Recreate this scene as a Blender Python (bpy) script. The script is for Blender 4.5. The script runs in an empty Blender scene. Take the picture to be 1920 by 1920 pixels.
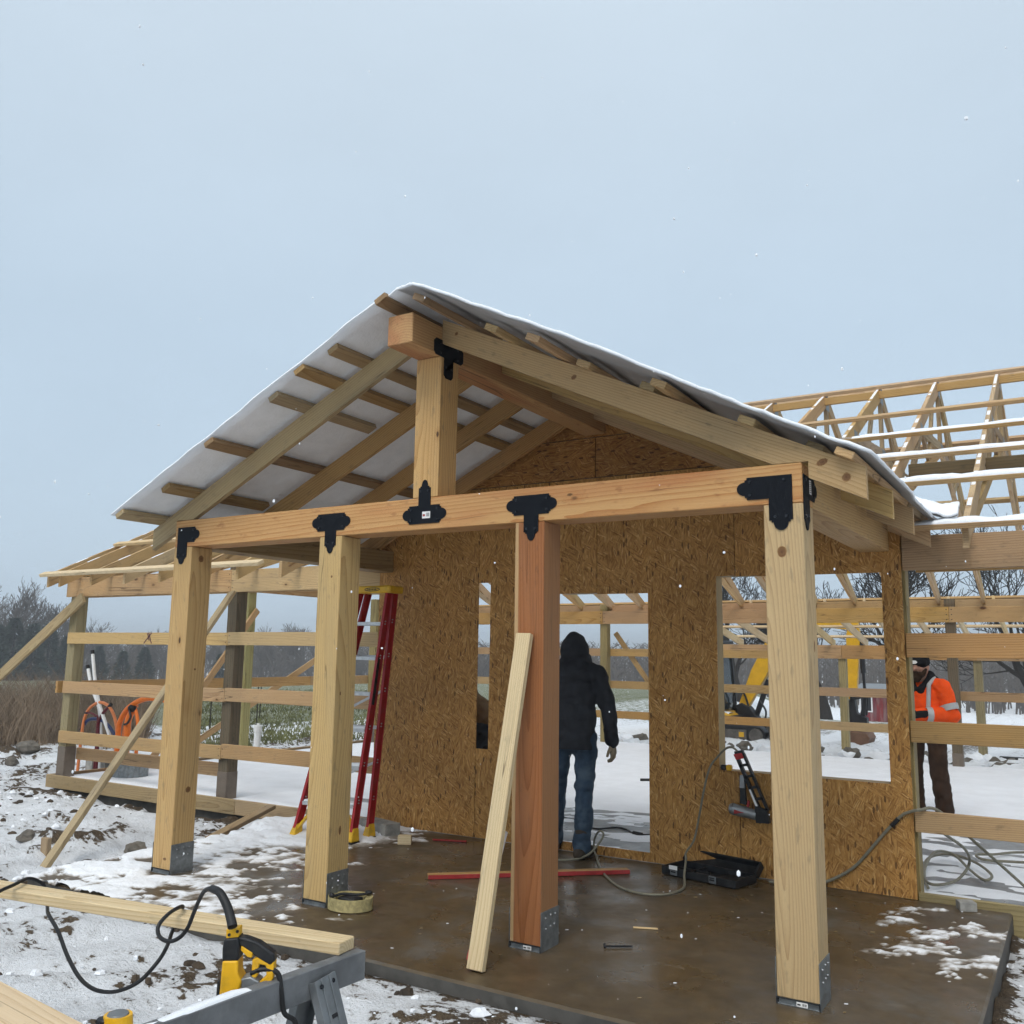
import bpy, bmesh, math, random
import numpy as np
from mathutils import Vector, Matrix, Euler
random.seed(11)
RNG = np.random.default_rng(11)
SC = bpy.context.scene
COL = SC.collection
V = Vector

# ---------------------------------------------------------------- camera
CAM = V((5.658, -4.419, 1.544))
YAW, PIT, ROL, FPX = 0.55391, 0.15360, 0.014866, 1718.17
_fw = V((-math.sin(YAW) * math.cos(PIT), math.cos(YAW) * math.cos(PIT), math.sin(PIT)))
_rt = V((math.cos(YAW), math.sin(YAW), 0))
_up = _rt.cross(_fw)
_r2 = math.cos(ROL) * _rt + math.sin(ROL) * _up
_u2 = -math.sin(ROL) * _rt + math.cos(ROL) * _up
cd = bpy.data.cameras.new('camera')
cd.sensor_width = 36
cd.lens = FPX / 1920 * 36
cd.clip_start = 0.05
cd.clip_end = 4000
cam = bpy.data.objects.new('camera', cd)
COL.objects.link(cam)
m3 = Matrix((_r2, _u2, -_fw)).transposed()
cam.matrix_world = Matrix.Translation(CAM) @ m3.to_4x4()
SC.camera = cam

# ---------------------------------------------------------------- sky, sun, exposure
SUN_EL, SUN_AZ = math.radians(52), math.radians(12)   # az: from straight behind the camera side (-Y), towards +X
wd = bpy.data.worlds.new('World')
SC.world = wd
wd.use_nodes = True
wt = wd.node_tree
wt.nodes.clear()
def wn(t, **kw):
    n = wt.nodes.new(t)
    for k, v in kw.items():
        setattr(n, k, v)
    return n
wo = wn('ShaderNodeOutputWorld')
sky = wn('ShaderNodeTexSky', sky_type='NISHITA', sun_disc=False)
sky.sun_elevation = SUN_EL
sky.sun_rotation = math.radians(180) - SUN_AZ
sky.air_density = 1.5
sky.dust_density = 3
b1 = wn('ShaderNodeBackground')
b1.inputs['Strength'].default_value = 0.07
wt.links.new(sky.outputs[0], b1.inputs[0])
tc = wn('ShaderNodeTexCoord')
sx = wn('ShaderNodeSeparateXYZ')
wt.links.new(tc.outputs['Generated'], sx.inputs[0])
rp = wn('ShaderNodeValToRGB')
e = rp.color_ramp.elements
e[0].position = 0.0
e[0].color = (0.445, 0.56, 0.68, 1)
e[1].position = 0.75
e[1].color = (0.555, 0.64, 0.715, 1)
ee = rp.color_ramp.elements.new(0.32)
ee.color = (0.46, 0.57, 0.68, 1)
wt.links.new(sx.outputs[2], rp.inputs[0])
mpw = wn('ShaderNodeMapping')
mpw.inputs['Scale'].default_value = (1.3, 1.3, 3.0)
wt.links.new(tc.outputs['Generated'], mpw.inputs[0])
nzw = wn('ShaderNodeTexNoise')
nzw.inputs['Scale'].default_value = 1.1
nzw.inputs['Detail'].default_value = 6
nzw.inputs['Roughness'].default_value = 0.55
wt.links.new(mpw.outputs[0], nzw.inputs['Vector'])
mr = wn('ShaderNodeMapRange')
mr.inputs['From Min'].default_value = 0.3
mr.inputs['From Max'].default_value = 0.7
mr.inputs['To Min'].default_value = 0.955
mr.inputs['To Max'].default_value = 1.045
wt.links.new(nzw.outputs[0], mr.inputs[0])
mxw = wn('ShaderNodeVectorMath', operation='SCALE')
wt.links.new(rp.outputs[0], mxw.inputs[0])
wt.links.new(mr.outputs[0], mxw.inputs['Scale'])
b2 = wn('ShaderNodeBackground')
b2.inputs['Strength'].default_value = 1.0
wt.links.new(mxw.outputs[0], b2.inputs[0])
mixw = wn('ShaderNodeMixShader')
mixw.inputs[0].default_value = 0.88
wt.links.new(b1.outputs[0], mixw.inputs[1])
wt.links.new(b2.outputs[0], mixw.inputs[2])
wt.links.new(mixw.outputs[0], wo.inputs[0])

sl = bpy.data.lights.new('sun', 'SUN')
sl.energy = 1.5
sl.angle = math.radians(32)
sl.color = (1.0, 0.965, 0.91)
sun = bpy.data.objects.new('sun', sl)
COL.objects.link(sun)
sd = V((math.sin(SUN_AZ) * math.cos(SUN_EL), -math.cos(SUN_AZ) * math.cos(SUN_EL), math.sin(SUN_EL)))
sun.rotation_euler = sd.to_track_quat('Z', 'Y').to_euler()
sun.location = sd * 30
vs = SC.view_settings
vs.view_transform = 'Standard'
vs.look = 'None'
vs.gamma = 1
vs.exposure = 0.38
vs.use_curve_mapping = False
SC.render.engine = 'CYCLES'
SC.cycles.max_bounces = 5
SC.cycles.diffuse_bounces = 3
SC.cycles.glossy_bounces = 2
SC.cycles.transparent_max_bounces = 8
SC.cycles.use_denoising = True
SC.cycles.volume_bounces = 0
SC.cycles.use_adaptive_sampling = True
SC.cycles.adaptive_threshold = 0.03
SC.cycles.adaptive_min_samples = 12

# ---------------------------------------------------------------- node helpers
class NT:
    def __init__(s, name):
        s.m = bpy.data.materials.new(name)
        s.m.use_nodes = True
        s.t = s.m.node_tree
        s.t.nodes.clear()
        s.o = s.t.nodes.new('ShaderNodeOutputMaterial')
        s.p = s.t.nodes.new('ShaderNodeBsdfPrincipled')
        s.t.links.new(s.p.outputs[0], s.o.inputs[0])
    def n(s, typ, ins=None, **at):
        nd = s.t.nodes.new('ShaderNode' + typ)
        for k, v in at.items():
            setattr(nd, k, v)
        for k, v in (ins or {}).items():
            s.set(nd.inputs[k], v)
        return nd
    def set(s, inp, v):
        if isinstance(v, bpy.types.NodeSocket):
            s.t.links.new(v, inp)
        else:
            if inp.type == 'RGBA' and len(v) == 3:
                v = (*v, 1)
            inp.default_value = v
    def math(s, op, a, b=0.0, c=None, clamp=False):
        nd = s.n('Math', {0: a, 1: b}, operation=op, use_clamp=clamp)
        if c is not None:
            s.set(nd.inputs[2], c)
        return nd.outputs[0]
    def mix(s, f, a, b, mode='MIX'):
        nd = s.n('Mix', None, data_type='RGBA', blend_type=mode)
        s.set(nd.inputs[0], f); s.set(nd.inputs[6], a); s.set(nd.inputs[7], b)
        return nd.outputs[2]
    def ramp(s, f, stops, interp='LINEAR'):
        nd = s.n('ValToRGB', {0: f})
        nd.color_ramp.interpolation = interp
        el = nd.color_ramp.elements
        while len(el) < len(stops):
            el.new(0.5)
        for q, (ps, c) in zip(el, stops):
            q.position = ps
            if not hasattr(c, '__len__'):
                c = (c, c, c)
            q.color = (*c, 1) if len(c) == 3 else c
        return nd.outputs[0]
    def maprange(s, v, a, b, c=0.0, d=1.0, smooth=True):
        nd = s.n('MapRange', {0: v, 1: a, 2: b, 3: c, 4: d}, clamp=True)
        nd.interpolation_type = 'SMOOTHSTEP' if smooth else 'LINEAR'
        return nd.outputs[0]
    def noise(s, vec, scale, detail=3, rough=0.5, dist=0.0):
        return s.n('TexNoise', {'Vector': vec, 'Scale': scale, 'Detail': detail, 'Roughness': rough, 'Distortion': dist}).outputs[0]
    def mapping(s, vec, scale=(1, 1, 1), rot=(0, 0, 0), loc=(0, 0, 0)):
        return s.n('Mapping', {'Vector': vec, 'Scale': scale, 'Rotation': rot, 'Location': loc}).outputs[0]
    def obj(s, randomise=True):
        c = s.n('TexCoord').outputs['Object']
        if not randomise:
            return c
        r = s.n('ObjectInfo').outputs['Random']
        v = s.n('CombineXYZ', {0: s.math('MULTIPLY', r, 37.0), 1: s.math('MULTIPLY', r, 11.3), 2: s.math('MULTIPLY', r, 23.7)}).outputs[0]
        return s.n('VectorMath', {0: c, 1: v}, operation='ADD').outputs[0]
    def bump(s, h, dist=0.004, strength=0.5):
        b = s.n('Bump', {'Height': h, 'Distance': dist, 'Strength': strength})
        s.t.links.new(b.outputs[0], s.p.inputs['Normal'])
    def fin(s, col=None, rough=0.6, metal=0.0, spec=0.4):
        if col is not None:
            s.set(s.p.inputs['Base Color'], col)
        s.set(s.p.inputs['Roughness'], rough)
        s.set(s.p.inputs['Metallic'], metal)
        s.set(s.p.inputs['Specular IOR Level'], spec)
        return s.m

def plain(name, col, rough=0.55, metal=0.0, var=0.12, nscale=18, bump=0.0, spec=0.4, dirt=None, dirtamt=0.5):
    t = NT(name)
    c = t.obj()
    n1 = t.noise(c, nscale, 4, 0.6)
    f = t.maprange(n1, 0.3, 0.7, 1 - var, 1 + var)
    base = t.n('VectorMath', {0: col, 'Scale': f}, operation='SCALE').outputs[0]
    if dirt:
        n2 = t.noise(c, nscale * 0.45, 5, 0.7)
        base = t.mix(t.math('MULTIPLY', t.maprange(n2, 0.5, 0.72), dirtamt), base, dirt)
    if bump:
        t.bump(n1, bump, 0.6)
    rr = t.maprange(n1, 0.2, 0.8, max(rough - 0.1, 0.02), min(rough + 0.1, 1))
    return t.fin(base, rr, metal, spec)

def wood(name, light, dark, ring=10.0, knots=1.0, stain=(0.30, 0.21, 0.11), stainamt=0.35, var=0.14, rough=0.62, grain=0.5, sap=False):
    t = NT(name)
    c = t.obj()
    warp = t.noise(t.mapping(c, (0.55, 3.0, 3.0)), 1.0, 1.5, 0.5)
    # growth rings round a pith that lies just outside or inside the piece
    r0 = t.n('ObjectInfo').outputs['Random']
    f1 = t.math('FRACT', t.math('MULTIPLY', r0, 17.13)); f2 = t.math('FRACT', t.math('MULTIPLY', r0, 29.71))
    pith = t.n('CombineXYZ', {0: t.math('MULTIPLY', r0, 37.0), 1: t.math('MULTIPLY_ADD', f1, 0.16, -0.08), 2: t.math('MULTIPLY_ADD', f2, 0.12, 0.03)}).outputs[0]
    c0 = t.n('VectorMath', {0: t.n('TexCoord').outputs['Object'], 1: pith}, operation='ADD').outputs[0]
    c0 = t.n('VectorRotate', {'Vector': t.n('TexCoord').outputs['Object'], 'Axis': (0, 1, 0.6), 'Angle': t.math('MULTIPLY_ADD', f1, 0.06, 0.02)}, rotation_type='AXIS_ANGLE').outputs[0]
    c0 = t.n('VectorMath', {0: c0, 1: pith}, operation='ADD').outputs[0]
    wv = t.n('VectorMath', {0: c0, 1: t.n('CombineXYZ', {0: 0.0, 1: t.math('MULTIPLY', warp, 0.12), 2: t.math('MULTIPLY', warp, 0.07)}).outputs[0]}, operation='ADD').outputs[0]
    wv = t.mapping(wv, (0.16, 1, 1))
    w = t.n('TexWave', {'Vector': wv, 'Scale': ring, 'Distortion': 1.1, 'Detail': 1.5, 'Detail Scale': 1.4, 'Detail Roughness': 0.6}, wave_type='RINGS', rings_direction='X', wave_profile='SAW').outputs[1]
    fine = t.noise(t.mapping(c, (3, 160, 160)), 1.0, 1.5, 0.65)
    big = t.noise(t.mapping(c, (0.8, 4, 4)), 1.0, 2, 0.55)
    # knots: sparse small balls, slightly drawn out along the grain
    kc = t.mapping(c, (2.1, 4.2, 4.2))
    kn = t.n('TexVoronoi', {'Vector': kc, 'Scale': 1.0, 'Randomness': 1.0})
    kd = kn.outputs['Distance']
    kcol = t.n('SeparateColor', {0: kn.outputs['Color']})
    pick = t.math('GREATER_THAN', kcol.outputs[0], 0.55)
    ksz = t.math('MULTIPLY_ADD', kcol.outputs[1], 0.06, 0.035)
    kk = t.math('MULTIPLY', pick, t.n('MapRange', {0: kd, 1: t.math('MULTIPLY', ksz, 0.75), 2: t.math('MULTIPLY', ksz, 1.25), 3: 1.0, 4: 0.0}, clamp=True).outputs[0])
    kk = t.math('MULTIPLY', kk, knots, clamp=True)
    halo = t.math('MULTIPLY', pick, t.n('MapRange', {0: kd, 1: ksz, 2: t.math('MULTIPLY', ksz, 3.2), 3: 0.45 * knots, 4: 0.0}, clamp=True).outputs[0], clamp=True)
    g = t.math('MULTIPLY_ADD', t.math('POWER', w, 3.0), grain * 1.7, t.math('MULTIPLY', t.math('SUBTRACT', fine, 0.45), 0.55), clamp=True)
    g = t.math('ADD', g, halo, clamp=True)
    col = t.mix(g, light, dark)
    col = t.mix(t.math('MULTIPLY', t.maprange(big, 0.46, 0.72), stainamt), col, stain)
    spk = t.noise(t.mapping(c, (9, 26, 26)), 1.0, 2, 0.7)
    col = t.mix(t.math('MULTIPLY', t.maprange(spk, 0.58, 0.76), 0.5), col, (stain[0] * .6, stain[1] * .6, stain[2] * .6))
    # drying checks: thin dark lines along the grain, only here and there
    ck = t.noise(t.mapping(c, (0.45, 17, 17)), 1.0, 1.0)
    ckm = t.math('MULTIPLY', t.maprange(t.math('ABSOLUTE', t.math('SUBTRACT', ck, 0.5)), 0.012, 0.003), t.maprange(big, 0.52, 0.60))
    col = t.mix(t.math('MULTIPLY', ckm, 0.65), col, (0.09, 0.05, 0.022))
    rnd = t.n('ObjectInfo').outputs['Random']
    sc = t.math('MULTIPLY_ADD', t.math('FRACT', t.math('MULTIPLY', rnd, 57.31)), 2 * var, 1 - var)
    col = t.n('VectorMath', {0: col, 'Scale': sc}, operation='SCALE').outputs[0]
    hue = t.math('MULTIPLY_ADD', t.math('FRACT', t.math('MULTIPLY', rnd, 91.7)), 0.016, 0.492)
    col = t.n('HueSaturation', {'Hue': hue, 'Color': col, 'Saturation': t.math('MULTIPLY_ADD', rnd, 0.25, 0.87)}).outputs[0]
    col = t.mix(kk, col, (0.095, 0.045, 0.02))
    if sap:      # pale sapwood down the left edge of this timber
        oc = t.n('TexCoord').outputs['Object']
        yy = t.n('SeparateXYZ', {0: oc}).outputs[1]
        e2 = t.math('ADD', yy, t.math('MULTIPLY', t.math('SUBTRACT', t.noise(t.mapping(oc, (1.2, 9, 9)), 1.0, 2), 0.5), 0.03))
        col = t.mix(t.maprange(e2, -0.066, -0.076), col, (0.47, 0.30, 0.145))
        zz = t.n('SeparateXYZ', {0: oc}).outputs[2]
        side = t.maprange(yy, 0.0944, 0.0947)
        col = t.mix(t.math('MULTIPLY', side, 0.35), col, (0.38, 0.24, 0.12))
    t.bump(t.math('ADD', t.math('MULTIPLY', w, 0.5), fine), 0.0012, 0.55)
    return t.fin(col, t.maprange(fine, 0.2, 0.8, rough - 0.1, rough + 0.12), 0, 0.3)

def osb(name, tint=1.0, warm=(1.06, 0.97, 0.86)):
    t = NT(name)
    c = t.obj()
    wob = t.noise(c, 6, 2)
    c2 = t.n('VectorMath', {0: c, 1: t.n('CombineXYZ', {0: t.math('MULTIPLY', wob, 0.006), 1: t.math('MULTIPLY', wob, 0.006), 2: 0.0}).outputs[0]}, operation='ADD').outputs[0]
    col = None
    hsum = None
    for k, (ang, sx_, sy_) in enumerate([(0.0, 17, 105), (0.35, 20, 125), (-0.45, 18, 130), (1.0, 22, 110)]):
        rot = t.n('VectorRotate', {'Vector': c2, 'Angle': ang}, rotation_type='Z_AXIS').outputs[0]
        vv = t.mapping(rot, (sx_, sy_, 1.0), (0, 0, 0), (k * 3.1, k * 1.7, k * 5.0))
        vo = t.n('TexVoronoi', {'Vector': vv, 'Scale': 1.0, 'Randomness': 1.0}, voronoi_dimensions='2D')
        r = t.n('SeparateColor', {0: vo.outputs['Color']}).outputs[0]
        lay = t.ramp(r, [(0.0, (0.21, 0.095, 0.024)), (0.10, (0.31, 0.155, 0.042)), (0.5, (0.42, 0.225, 0.064)), (0.9, (0.51, 0.295, 0.095)), (1.0, (0.62, 0.405, 0.165))])
        if col is None:
            col, hsum = lay, r
        else:
            m = t.maprange(t.noise(t.mapping(vv, (0.32, 0.11, 1), (0, 0, 0), (7 * k, 3, 0)), 1.0, 1), 0.52, 0.55)
            m = t.math('MULTIPLY', m, t.math('LESS_THAN', vo.outputs['Distance'], 0.62))
            col = t.mix(m, col, lay)
            hsum = t.n('Mix', {0: m, 2: hsum, 3: r}).outputs[0]
    # dark bark flecks
    fl = t.n('TexVoronoi', {'Vector': t.mapping(c2, (13, 40, 1)), 'Scale': 1.0}, voronoi_dimensions='2D')
    fr = t.n('SeparateColor', {0: fl.outputs['Color']}).outputs[1]
    fm = t.math('MULTIPLY', t.math('LESS_THAN', fr, 0.09), t.math('LESS_THAN', fl.outputs['Distance'], 0.3))
    col = t.mix(t.math('MULTIPLY', fm, 0.75), col, (0.07, 0.03, 0.012))
    fi = t.noise(t.mapping(c, (30, 220, 220)), 1.0, 2)
    col = t.n('VectorMath', {0: col, 'Scale': t.maprange(fi, 0.2, 0.8, 0.80 * tint, 1.15 * tint)}, operation='SCALE').outputs[0]
    col = t.n('VectorMath', {0: col, 1: warm}, operation='MULTIPLY').outputs[0]
    big = t.noise(c, 1.3, 2)
    col = t.n('VectorMath', {0: col, 'Scale': t.maprange(big, 0.3, 0.7, 0.88, 1.1)}, operation='SCALE').outputs[0]
    t.bump(hsum, 0.003, 0.6)
    return t.fin(col, 0.62, 0, 0.35)

M = {}
M['pine'] = wood('pine_timber', (0.56, 0.37, 0.16), (0.385, 0.22, 0.08), 20, 1.0, (0.40, 0.30, 0.165), 0.3, 0.05)
M['fir'] = wood('fir_beam', (0.55, 0.345, 0.155), (0.39, 0.19, 0.072), 18, 1.0, (0.44, 0.20, 0.085), 0.8, 0.05)
M['cedar'] = wood('red_timber', (0.34, 0.160, 0.068), (0.215, 0.088, 0.033), 18, 0.3, (0.27, 0.14, 0.07), 0.6, 0.02, sap=True)
M['lumber'] = wood('lumber', (0.53, 0.355, 0.17), (0.345, 0.20, 0.082), 22, 1.0, (0.36, 0.265, 0.16), 0.35, 0.13)
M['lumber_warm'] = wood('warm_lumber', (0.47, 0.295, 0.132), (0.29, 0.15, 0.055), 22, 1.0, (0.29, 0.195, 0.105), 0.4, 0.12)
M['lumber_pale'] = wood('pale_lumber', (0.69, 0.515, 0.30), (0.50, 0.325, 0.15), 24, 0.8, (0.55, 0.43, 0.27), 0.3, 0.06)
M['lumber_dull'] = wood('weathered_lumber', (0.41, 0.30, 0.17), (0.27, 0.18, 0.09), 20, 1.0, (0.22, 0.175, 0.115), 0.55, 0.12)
M['treated'] = wood('treated_lumber', (0.33, 0.265, 0.125), (0.20, 0.15, 0.062), 11, 1.0, (0.17, 0.14, 0.07), 0.5, 0.10)
M['treated_green'] = wood('fresh_treated_lumber', (0.36, 0.33, 0.135), (0.24, 0.205, 0.075), 11, 0.8, (0.22, 0.2, 0.085), 0.4, 0.05)
M['treated_dark'] = wood('wet_treated_lumber', (0.135, 0.10, 0.055), (0.075, 0.057, 0.03), 11, 1.0, (0.07, 0.057, 0.034), 0.5, 0.1)
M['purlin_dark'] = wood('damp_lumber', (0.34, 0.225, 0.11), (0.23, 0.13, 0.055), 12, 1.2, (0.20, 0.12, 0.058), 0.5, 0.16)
M['osb'] = osb('strand_board')
M['osb_red_shaded'] = osb('shaded_red_strand_board', 0.78, (1.08, 0.90, 0.74))  # redder gable sheets, with the gable's shade put into the darker tint
M['black_steel'] = plain('black_steel', (0.0055, 0.007, 0.0105), 0.6, 0.0, 0.15, 25, 0.0004, 0.15)
M['galv'] = plain('galvanised_steel', (0.25, 0.27, 0.28), 0.45, 0.75, 0.22, 30)
M['dark_gap'] = plain('dark_steel', (0.03, 0.033, 0.037), 0.5, 0.3, 0.1)
M['bolt'] = plain('bolt_black', (0.02, 0.022, 0.027), 0.3, 0.3, 0.1)
M['nail'] = plain('nail_steel', (0.42, 0.43, 0.44), 0.35, 0.8, 0.1)
M['sticker'] = plain('sticker_white', (0.78, 0.77, 0.75), 0.5, 0, 0.03)
M['sticker_red'] = plain('sticker_red', (0.34, 0.045, 0.035), 0.5, 0, 0.05)
M['ink'] = plain('ink_black', (0.012, 0.012, 0.014), 0.6, 0, 0.05)
M['marker'] = plain('marker_purple', (0.09, 0.03, 0.05), 0.7, 0, 0.3, 60)
M['sleeve'] = plain('post_sleeve', (0.17, 0.135, 0.105), 0.6, 0, 0.1)

def snow_mat(name, col=(0.88, 0.90, 0.93), sc=8.0, bump=0.012):
    t = NT(name)
    c = t.n('NewGeometry').outputs['Position']
    n1 = t.noise(c, sc, 5, 0.6)
    n2 = t.noise(c, sc * 9, 3, 0.6)
    base = t.n('VectorMath', {0: col, 'Scale': t.maprange(n1, 0.3, 0.7, 0.95, 1.03)}, operation='SCALE').outputs[0]
    t.bump(t.math('MULTIPLY_ADD', n2, 0.35, n1), bump, 0.7)
    return t.fin(base, 0.75, 0, 0.25)
M['snow'] = snow_mat('snow')
def slush_mat():
    t = NT('trodden_snow')
    p = t.n('NewGeometry').outputs['Position']
    th = t.n('Attribute', None, attribute_name='thick').outputs['Fac']
    n1 = t.noise(p, 30, 4, 0.65)
    v = t.math('ADD', th, t.math('MULTIPLY', t.math('SUBTRACT', n1, 0.5), 0.9))
    col = t.ramp(v, [(0.08, (0.16, 0.125, 0.09)), (0.30, (0.42, 0.39, 0.35)), (0.55, (0.74, 0.745, 0.76)), (0.85, (0.89, 0.905, 0.93))])
    t.bump(n1, 0.012, 0.8)
    return t.fin(col, t.maprange(v, 0.1, 0.6, 0.3, 0.8), 0, 0.35)
M['slush'] = slush_mat()
M['snow_smooth'] = snow_mat('smooth_snow', (0.87, 0.885, 0.92), 3.0, 0.006)

# ---------------------------------------------------------------- object helpers
W = {}
def link(o, parent=None, world=None):
    COL.objects.link(o)
    if world is None:
        world = Matrix.Identity(4)
    o.matrix_basis = world
    W[o.name] = world.copy()
    if parent is not None:
        o.parent = parent
        o.matrix_parent_inverse = W[parent.name].inverted()
    return o
def tag(o, label=None, cat=None, group=None, kind=None):
    if label: o['label'] = label
    if cat: o['category'] = cat
    if group: o['group'] = group
    if kind: o['kind'] = kind
    return o
def emp(name, loc, label, cat, group=None):
    o = bpy.data.objects.new(name, None)
    o.empty_display_size = 0.1
    link(o, None, Matrix.Translation(V(loc)))
    return tag(o, label, cat, group)
def mk(name, verts, faces, mat, parent=None, world=None, smooth=False):
    me = bpy.data.meshes.new(name)
    me.from_pydata([tuple(v) for v in verts], [], [tuple(f) for f in faces])
    me.update()
    if isinstance(mat, (list, tuple)):
        for q in mat:
            me.materials.append(M[q] if isinstance(q, str) else q)
    elif mat is not None:
        me.materials.append(M[mat] if isinstance(mat, str) else mat)
    if smooth:
        me.polygons.foreach_set('use_smooth', [True] * len(me.polygons))
    o = bpy.data.objects.new(name, me)
    return link(o, parent, world)

def cbox_vf(lx, ly, lz, c=0.003):
    """box centred on the origin with chamfered edges"""
    hx, hy, hz = lx / 2, ly / 2, lz / 2
    c = min(c, hx * .45, hy * .45, hz * .45)
    vs_, idx = [], {}
    for sx_ in (-1, 1):
        for sy_ in (-1, 1):
            for sz_ in (-1, 1):
                for a in range(3):
                    p = [sx_ * (hx - c), sy_ * (hy - c), sz_ * (hz - c)]
                    p[a] = (sx_ * hx, sy_ * hy, sz_ * hz)[a]
                    idx[(sx_, sy_, sz_, a)] = len(vs_)
                    vs_.append(tuple(p))
    fs = []
    S = (-1, 1)
    for a in range(3):
        b, d = [(1, 2), (2, 0), (0, 1)][a]
        for s in S:
            def k(u, v):
                q = [0, 0, 0]; q[a] = s; q[b] = u; q[d] = v
                return idx[(q[0], q[1], q[2], a)]
            f = [k(-1, -1), k(1, -1), k(1, 1), k(-1, 1)]
            fs.append(f if s > 0 else f[::-1])
    for a in range(3):          # edge chamfers along axis a
        b, d = [(1, 2), (2, 0), (0, 1)][a]
        for s in S:
            for u in S:
                def k(t_, ax):
                    q = [0, 0, 0]; q[a] = t_; q[b] = s; q[d] = u
                    return idx[(q[0], q[1], q[2], ax)]
                f = [k(-1, b), k(1, b), k(1, d), k(-1, d)]
                fs.append(f[::-1] if s * u > 0 else f)
    for sx_ in S:
        for sy_ in S:
            for sz_ in S:
                f = [idx[(sx_, sy_, sz_, a)] for a in range(3)]
                fs.append(f if sx_ * sy_ * sz_ > 0 else f[::-1])
    return vs_, fs

def frame(a, b, up=(0, 0, 1)):
    a, b = V(a), V(b)
    x = (b - a).normalized()
    up = V(up)
    y = up.cross(x)
    if y.length < 1e-5:
        y = V((0, 1, 0)).cross(x) if abs(x.y) < 0.9 else V((1, 0, 0)).cross(x)
    y.normalize()
    z = x.cross(y)
    return Matrix((x, y, z)).transposed().to_4x4()

def board(name, a, b, wy, wz, mat, parent=None, up=(0, 0, 1), c=0.003):
    """board whose centre line runs a -> b; wy across, wz along 'up'"""
    a, b = V(a), V(b)
    vs_, fs = cbox_vf((b - a).length, wy, wz, c)
    return mk(name, vs_, fs, mat, parent, Matrix.Translation((a + b) / 2) @ frame(a, b, up))
def bxx(name, lo, hi, mat, parent=None, c=0.003, along='x'):
    """axis aligned box; grain along the given axis"""
    lo, hi = V(lo), V(hi)
    m = (lo + hi) / 2
    d = hi - lo
    if along == 'x':
        return board(name, (lo.x, m.y, m.z), (hi.x, m.y, m.z), d.y, d.z, mat, parent, (0, 0, 1), c)
    if along == 'y':
        return board(name, (m.x, lo.y, m.z), (m.x, hi.y, m.z), d.x, d.z, mat, parent, (0, 0, 1), c)
    return board(name, (m.x, m.y, lo.z), (m.x, m.y, hi.z), d.x, d.y, mat, parent, (0, 1, 0), c)

class MB:
    """collects shapes of ONE part"""
    def __init__(s):
        s.v, s.f, s.mi = [], [], []
    def add(s, vs_, fs, mi=0, mat=None):
        o = len(s.v)
        s.v += [tuple(mat @ V(v)) for v in vs_] if mat is not None else [tuple(v) for v in vs_]
        s.f += [tuple(i + o for i in f) for f in fs]
        s.mi += [mi] * len(fs)
    def box(s, lo, hi, c=0.002, mi=0, mat=None):
        lo, hi = V(lo), V(hi)
        v, f = cbox_vf(*(hi - lo), c)
        mm = Matrix.Translation((lo + hi) / 2)
        s.add(v, f, mi, mm if mat is None else mat @ mm)
    def bar(s, a, b, wy, wz, up=(0, 0, 1), c=0.002, mi=0):
        a, b = V(a), V(b)
        v, f = cbox_vf((b - a).length, wy, wz, c)
        s.add(v, f, mi, Matrix.Translation((a + b) / 2) @ frame(a, b, up))
    def cyl(s, a, b, ra, rb=None, n=12, mi=0, caps=True):
        rb = ra if rb is None else rb
        mt = frame(a, b)
        L = (V(b) - V(a)).length
        mt = Matrix.Translation(V(a)) @ mt
        vs_, fs = [], []
        for k in range(n):
            t_ = 2 * math.pi * k / n
            vs_ += [(0, ra * math.cos(t_), ra * math.sin(t_)), (L, rb * math.cos(t_), rb * math.sin(t_))]
        for k in range(n):
            j = (k + 1) % n
            fs.append((2 * k, 2 * k + 1, 2 * j + 1, 2 * j)[::-1])
        if caps:
            fs.append([2 * k for k in range(n)][::-1])
            fs.append([2 * k + 1 for k in range(n)])
        s.add(vs_, fs, mi, mt)
    def tube(s, pts, r, n=8, mi=0, caps=True):
        v, f = tube_vf(pts, r, n, caps)
        s.add(v, f, mi)
    def prism(s, poly, t0, t1, mi=0, mat=None):
        """polygon in local xy, extruded in local z from t0 to t1"""
        n = len(poly)
        vs_ = [(x, y, t0) for x, y in poly] + [(x, y, t1) for x, y in poly]
        area = sum(poly[i][0] * poly[(i + 1) % n][1] - poly[(i + 1) % n][0] * poly[i][1] for i in range(n))
        fs = [tuple(range(n))[::-1], tuple(range(n, 2 * n))]
        fs += [(i, (i + 1) % n, n + (i + 1) % n, n + i) for i in range(n)]
        if area < 0:
            fs = [f[::-1] for f in fs]
        s.add(vs_, fs, mi, mat)
    def ball(s, c, r, nu=10, nv=7, mi=0, mat=None):
        r = (r, r, r) if not hasattr(r, '__len__') else r
        vs_, fs = [], []
        for j in range(nv + 1):
            ph = math.pi * j / nv
            for k in range(nu):
                th = 2 * math.pi * k / nu
                vs_.append((c[0] + r[0] * math.sin(ph) * math.cos(th), c[1] + r[1] * math.sin(ph) * math.sin(th), c[2] + r[2] * math.cos(ph)))
        for j in range(nv):
            for k in range(nu):
                k2 = (k + 1) % nu
                fs.append((j * nu + k, (j + 1) * nu + k, (j + 1) * nu + k2, j * nu + k2))
        s.add(vs_, fs, mi, mat)
    def build(s, name, mat, parent=None, world=None, smooth=False, origin=None):
        vs_ = s.v
        if origin is not None:
            o_ = V(origin)
            vs_ = [tuple(V(v) - o_) for v in vs_]
            world = Matrix.Translation(o_)
        o = mk(name, vs_, s.f, mat, parent, world, smooth)
        if max(s.mi or [0]) > 0:
            o.data.polygons.foreach_set('material_index', s.mi)
        if smooth:
            try:
                o.data.set_sharp_from_angle(angle=math.radians(40))
            except Exception:
                pass
        return o

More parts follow.
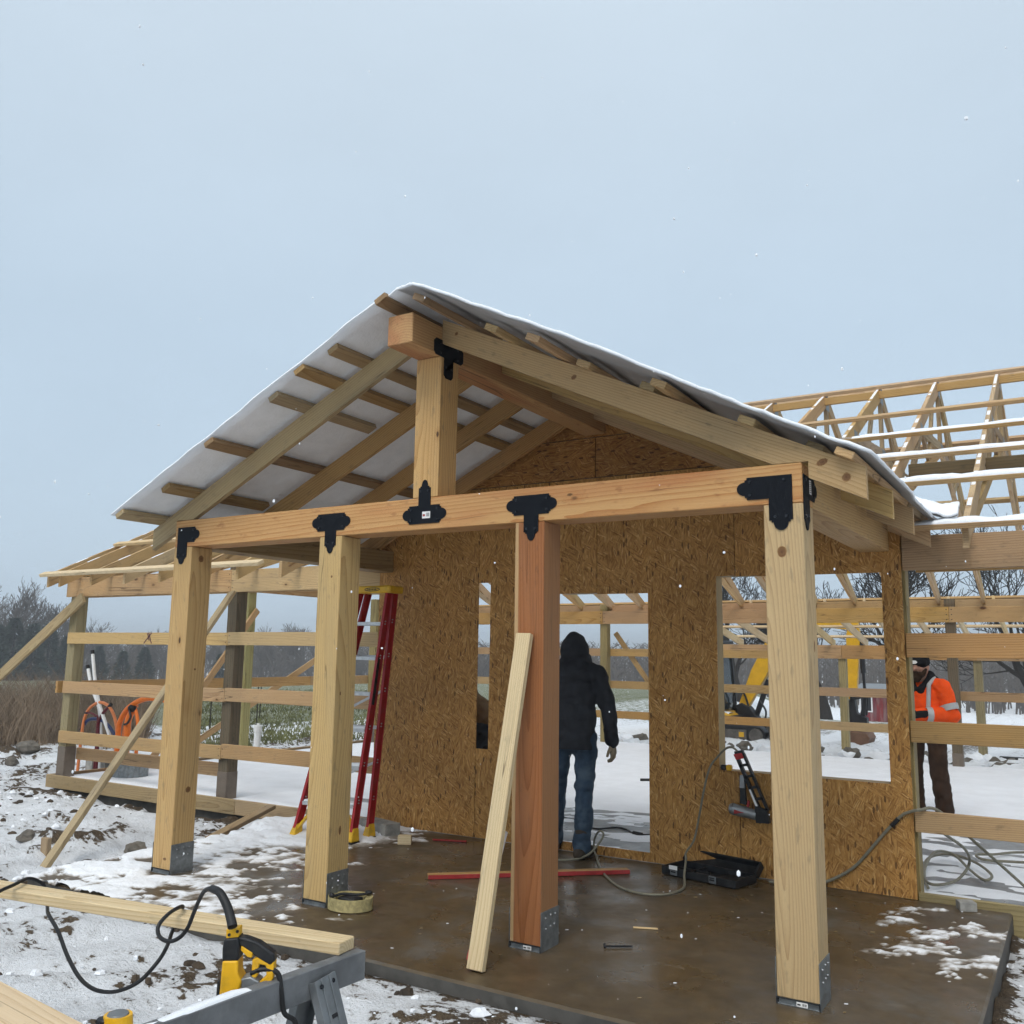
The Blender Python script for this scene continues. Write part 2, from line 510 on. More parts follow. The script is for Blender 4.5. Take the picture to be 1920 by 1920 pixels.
def spline(pts, sub=8):
    """Catmull-Rom through pts"""
    P = [V(p) for p in pts]
    P = [P[0] * 2 - P[1]] + P + [P[-1] * 2 - P[-2]]
    out = []
    for i in range(1, len(P) - 2):
        for k in range(sub):
            t_ = k / sub
            a, b, c_, d = P[i - 1], P[i], P[i + 1], P[i + 2]
            out.append(0.5 * ((2 * b) + (c_ - a) * t_ + (2 * a - 5 * b + 4 * c_ - d) * t_ * t_ + (3 * b - a - 3 * c_ + d) * t_ ** 3))
    out.append(P[-2])
    return out
def tube_vf(pts, r, n=8, caps=True):
    pts = [V(p) for p in pts]
    R_ = list(r) if hasattr(r, '__len__') else [r] * len(pts)
    vs_, fs = [], []
    prev = None
    for i, p in enumerate(pts):
        t_ = (pts[min(i + 1, len(pts) - 1)] - pts[max(i - 1, 0)])
        if t_.length < 1e-9: t_ = V((0, 0, 1))
        t_.normalize()
        if prev is None:
            u = t_.orthogonal().normalized()
        else:
            u = prev - t_ * prev.dot(t_)
            u = u.normalized() if u.length > 1e-6 else t_.orthogonal().normalized()
        prev = u
        w_ = t_.cross(u)
        for k in range(n):
            a = 2 * math.pi * k / n
            vs_.append(p + (u * math.cos(a) + w_ * math.sin(a)) * R_[i])
    for i in range(len(pts) - 1):
        for k in range(n):
            j = (k + 1) % n
            fs.append((i * n + k, i * n + j, (i + 1) * n + j, (i + 1) * n + k))
    if caps:
        fs.append(tuple(range(n))[::-1])
        fs.append(tuple(range((len(pts) - 1) * n, len(pts) * n)))
    return vs_, fs
def copy_tree(o, label=None, group=None, world=None, parent=None, pre=None):
    """copy of a thing with copies of its parts and sub-parts, moved by the same transform"""
    def rec(src, par, D_):
        c_ = src.copy()
        COL.objects.link(c_)
        W[c_.name] = D_ @ W[src.name]
        c_.matrix_basis = W[c_.name]
        if par is not None:
            c_.parent = par
            c_.matrix_parent_inverse = W[par.name].inverted()
        for ch in [k for k in list(COL.objects) if k.parent == src]:
            rec(ch, c_, D_)
        return c_
    D_ = world @ W[o.name].inverted()
    c_ = rec(o, parent, D_)
    if label: c_['label'] = label
    if group: c_['group'] = group
    return c_

# numpy value noise -------------------------------------------------
def _h(ix, iy, s):
    n = (ix.astype(np.int64) * 374761393 + iy.astype(np.int64) * 668265263 + s * 982451653) & 0x7fffffff
    n = ((n ^ (n >> 13)) * 1274126177) & 0x7fffffff
    return ((n ^ (n >> 16)) & 0xffff) / 65535.0
def vnoise(x, y, s=0):
    ix, iy = np.floor(x), np.floor(y)
    fx, fy = x - ix, y - iy
    ux, uy = fx * fx * (3 - 2 * fx), fy * fy * (3 - 2 * fy)
    a, b = _h(ix, iy, s), _h(ix + 1, iy, s)
    c_, d = _h(ix, iy + 1, s), _h(ix + 1, iy + 1, s)
    return (a * (1 - ux) + b * ux) * (1 - uy) + (c_ * (1 - ux) + d * ux) * uy
def fbm(x, y, oct_=4, gain=0.5, s=0):
    t_, a, n = 0, 1.0, 0
    for k in range(oct_):
        t_ = t_ + a * vnoise(x * 2 ** k + 17.3 * k, y * 2 ** k + 9.1 * k, s + k)
        n += a
        a *= gain
    return t_ / n
def sst(a, b, x):
    t_ = np.clip((x - a) / (b - a), 0, 1)
    return t_ * t_ * (3 - 2 * t_)
def attr(o, name, vals):
    at = o.data.attributes.new(name, 'FLOAT', 'POINT')
    at.data.foreach_set('value', np.asarray(vals, dtype=np.float32))
def heightfield(name, xs, ys, Z, mat, parent=None, smooth=True, keep=None):
    nx, ny = len(xs), len(ys)
    X, Y = np.meshgrid(xs, ys, indexing='ij')
    co = np.stack([X, Y, Z], -1).reshape(-1, 3)
    I = np.arange(nx * ny).reshape(nx, ny)
    F = np.stack([I[:-1, :-1], I[1:, :-1], I[1:, 1:], I[:-1, 1:]], -1).reshape(-1, 4)
    if keep is not None:
        F = F[keep[F].any(1)]
    used = np.unique(F)
    rem = np.full(nx * ny, -1); rem[used] = np.arange(len(used))
    co = co[used]; F = rem[F]
    me = bpy.data.meshes.new(name)
    me.vertices.add(len(co)); me.vertices.foreach_set('co', co.astype(np.float32).ravel())
    me.loops.add(F.size); me.loops.foreach_set('vertex_index', F.astype(np.int32).ravel())
    me.polygons.add(len(F)); me.polygons.foreach_set('loop_start', np.arange(0, F.size, 4, dtype=np.int32))
    me.update(calc_edges=True)
    me.materials.append(M[mat] if isinstance(mat, str) else mat)
    if smooth:
        me.polygons.foreach_set('use_smooth', [True] * len(me.polygons))
    o = bpy.data.objects.new(name, me)
    link(o, parent)
    return o, used
# ================================================================ GROUND, SLABS, SNOW
D, L, H, BT = 2.33, 4.564, 2.282, 2.480
SLX0, SLX1, SLY0 = -0.54, 5.18, -0.58          # porch slab
FX0, FX1, FY1 = -4.93, 9.5, 11.0               # barn floor slab

def ground_mat():
    t = NT('snowy_ground')
    p = t.n('NewGeometry').outputs['Position']
    dirt = t.n('Attribute', None, attribute_name='dirt').outputs['Fac']
    grass = t.n('Attribute', None, attribute_name='grass').outputs['Fac']
    n1 = t.noise(p, 5.0, 6, 0.65)
    n2 = t.noise(p, 10.0, 6, 0.70)
    n3 = t.noise(p, 90.0, 3, 0.6)
    st = t.noise(t.mapping(p, (9, 24, 9), (0, 0, 0.5)), 1.0, 4, 0.6)
    v = t.math('ADD', t.math('MULTIPLY', dirt, 1.0), t.math('ADD', t.math('MULTIPLY', t.math('SUBTRACT', n2, 0.5), 1.35), t.math('MULTIPLY', t.math('SUBTRACT', st, 0.5), 1.2)))
    v = t.math('ADD', v, t.math('MULTIPLY', t.math('SUBTRACT', n1, 0.5), 0.5))
    m = t.maprange(v, 0.55, 0.66)
    soil = t.ramp(n2, [(0.25, (0.035, 0.027, 0.020)), (0.5, (0.085, 0.062, 0.042)), (0.75, (0.17, 0.125, 0.08))])
    soil = t.mix(t.maprange(n3, 0.55, 0.7), soil, (0.20, 0.155, 0.10))
    snow = t.n('VectorMath', {0: (0.90, 0.915, 0.94), 'Scale': t.maprange(n1, 0.25, 0.75, 0.93, 1.04)}, operation='SCALE').outputs[0]
    thin = t.maprange(v, 0.30, 0.56)
    snow = t.mix(t.math('MULTIPLY', thin, 0.30), snow, (0.42, 0.40, 0.38))
    col = t.mix(m, snow, soil)
    n4 = t.noise(t.mapping(p, (0.5, 0.5, 0.5)), 1.0, 6, 0.75)
    gcol = t.ramp(t.math('MULTIPLY_ADD', n4, 0.6, t.math('MULTIPLY', n2, 0.4)), [(0.3, (0.085, 0.095, 0.035)), (0.55, (0.15, 0.16, 0.065)), (0.8, (0.27, 0.25, 0.13))])
    gm = t.maprange(t.math('ADD', grass, t.math('MULTIPLY', t.math('SUBTRACT', n1, 0.5), 1.1)), 0.42, 0.62)
    gm = t.math('MULTIPLY', gm, t.maprange(n3, 0.68, 0.52))
    col = t.mix(gm, col, gcol)
    t.bump(t.math('ADD', n2, t.math('MULTIPLY', n3, 0.4)), 0.06, 1.0)
    return t.fin(col, t.maprange(m, 0, 1, 0.8, 0.9), 0, 0.2)
M['ground'] = ground_mat()

def axis(lo, hi, step, far_lo, far_hi, g=1.16):
    a = list(np.arange(lo, hi + 1e-6, step))
    s, x = step, hi
    while x < far_hi:
        s *= g; x += s; a.append(x)
    s, x = step, lo
    while x > far_lo:
        s *= g; x -= s; a.insert(0, x)
    return np.array(a)
gx = axis(-9.5, 6.3, 0.055, -1500, 1500)
gy = axis(-3.6, 4.0, 0.055, -300, 1700)
GX, GY = np.meshgrid(gx, gy, indexing='ij')
def terrain(x, y):
    """large shape of the land"""
    r = np.hypot(x - 0.0, y - 4.0)
    kd = sst(0.965, 0.992, (y - 4.0) / (r + 1e-6))
    z = -0.12 - 0.10 * sst(6, 18, r)
    z = z - kd * 0.07 * (np.clip(r, 20, 75) - 20) - (1 - kd) * 4.2 * sst(42, 120, r)
    z = z + (fbm(x * 0.02, y * 0.02, 3, s=40) - 0.5) * 1.6 * sst(50, 140, r)
    return z
near = 1 - sst(9, 26, np.hypot(GX + 1, GY - 1))
GZ = terrain(GX, GY)
ca, sa = math.cos(0.5), math.sin(0.5)
U_, V_ = GX * ca + GY * sa, -GX * sa + GY * ca
clod = fbm(GX * 2.2, GY * 2.2, 5, 0.55, 3)
rid = 1 - np.abs(2 * fbm(U_ * 1.1, V_ * 2.6, 4, 0.5, 9) - 1)
bumps = (clod - 0.5) * 0.23 + (rid - 0.75) * 0.13 + (fbm(GX * 7, GY * 7, 3, 0.6, 21) - 0.5) * 0.07
GZ = GZ + bumps * (0.15 + 0.85 * near)
# bank of dug soil left of the porch and towards the far left
GZ = GZ + 0.10 * sst(-1.0, -3.0, GX) * near * sst(-3.0, 0.5, GY) * sst(2.3, 1.2, GY)
GZ = GZ - 0.07 * np.exp(-((GY - 2.15) / 0.22) ** 2) * sst(0.2, -0.6, GX) * sst(-5.4, -4.6, GX)
rdg = np.hypot(GX - np.clip(GX, -1.1, -0.7), 0.55 * (GY - (1.35 + (GX + 0.7) * -1.9)))
GZ = GZ + 0.13 * np.exp(-(rdg / 0.17) ** 2) * (0.7 + 0.6 * fbm(GX * 5, GY * 5, 3, 0.5, 66))
# kept clear of the slabs; the soil lies close under the porch slab's front and left edges
ds = np.maximum(np.maximum(SLX0 - GX, GX - SLX1), np.maximum(SLY0 - GY, GY - D))
kf = np.exp(-(np.clip(ds, 0, 9) / 0.45) ** 2) * sst(5.0, 4.2, GX)
GZ = GZ * (1 - kf) + kf * (-0.055 + bumps * 0.35)
ds = np.maximum(np.maximum(SLX0 - GX, GX - SLX1), np.maximum(SLY0 - GY, GY - D))
GZ = np.where(ds < 0.0, np.minimum(GZ, -0.30), np.where(ds < 0.06, np.minimum(GZ, -0.05), GZ))
df = np.maximum(np.maximum(FX0 - GX, GX - FX1), np.maximum(D - 0.03 - GY, GY - FY1))
GZ = np.where(df < 0.0, np.minimum(GZ, -0.30), np.where(df < 0.08, np.minimum(GZ, -0.11), GZ))
ground, used = heightfield('ground', gx, gy, GZ, 'ground')
tag(ground, kind='structure')
RR = np.hypot(GX, GY - 4)
dirt = 0.335 + 1.7 * (clod - 0.52) + 0.25 * (rid - 0.75) + 0.5 * (fbm(GX * 0.6, GY * 0.6, 3, 0.5, 55) - 0.5)
dirt = dirt + 0.45 * np.exp(-((GY - 2.1) / 0.25) ** 2) * sst(0.2, -0.6, GX) * sst(-5.4, -4.6, GX)
dirt = dirt + 0.40 * np.exp(-(np.clip(ds, 0, 9) / 0.10) ** 2) + 0.30 * sst(4.9, 5.3, GX) * sst(3, 0, np.abs(GY))
ridge_d = np.hypot(GX - np.clip(GX, -1.1, -0.7), 0.55 * (GY - (1.35 + (GX + 0.7) * -1.9)))
dirt = dirt + 0.13 * sst(-0.6, -1.1, GY) - 0.5 * np.exp(-(ridge_d / 0.22) ** 2)
dirt = dirt - 0.12 * sst(7, 14, RR) - 0.2 * sst(14, 60, RR)
attr(ground, 'dirt', dirt.ravel()[used])
grass = sst(-9.0, -12.5, GX) * sst(8, 11, GY) * sst(75, 45, RR) + 0.55 * sst(16, 20, GY) * sst(40, 30, GY)
grass = grass + 0.35 * sst(60, 90, RR)
attr(ground, 'grass', np.clip(grass, 0, 1).ravel()[used])
def gz(x, y):
    i = min(max(np.searchsorted(gx, x), 1), len(gx) - 1); j = min(max(np.searchsorted(gy, y), 1), len(gy) - 1)
    return float(GZ[i - 1:i + 1, j - 1:j + 1].mean())

def wet_concrete(name, mud=(0.088, 0.061, 0.032), grey=(0.145, 0.132, 0.112), mudlev=0.38, wet=0.2):
    t = NT(name)
    p = t.n('NewGeometry').outputs['Position']
    n1 = t.noise(p, 0.9, 5, 0.6)
    n2 = t.noise(p, 7, 5, 0.65)
    n3 = t.noise(p, 60, 3, 0.6)
    m = t.maprange(t.math('MULTIPLY_ADD', t.math('SUBTRACT', n2, 0.5), 0.5, n1), mudlev - 0.12, mudlev + 0.12)
    col = t.mix(m, grey, mud)
    col = t.n('VectorMath', {0: col, 'Scale': t.maprange(n2, 0.25, 0.75, 0.72, 1.2)}, operation='SCALE').outputs[0]
    sp = t.maprange(t.noise(p, 34, 3, 0.7), 0.68, 0.76)
    col = t.mix(t.math('MULTIPLY', sp, 0.65), col, (0.03, 0.021, 0.014))
    pale = t.maprange(t.noise(t.mapping(p, (2, 5, 2), (0, 0, 0.6)), 1.0, 5, 0.7), 0.6, 0.75)
    col = t.mix(t.math('MULTIPLY', pale, 0.35), col, (0.24, 0.21, 0.175))
    t.bump(t.math('ADD', n2, t.math('MULTIPLY', n3, 0.25)), 0.004, 0.5)
    rr = t.maprange(t.noise(p, 1.7, 4, 0.6), 0.35, 0.68, wet, wet + 0.38)
    return t.fin(col, rr, 0, 0.45)
M['wet_slab'] = wet_concrete('wet_concrete')
M['floor_slab'] = wet_concrete('grey_wet_concrete', (0.17, 0.165, 0.16), (0.25, 0.255, 0.26), 0.6, 0.25)
M['slab_edge'] = plain('concrete_edge', (0.085, 0.08, 0.072), 0.8, 0, 0.25, 9, 0.004)

m = MB()
m.box((SLX0, SLY0, -0.32), (SLX1, D - 0.003, 0.0), 0.012)
sl_o = m.build('porch_slab', ['wet_slab', 'slab_edge'])
sl_o.data.polygons.foreach_set('material_index', [0 if p.normal.z > 0.5 else 1 for p in sl_o.data.polygons])
tag(sl_o, kind='structure')
m = MB()
m.box((FX0 + 0.02, D + 0.042, -0.32), (FX1, FY1, -0.02), 0.01)
fl_o = m.build('floor_slab', ['floor_slab', 'slab_edge'])
fl_o.data.polygons.foreach_set('material_index', [0 if p.normal.z > 0.5 else 1 for p in fl_o.data.polygons])
tag(fl_o, kind='structure')

# even snow over the barn floor, trodden away near the doorway
fx = np.arange(FX0 + 0.05, FX1, 0.07); fy = np.arange(D + 0.05, FY1 - 0.02, 0.055)
X, Y = np.meshgrid(fx, fy, indexing='ij')
edge = 4.35 + 0.16 * X * sst(0, 5, X) + (fbm(X * 1.3, Y * 1.3, 4, 0.55, 70) - 0.5) * 0.7
edge = np.where(X < 0.3, edge - (0.3 - X) * 1.6, edge)
cov = sst(-0.12, 0.10, Y - edge)
slush = sst(0.50, 0.62, fbm(X * 2.2, Y * 5.5, 5, 0.6, 71) + 0.10 * sst(3.6, 4.6, X) * sst(4.4, 3.4, Y))
zs = -0.026 + 0.042 * cov + 0.020 * np.maximum(slush * (1 - cov), 0) + (fbm(X * 6, Y * 6, 3, 0.5, 72) - 0.5) * (0.006 + 0.018 * (1 - cov))
keep = (zs > -0.0225).ravel()
fs_o, _ = heightfield('floor_snow', fx, fy, zs, 'snow_smooth', keep=keep)
tag(fs_o, 'smooth even snow lying over the barn floor', 'snow', kind='stuff')

# trodden snow on the left part of the porch slab
px = np.arange(SLX0 - 0.02, SLX1 + 0.01, 0.022); py = np.arange(SLY0 - 0.02, D - 0.02, 0.022)
X, Y = np.meshgrid(px, py, indexing='ij')
ed = 0.78 + 0.28 * (fbm(Y * 1.1 + 3, X * 0 + 2, 3, 0.5, 80) - 0.5) * 2 - 0.10 * Y - 0.9 * sst(0.7, -0.5, Y) * -1
inside = ed - X + (fbm(X * 2.4, Y * 2.4, 5, 0.6, 81) - 0.5) * 1.1
st_ = fbm((X * 0.8 + Y * 0.6) * 1.8, (-X * 0.6 + Y * 0.8) * 6.5, 5, 0.6, 82)
dens = sst(-0.1, 0.9, inside) * 0.50 + 0.20
corner = sst(0.75, 0.0, np.hypot((X - 4.95) * 1.1, (Y - 1.55) * 0.55)) * 0.44
patch = sst(0.47, 0.60, 0.5 + (st_ - 0.5) * 1.5 + (fbm(X * 6, Y * 9, 5, 0.7, 84) - 0.5) * 2.0 + (dens - 0.44) * 0.8 * (inside > -0.4) - 0.42 * (inside <= -0.4) + corner)
nearpost = np.minimum.reduce([np.hypot(X - a, Y - 0.1) for a in (0.1, 1.54)])
patch = patch * sst(0.12, 0.24, nearpost) * np.maximum(sst(-0.75, -0.05, inside), sst(0.02, 0.2, corner))
drift = sst(0.45, -0.3, X + 0.35 * (Y - 0.2)) * sst(0.42, 0.62, st_ + 0.12)
hgt = 0.012 * patch + 0.014 * drift * patch
rough = (fbm(X * 11, Y * 11, 4, 0.65, 83) - 0.5) * 0.035
zs = -0.004 + hgt + rough * patch
# snow heap against the sill, left back
heap = np.exp(-(((X + 0.25) / 0.55) ** 2 + ((Y - 1.75) / 0.45) ** 2))
zs = zs + 0.10 * heap * (0.7 + 0.6 * fbm(X * 4, Y * 4, 4, 0.55, 85))
keep = (zs > 0.0012).ravel()
ps_o, us_ = heightfield('trodden_snow', px, py, zs, 'slush', keep=keep)
attr(ps_o, 'thick', np.clip(sst(-0.002, 0.016, zs) * 0.95 + 0.6 * heap, 0, 1).ravel()[us_])
tag(ps_o, 'thin trodden snow on the left end of the porch slab', 'snow', kind='stuff')

# loose clods, stones and snow lumps on the churned ground
r = random.Random(41); o = MB()
M['soil'] = plain('frozen_soil', (0.065, 0.047, 0.032), 0.9, 0, 0.45, 7, 0.006)
for k in range(3600):
    x, y = r.uniform(-8.5, 4.6), r.uniform(-3.5, 2.2)
    if r.random() < 0.12: x, y = r.uniform(5.25, 6.3), r.uniform(-0.6, 2.6)
    if SLX0 - 0.03 < x < SLX1 + 0.03 and SLY0 - 0.03 < y: continue
    if float(fbm(np.array([x * 1.1]), np.array([y * 1.1]), 3, 0.6, 33)[0]) < 0.42: continue
    s = 0.006 + 0.028 * r.random() ** 2.5
    z = gz(x, y)
    b0 = len(o.v)
    o.ball((0, 0, 0), (s * r.uniform(0.8, 1.7), s * r.uniform(0.8, 1.4), s * r.uniform(0.5, 1.0)), 6, 4, 0 if r.random() < 0.55 else 1)
    an = r.uniform(0, 3.1); ca_, sa_ = math.cos(an), math.sin(an)
    for i in range(b0, len(o.v)):
        a, b, c_ = o.v[i]; k_ = r.uniform(0.8, 1.2)
        o.v[i] = (x + (a * ca_ - b * sa_) * k_, y + (a * sa_ + b * ca_) * k_, z + c_ * k_ + s * 0.15)
tag(o.build('soil_clods', ['soil', 'snow']), 'loose soil clods and snow lumps over the churned ground', 'clods', kind='stuff')
# ================================================================ PORCH
porch = emp('entry_porch', (2.28, 0.1, 0), 'open gabled timber porch on four square posts in front of the strand board wall', 'porch')
PW = 0.19
POSTS = [(0.0, 'pine', 'square pale timber post at the far left corner of the porch'), (1.444, 'pine', 'square pale timber post second from the left, beside the step ladder'), (2.949, 'cedar', 'square reddish timber post with the board leaning on it'), (L - PW, 'pine', 'square pale timber post at the near right corner of the porch')]
def sticker(parent, lo, hi, redside=True):
    """white printed label on a face at constant y, with bars"""
    x0, y, z0 = lo; x1, _, z1 = hi
    m = MB(); m.box((x0, y - 0.0012, z0), (x1, y, z1), 0.0002)
    s = m.build('label_sticker', 'sticker', parent)
    m = MB()
    w = x1 - x0; h = z1 - z0
    for k in range(5):
        m.box((x0 + w * (0.52 + 0.085 * k), y - 0.0020, z0 + h * 0.25), (x0 + w * (0.52 + 0.085 * k + (0.05 if k % 2 else 0.03)), y - 0.0012, z0 + h * 0.8), 0.0001)
    m.box((x0 + w * 0.08, y - 0.0020, z0 + h * 0.3), (x0 + w * 0.36, y - 0.0012, z0 + h * 0.62), 0.0001, 1 if redside else 0)
    return m.build('sticker_print', ['ink', 'sticker_red'], parent)
for i, (x, mt, lb) in enumerate(POSTS):
    p = bxx('post', (x, 0, 0.03), (x + PW, PW, H), mt, porch, 0.004, 'z')
    p['label'] = lb
    b = MB()
    b.box((x + 0.006, 0.004, 0.006), (x + PW - 0.006, PW - 0.004, 0.030), 0.001)
    b.box((x - 0.003, -0.003, 0.0), (x + PW + 0.003, PW + 0.003, 0.006), 0.001)
    b.box((x - 0.004, -0.002, 0.0), (x - 0.0005, PW + 0.002, 0.20), 0.001, 0)
    b.box((x + PW + 0.0005, -0.002, 0.0), (x + PW + 0.004, PW + 0.002, 0.20), 0.001, 0)
    b.box((x - 0.003, -0.004, 0.0), (x + 0.003, 0.001, 0.031), 0.0005, 1)
    b.box((x + PW - 0.003, -0.004, 0.0), (x + PW + 0.003, 0.001, 0.031), 0.0005, 1)
    b.box((x, -0.0045, 0.0262), (x + PW, 0.0, 0.031), 0.0005, 1)
    for (ny, nz) in ((0.045, 0.165), (0.10, 0.172), (0.15, 0.168), (0.05, 0.11), (0.10, 0.115), (0.14, 0.118)):
        b.cyl((x + PW + 0.004, ny, nz), (x + PW + 0.009, ny, nz), 0.0055, 0.004, 8, 2)
    bb = b.build('base_bracket', ['galv', 'dark_gap', 'nail'], p)
    if i > 1:
        sticker(p, (x + 0.088, -0.0045, 0.006), (x + 0.138, 0, 0.0255), False)

beam = bxx('front_beam', (0, 0, H + 0.002), (L, PW, BT), 'fir', porch, 0.004)
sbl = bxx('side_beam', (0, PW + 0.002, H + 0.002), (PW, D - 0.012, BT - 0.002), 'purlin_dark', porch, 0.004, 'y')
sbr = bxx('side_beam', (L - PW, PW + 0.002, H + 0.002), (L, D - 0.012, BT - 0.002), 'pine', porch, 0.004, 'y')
XK = 2.202; XC = XK + PW / 2; ZR = 3.369
kp = bxx('king_post', (XK, 0.0, BT + 0.002), (XK + PW, PW, ZR - 0.002), 'pine', porch, 0.004, 'z')
rb = bxx('ridge_beam', (XK, -0.295, ZR), (XK + PW, D - 0.012, ZR + 0.185), 'fir', porch, 0.005, 'y')

# decorative steel plates
def fancy_end(w, l):
    """right half outline of an arm of width w whose tip reaches l: list of (along, across)"""
    h = w / 2
    pts = [(l - 0.055, h), (l - 0.050, h), (l - 0.050, h - 0.012), (l - 0.040, h - 0.012), (l - 0.040, h - 0.022)]
    r = h - 0.022
    for k in range(0, 7):
        a = math.pi / 2 * (1 - k / 6)
        pts.append((l - 0.040 + 0.040 * math.cos(a), r * math.sin(a)))
    return pts
def arm(w, l):
    q = fancy_end(w, l)
    return q + [(a, -b) for a, b in q[-2::-1]]
def plate(kind, mt, parent, bolts=True, sw=0.10, aw=0.112, al=0.165, sl=0.17, plainends=False):
    """flat plate in local xy (x right, y up), origin at the crossing; 5 mm thick towards +z"""
    pts = []
    if plainends:
        def A(w, l):
            return [(l - 0.02, w / 2), (l, w / 2 - 0.02), (l, -w / 2 + 0.02), (l - 0.02, -w / 2)]
    else:
        A = arm
    R = [(a, b) for a, b in A(aw, al)]                      # right arm, from top to bottom
    Dn = [(-b, -a) for a, b in A(sw, sl)]                   # down arm, left to right?  (b -> x, a -> -y)
    right = [(a, b) for a, b in R]
    left = [(-a, -b) for a, b in R]
    down = [(b, -a) for a, b in A(sw, sl)]
    if kind == 'T':
        poly = [(0, aw / 2)] + right + [(sw / 2, -aw / 2)] + down + [(-sw / 2, -aw / 2)] + left
        bp = [(al - 0.065, 0.033), (al - 0.065, -0.033), (-al + 0.065, 0.033), (-al + 0.065, -0.033), (0.028, -sl + 0.068), (-0.028, -sl + 0.068)]
    else:       # L : right arm + down arm, corner upper left
        poly = [(-sw / 2, aw / 2)] + right + [(sw / 2, -aw / 2)] + down
        bp = [(al - 0.065, 0.033), (al - 0.065, -0.033), (-0.02, 0.033), (0.028, -sl + 0.068), (-0.028, -sl + 0.068)]
    mbk = MB(); mbk.prism(poly, 0.0, 0.005)
    o = mbk.build('steel_plate', 'black_steel', parent, mt)
    for (u, v) in bp:
        bm = MB()
        bm.cyl((u, v, 0.005), (u, v, 0.010), 0.0085, 0.0075, 6)
        bm.build('bolt', 'bolt', o, mt)
    return o
def face_mat(x, y, z, flipx=False, side='front', flipy=False):
    if side == 'front':
        ax, az, ay = V((1, 0, 0)), V((0, -1, 0)), V((0, 0, 1))
    else:                      # +X face: local x = +Y
        ax, az, ay = V((0, 1, 0)), V((1, 0, 0)), V((0, 0, 1))
    if flipx: ax = -ax
    if flipy: ay = -ay
    return Matrix.Translation((x, y, z)) @ Matrix((ax, ay, az)).transposed().to_4x4()
ZB = (H + BT) / 2
plate('L', face_mat(0.085, -0.0005, ZB - 0.01), porch, sw=0.105, al=0.18, sl=0.215)
plate('T', face_mat(1.444 + 0.095, -0.0005, ZB - 0.005), porch, sw=0.095, al=0.165, sl=0.205)
tk = plate('T', face_mat(XC, -0.0005, ZB - 0.005, flipy=True), porch, sw=0.09, al=0.165, sl=0.215)
plate('T', face_mat(2.949 + 0.105, -0.0005, ZB - 0.0), porch, sw=0.095, al=0.165, sl=0.205)
plate('L', face_mat(L - 0.105, -0.0005, ZB - 0.012, flipx=True), porch, sw=0.115, al=0.215, sl=0.215)
ls = plate('L', face_mat(L + 0.0005, 0.062, ZB - 0.012, side='right'), porch, sw=0.105, al=0.205, sl=0.215)
plate('T', face_mat(XK + PW + 0.0005, 0.075, ZR + 0.045, side='right'), porch, sw=0.095, al=0.155, sl=0.18, aw=0.105, plainends=True)
sticker(tk, (XC - 0.012, -0.006, ZB - 0.03), (XC + 0.048, 0, ZB + 0.012))
m = MB(); m.box((L + 0.0055, 0.115, ZB - 0.04), (L + 0.0065, 0.15, ZB + 0.03), 0.0002); sk = m.build('label_sticker', 'sticker', ls)
m = MB()
for k in range(6):
    m.box((L + 0.0065, 0.120, ZB - 0.033 + 0.010 * k), (L + 0.0072, 0.145, ZB - 0.029 + 0.010 * k), 0.0001)
m.build('sticker_print', 'ink', ls)

# rafters ----------------------------------------------------------
SLP = 0.475; ZT = 3.648              # top of rafters: z = ZT - SLP*|x-XC|
CA = math.cos(math.atan(SLP)); VD = 0.14 / CA
RY = [0.004, 0.70, 1.40, 2.10]
M['lumber_front'] = wood('weathered_rafter', (0.46, 0.33, 0.175), (0.31, 0.205, 0.095), 20, 1.0, (0.25, 0.195, 0.115), 0.6, 0.03)
def rafter(side, y, mat, i):
    xin = PW / 2 + 0.002
    d0, dn0, dn1, d1 = xin, XC - PW - 0.001, XC + 0.001, XC + 0.262
    zt = lambda d: ZT - SLP * d
    zb = lambda d: ZT - VD - SLP * d
    zn = BT + 0.003
    if side < 0: y += 0.002
    # birdsmouth over the beam / side beam; the front one rests along the whole front beam
    if i == 0:
        dk = (ZT - VD - zn) / SLP
        poly = [(d0, zt(d0)), (d1, zt(d1)), (d1, zb(d1)), (dn1 + 0.0, min(zb(dn1), zn)), (dn1, zn), (dk, zn), (d0, zb(d0))]
    else:
        poly = [(d0, zt(d0)), (d1, zt(d1)), (d1, zb(d1)), (dn1, zb(dn1)), (dn1, zn), (dn0 + (0.19 - 0.1), zn), (dn0 + 0.09, min(zb(dn0 + 0.09), zn)), (d0, zb(d0))]
    c_ = V((XC + side * 1.35, y, ZT - SLP * 1.35 - VD / 2))
    dirx = V((side, 0, -SLP)).normalized()
    yy = V((0, 1, 0)); zz = dirx.cross(yy)
    R3 = Matrix((dirx, yy, zz)).transposed()
    Wm = Matrix.Translation(c_) @ R3.to_4x4()
    inv = Wm.inverted()
    n = len(poly)
    vs_ = [inv @ V((XC + side * d, y, z)) for d, z in poly] + [inv @ V((XC + side * d, y + 0.038, z)) for d, z in poly]
    fs = [tuple(range(n)), tuple(range(n, 2 * n))[::-1]] + [(i_, n + i_, n + (i_ + 1) % n, (i_ + 1) % n) for i_ in range(n)]
    if side > 0: fs = [f[::-1] for f in fs]
    fs = [f[::-1] for f in fs]
    return mk('rafter', vs_, fs, mat, porch, Wm)
for i, y in enumerate(RY):
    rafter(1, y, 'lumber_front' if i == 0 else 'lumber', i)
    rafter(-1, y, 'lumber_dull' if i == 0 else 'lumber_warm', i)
# rafter pair on the barn wall
bxx('ledger', (XC - 0.5, D - 0.010, ZR + 0.188), (XC + 0.5, D - 0.003, ZR + 0.2), 'lumber', porch)
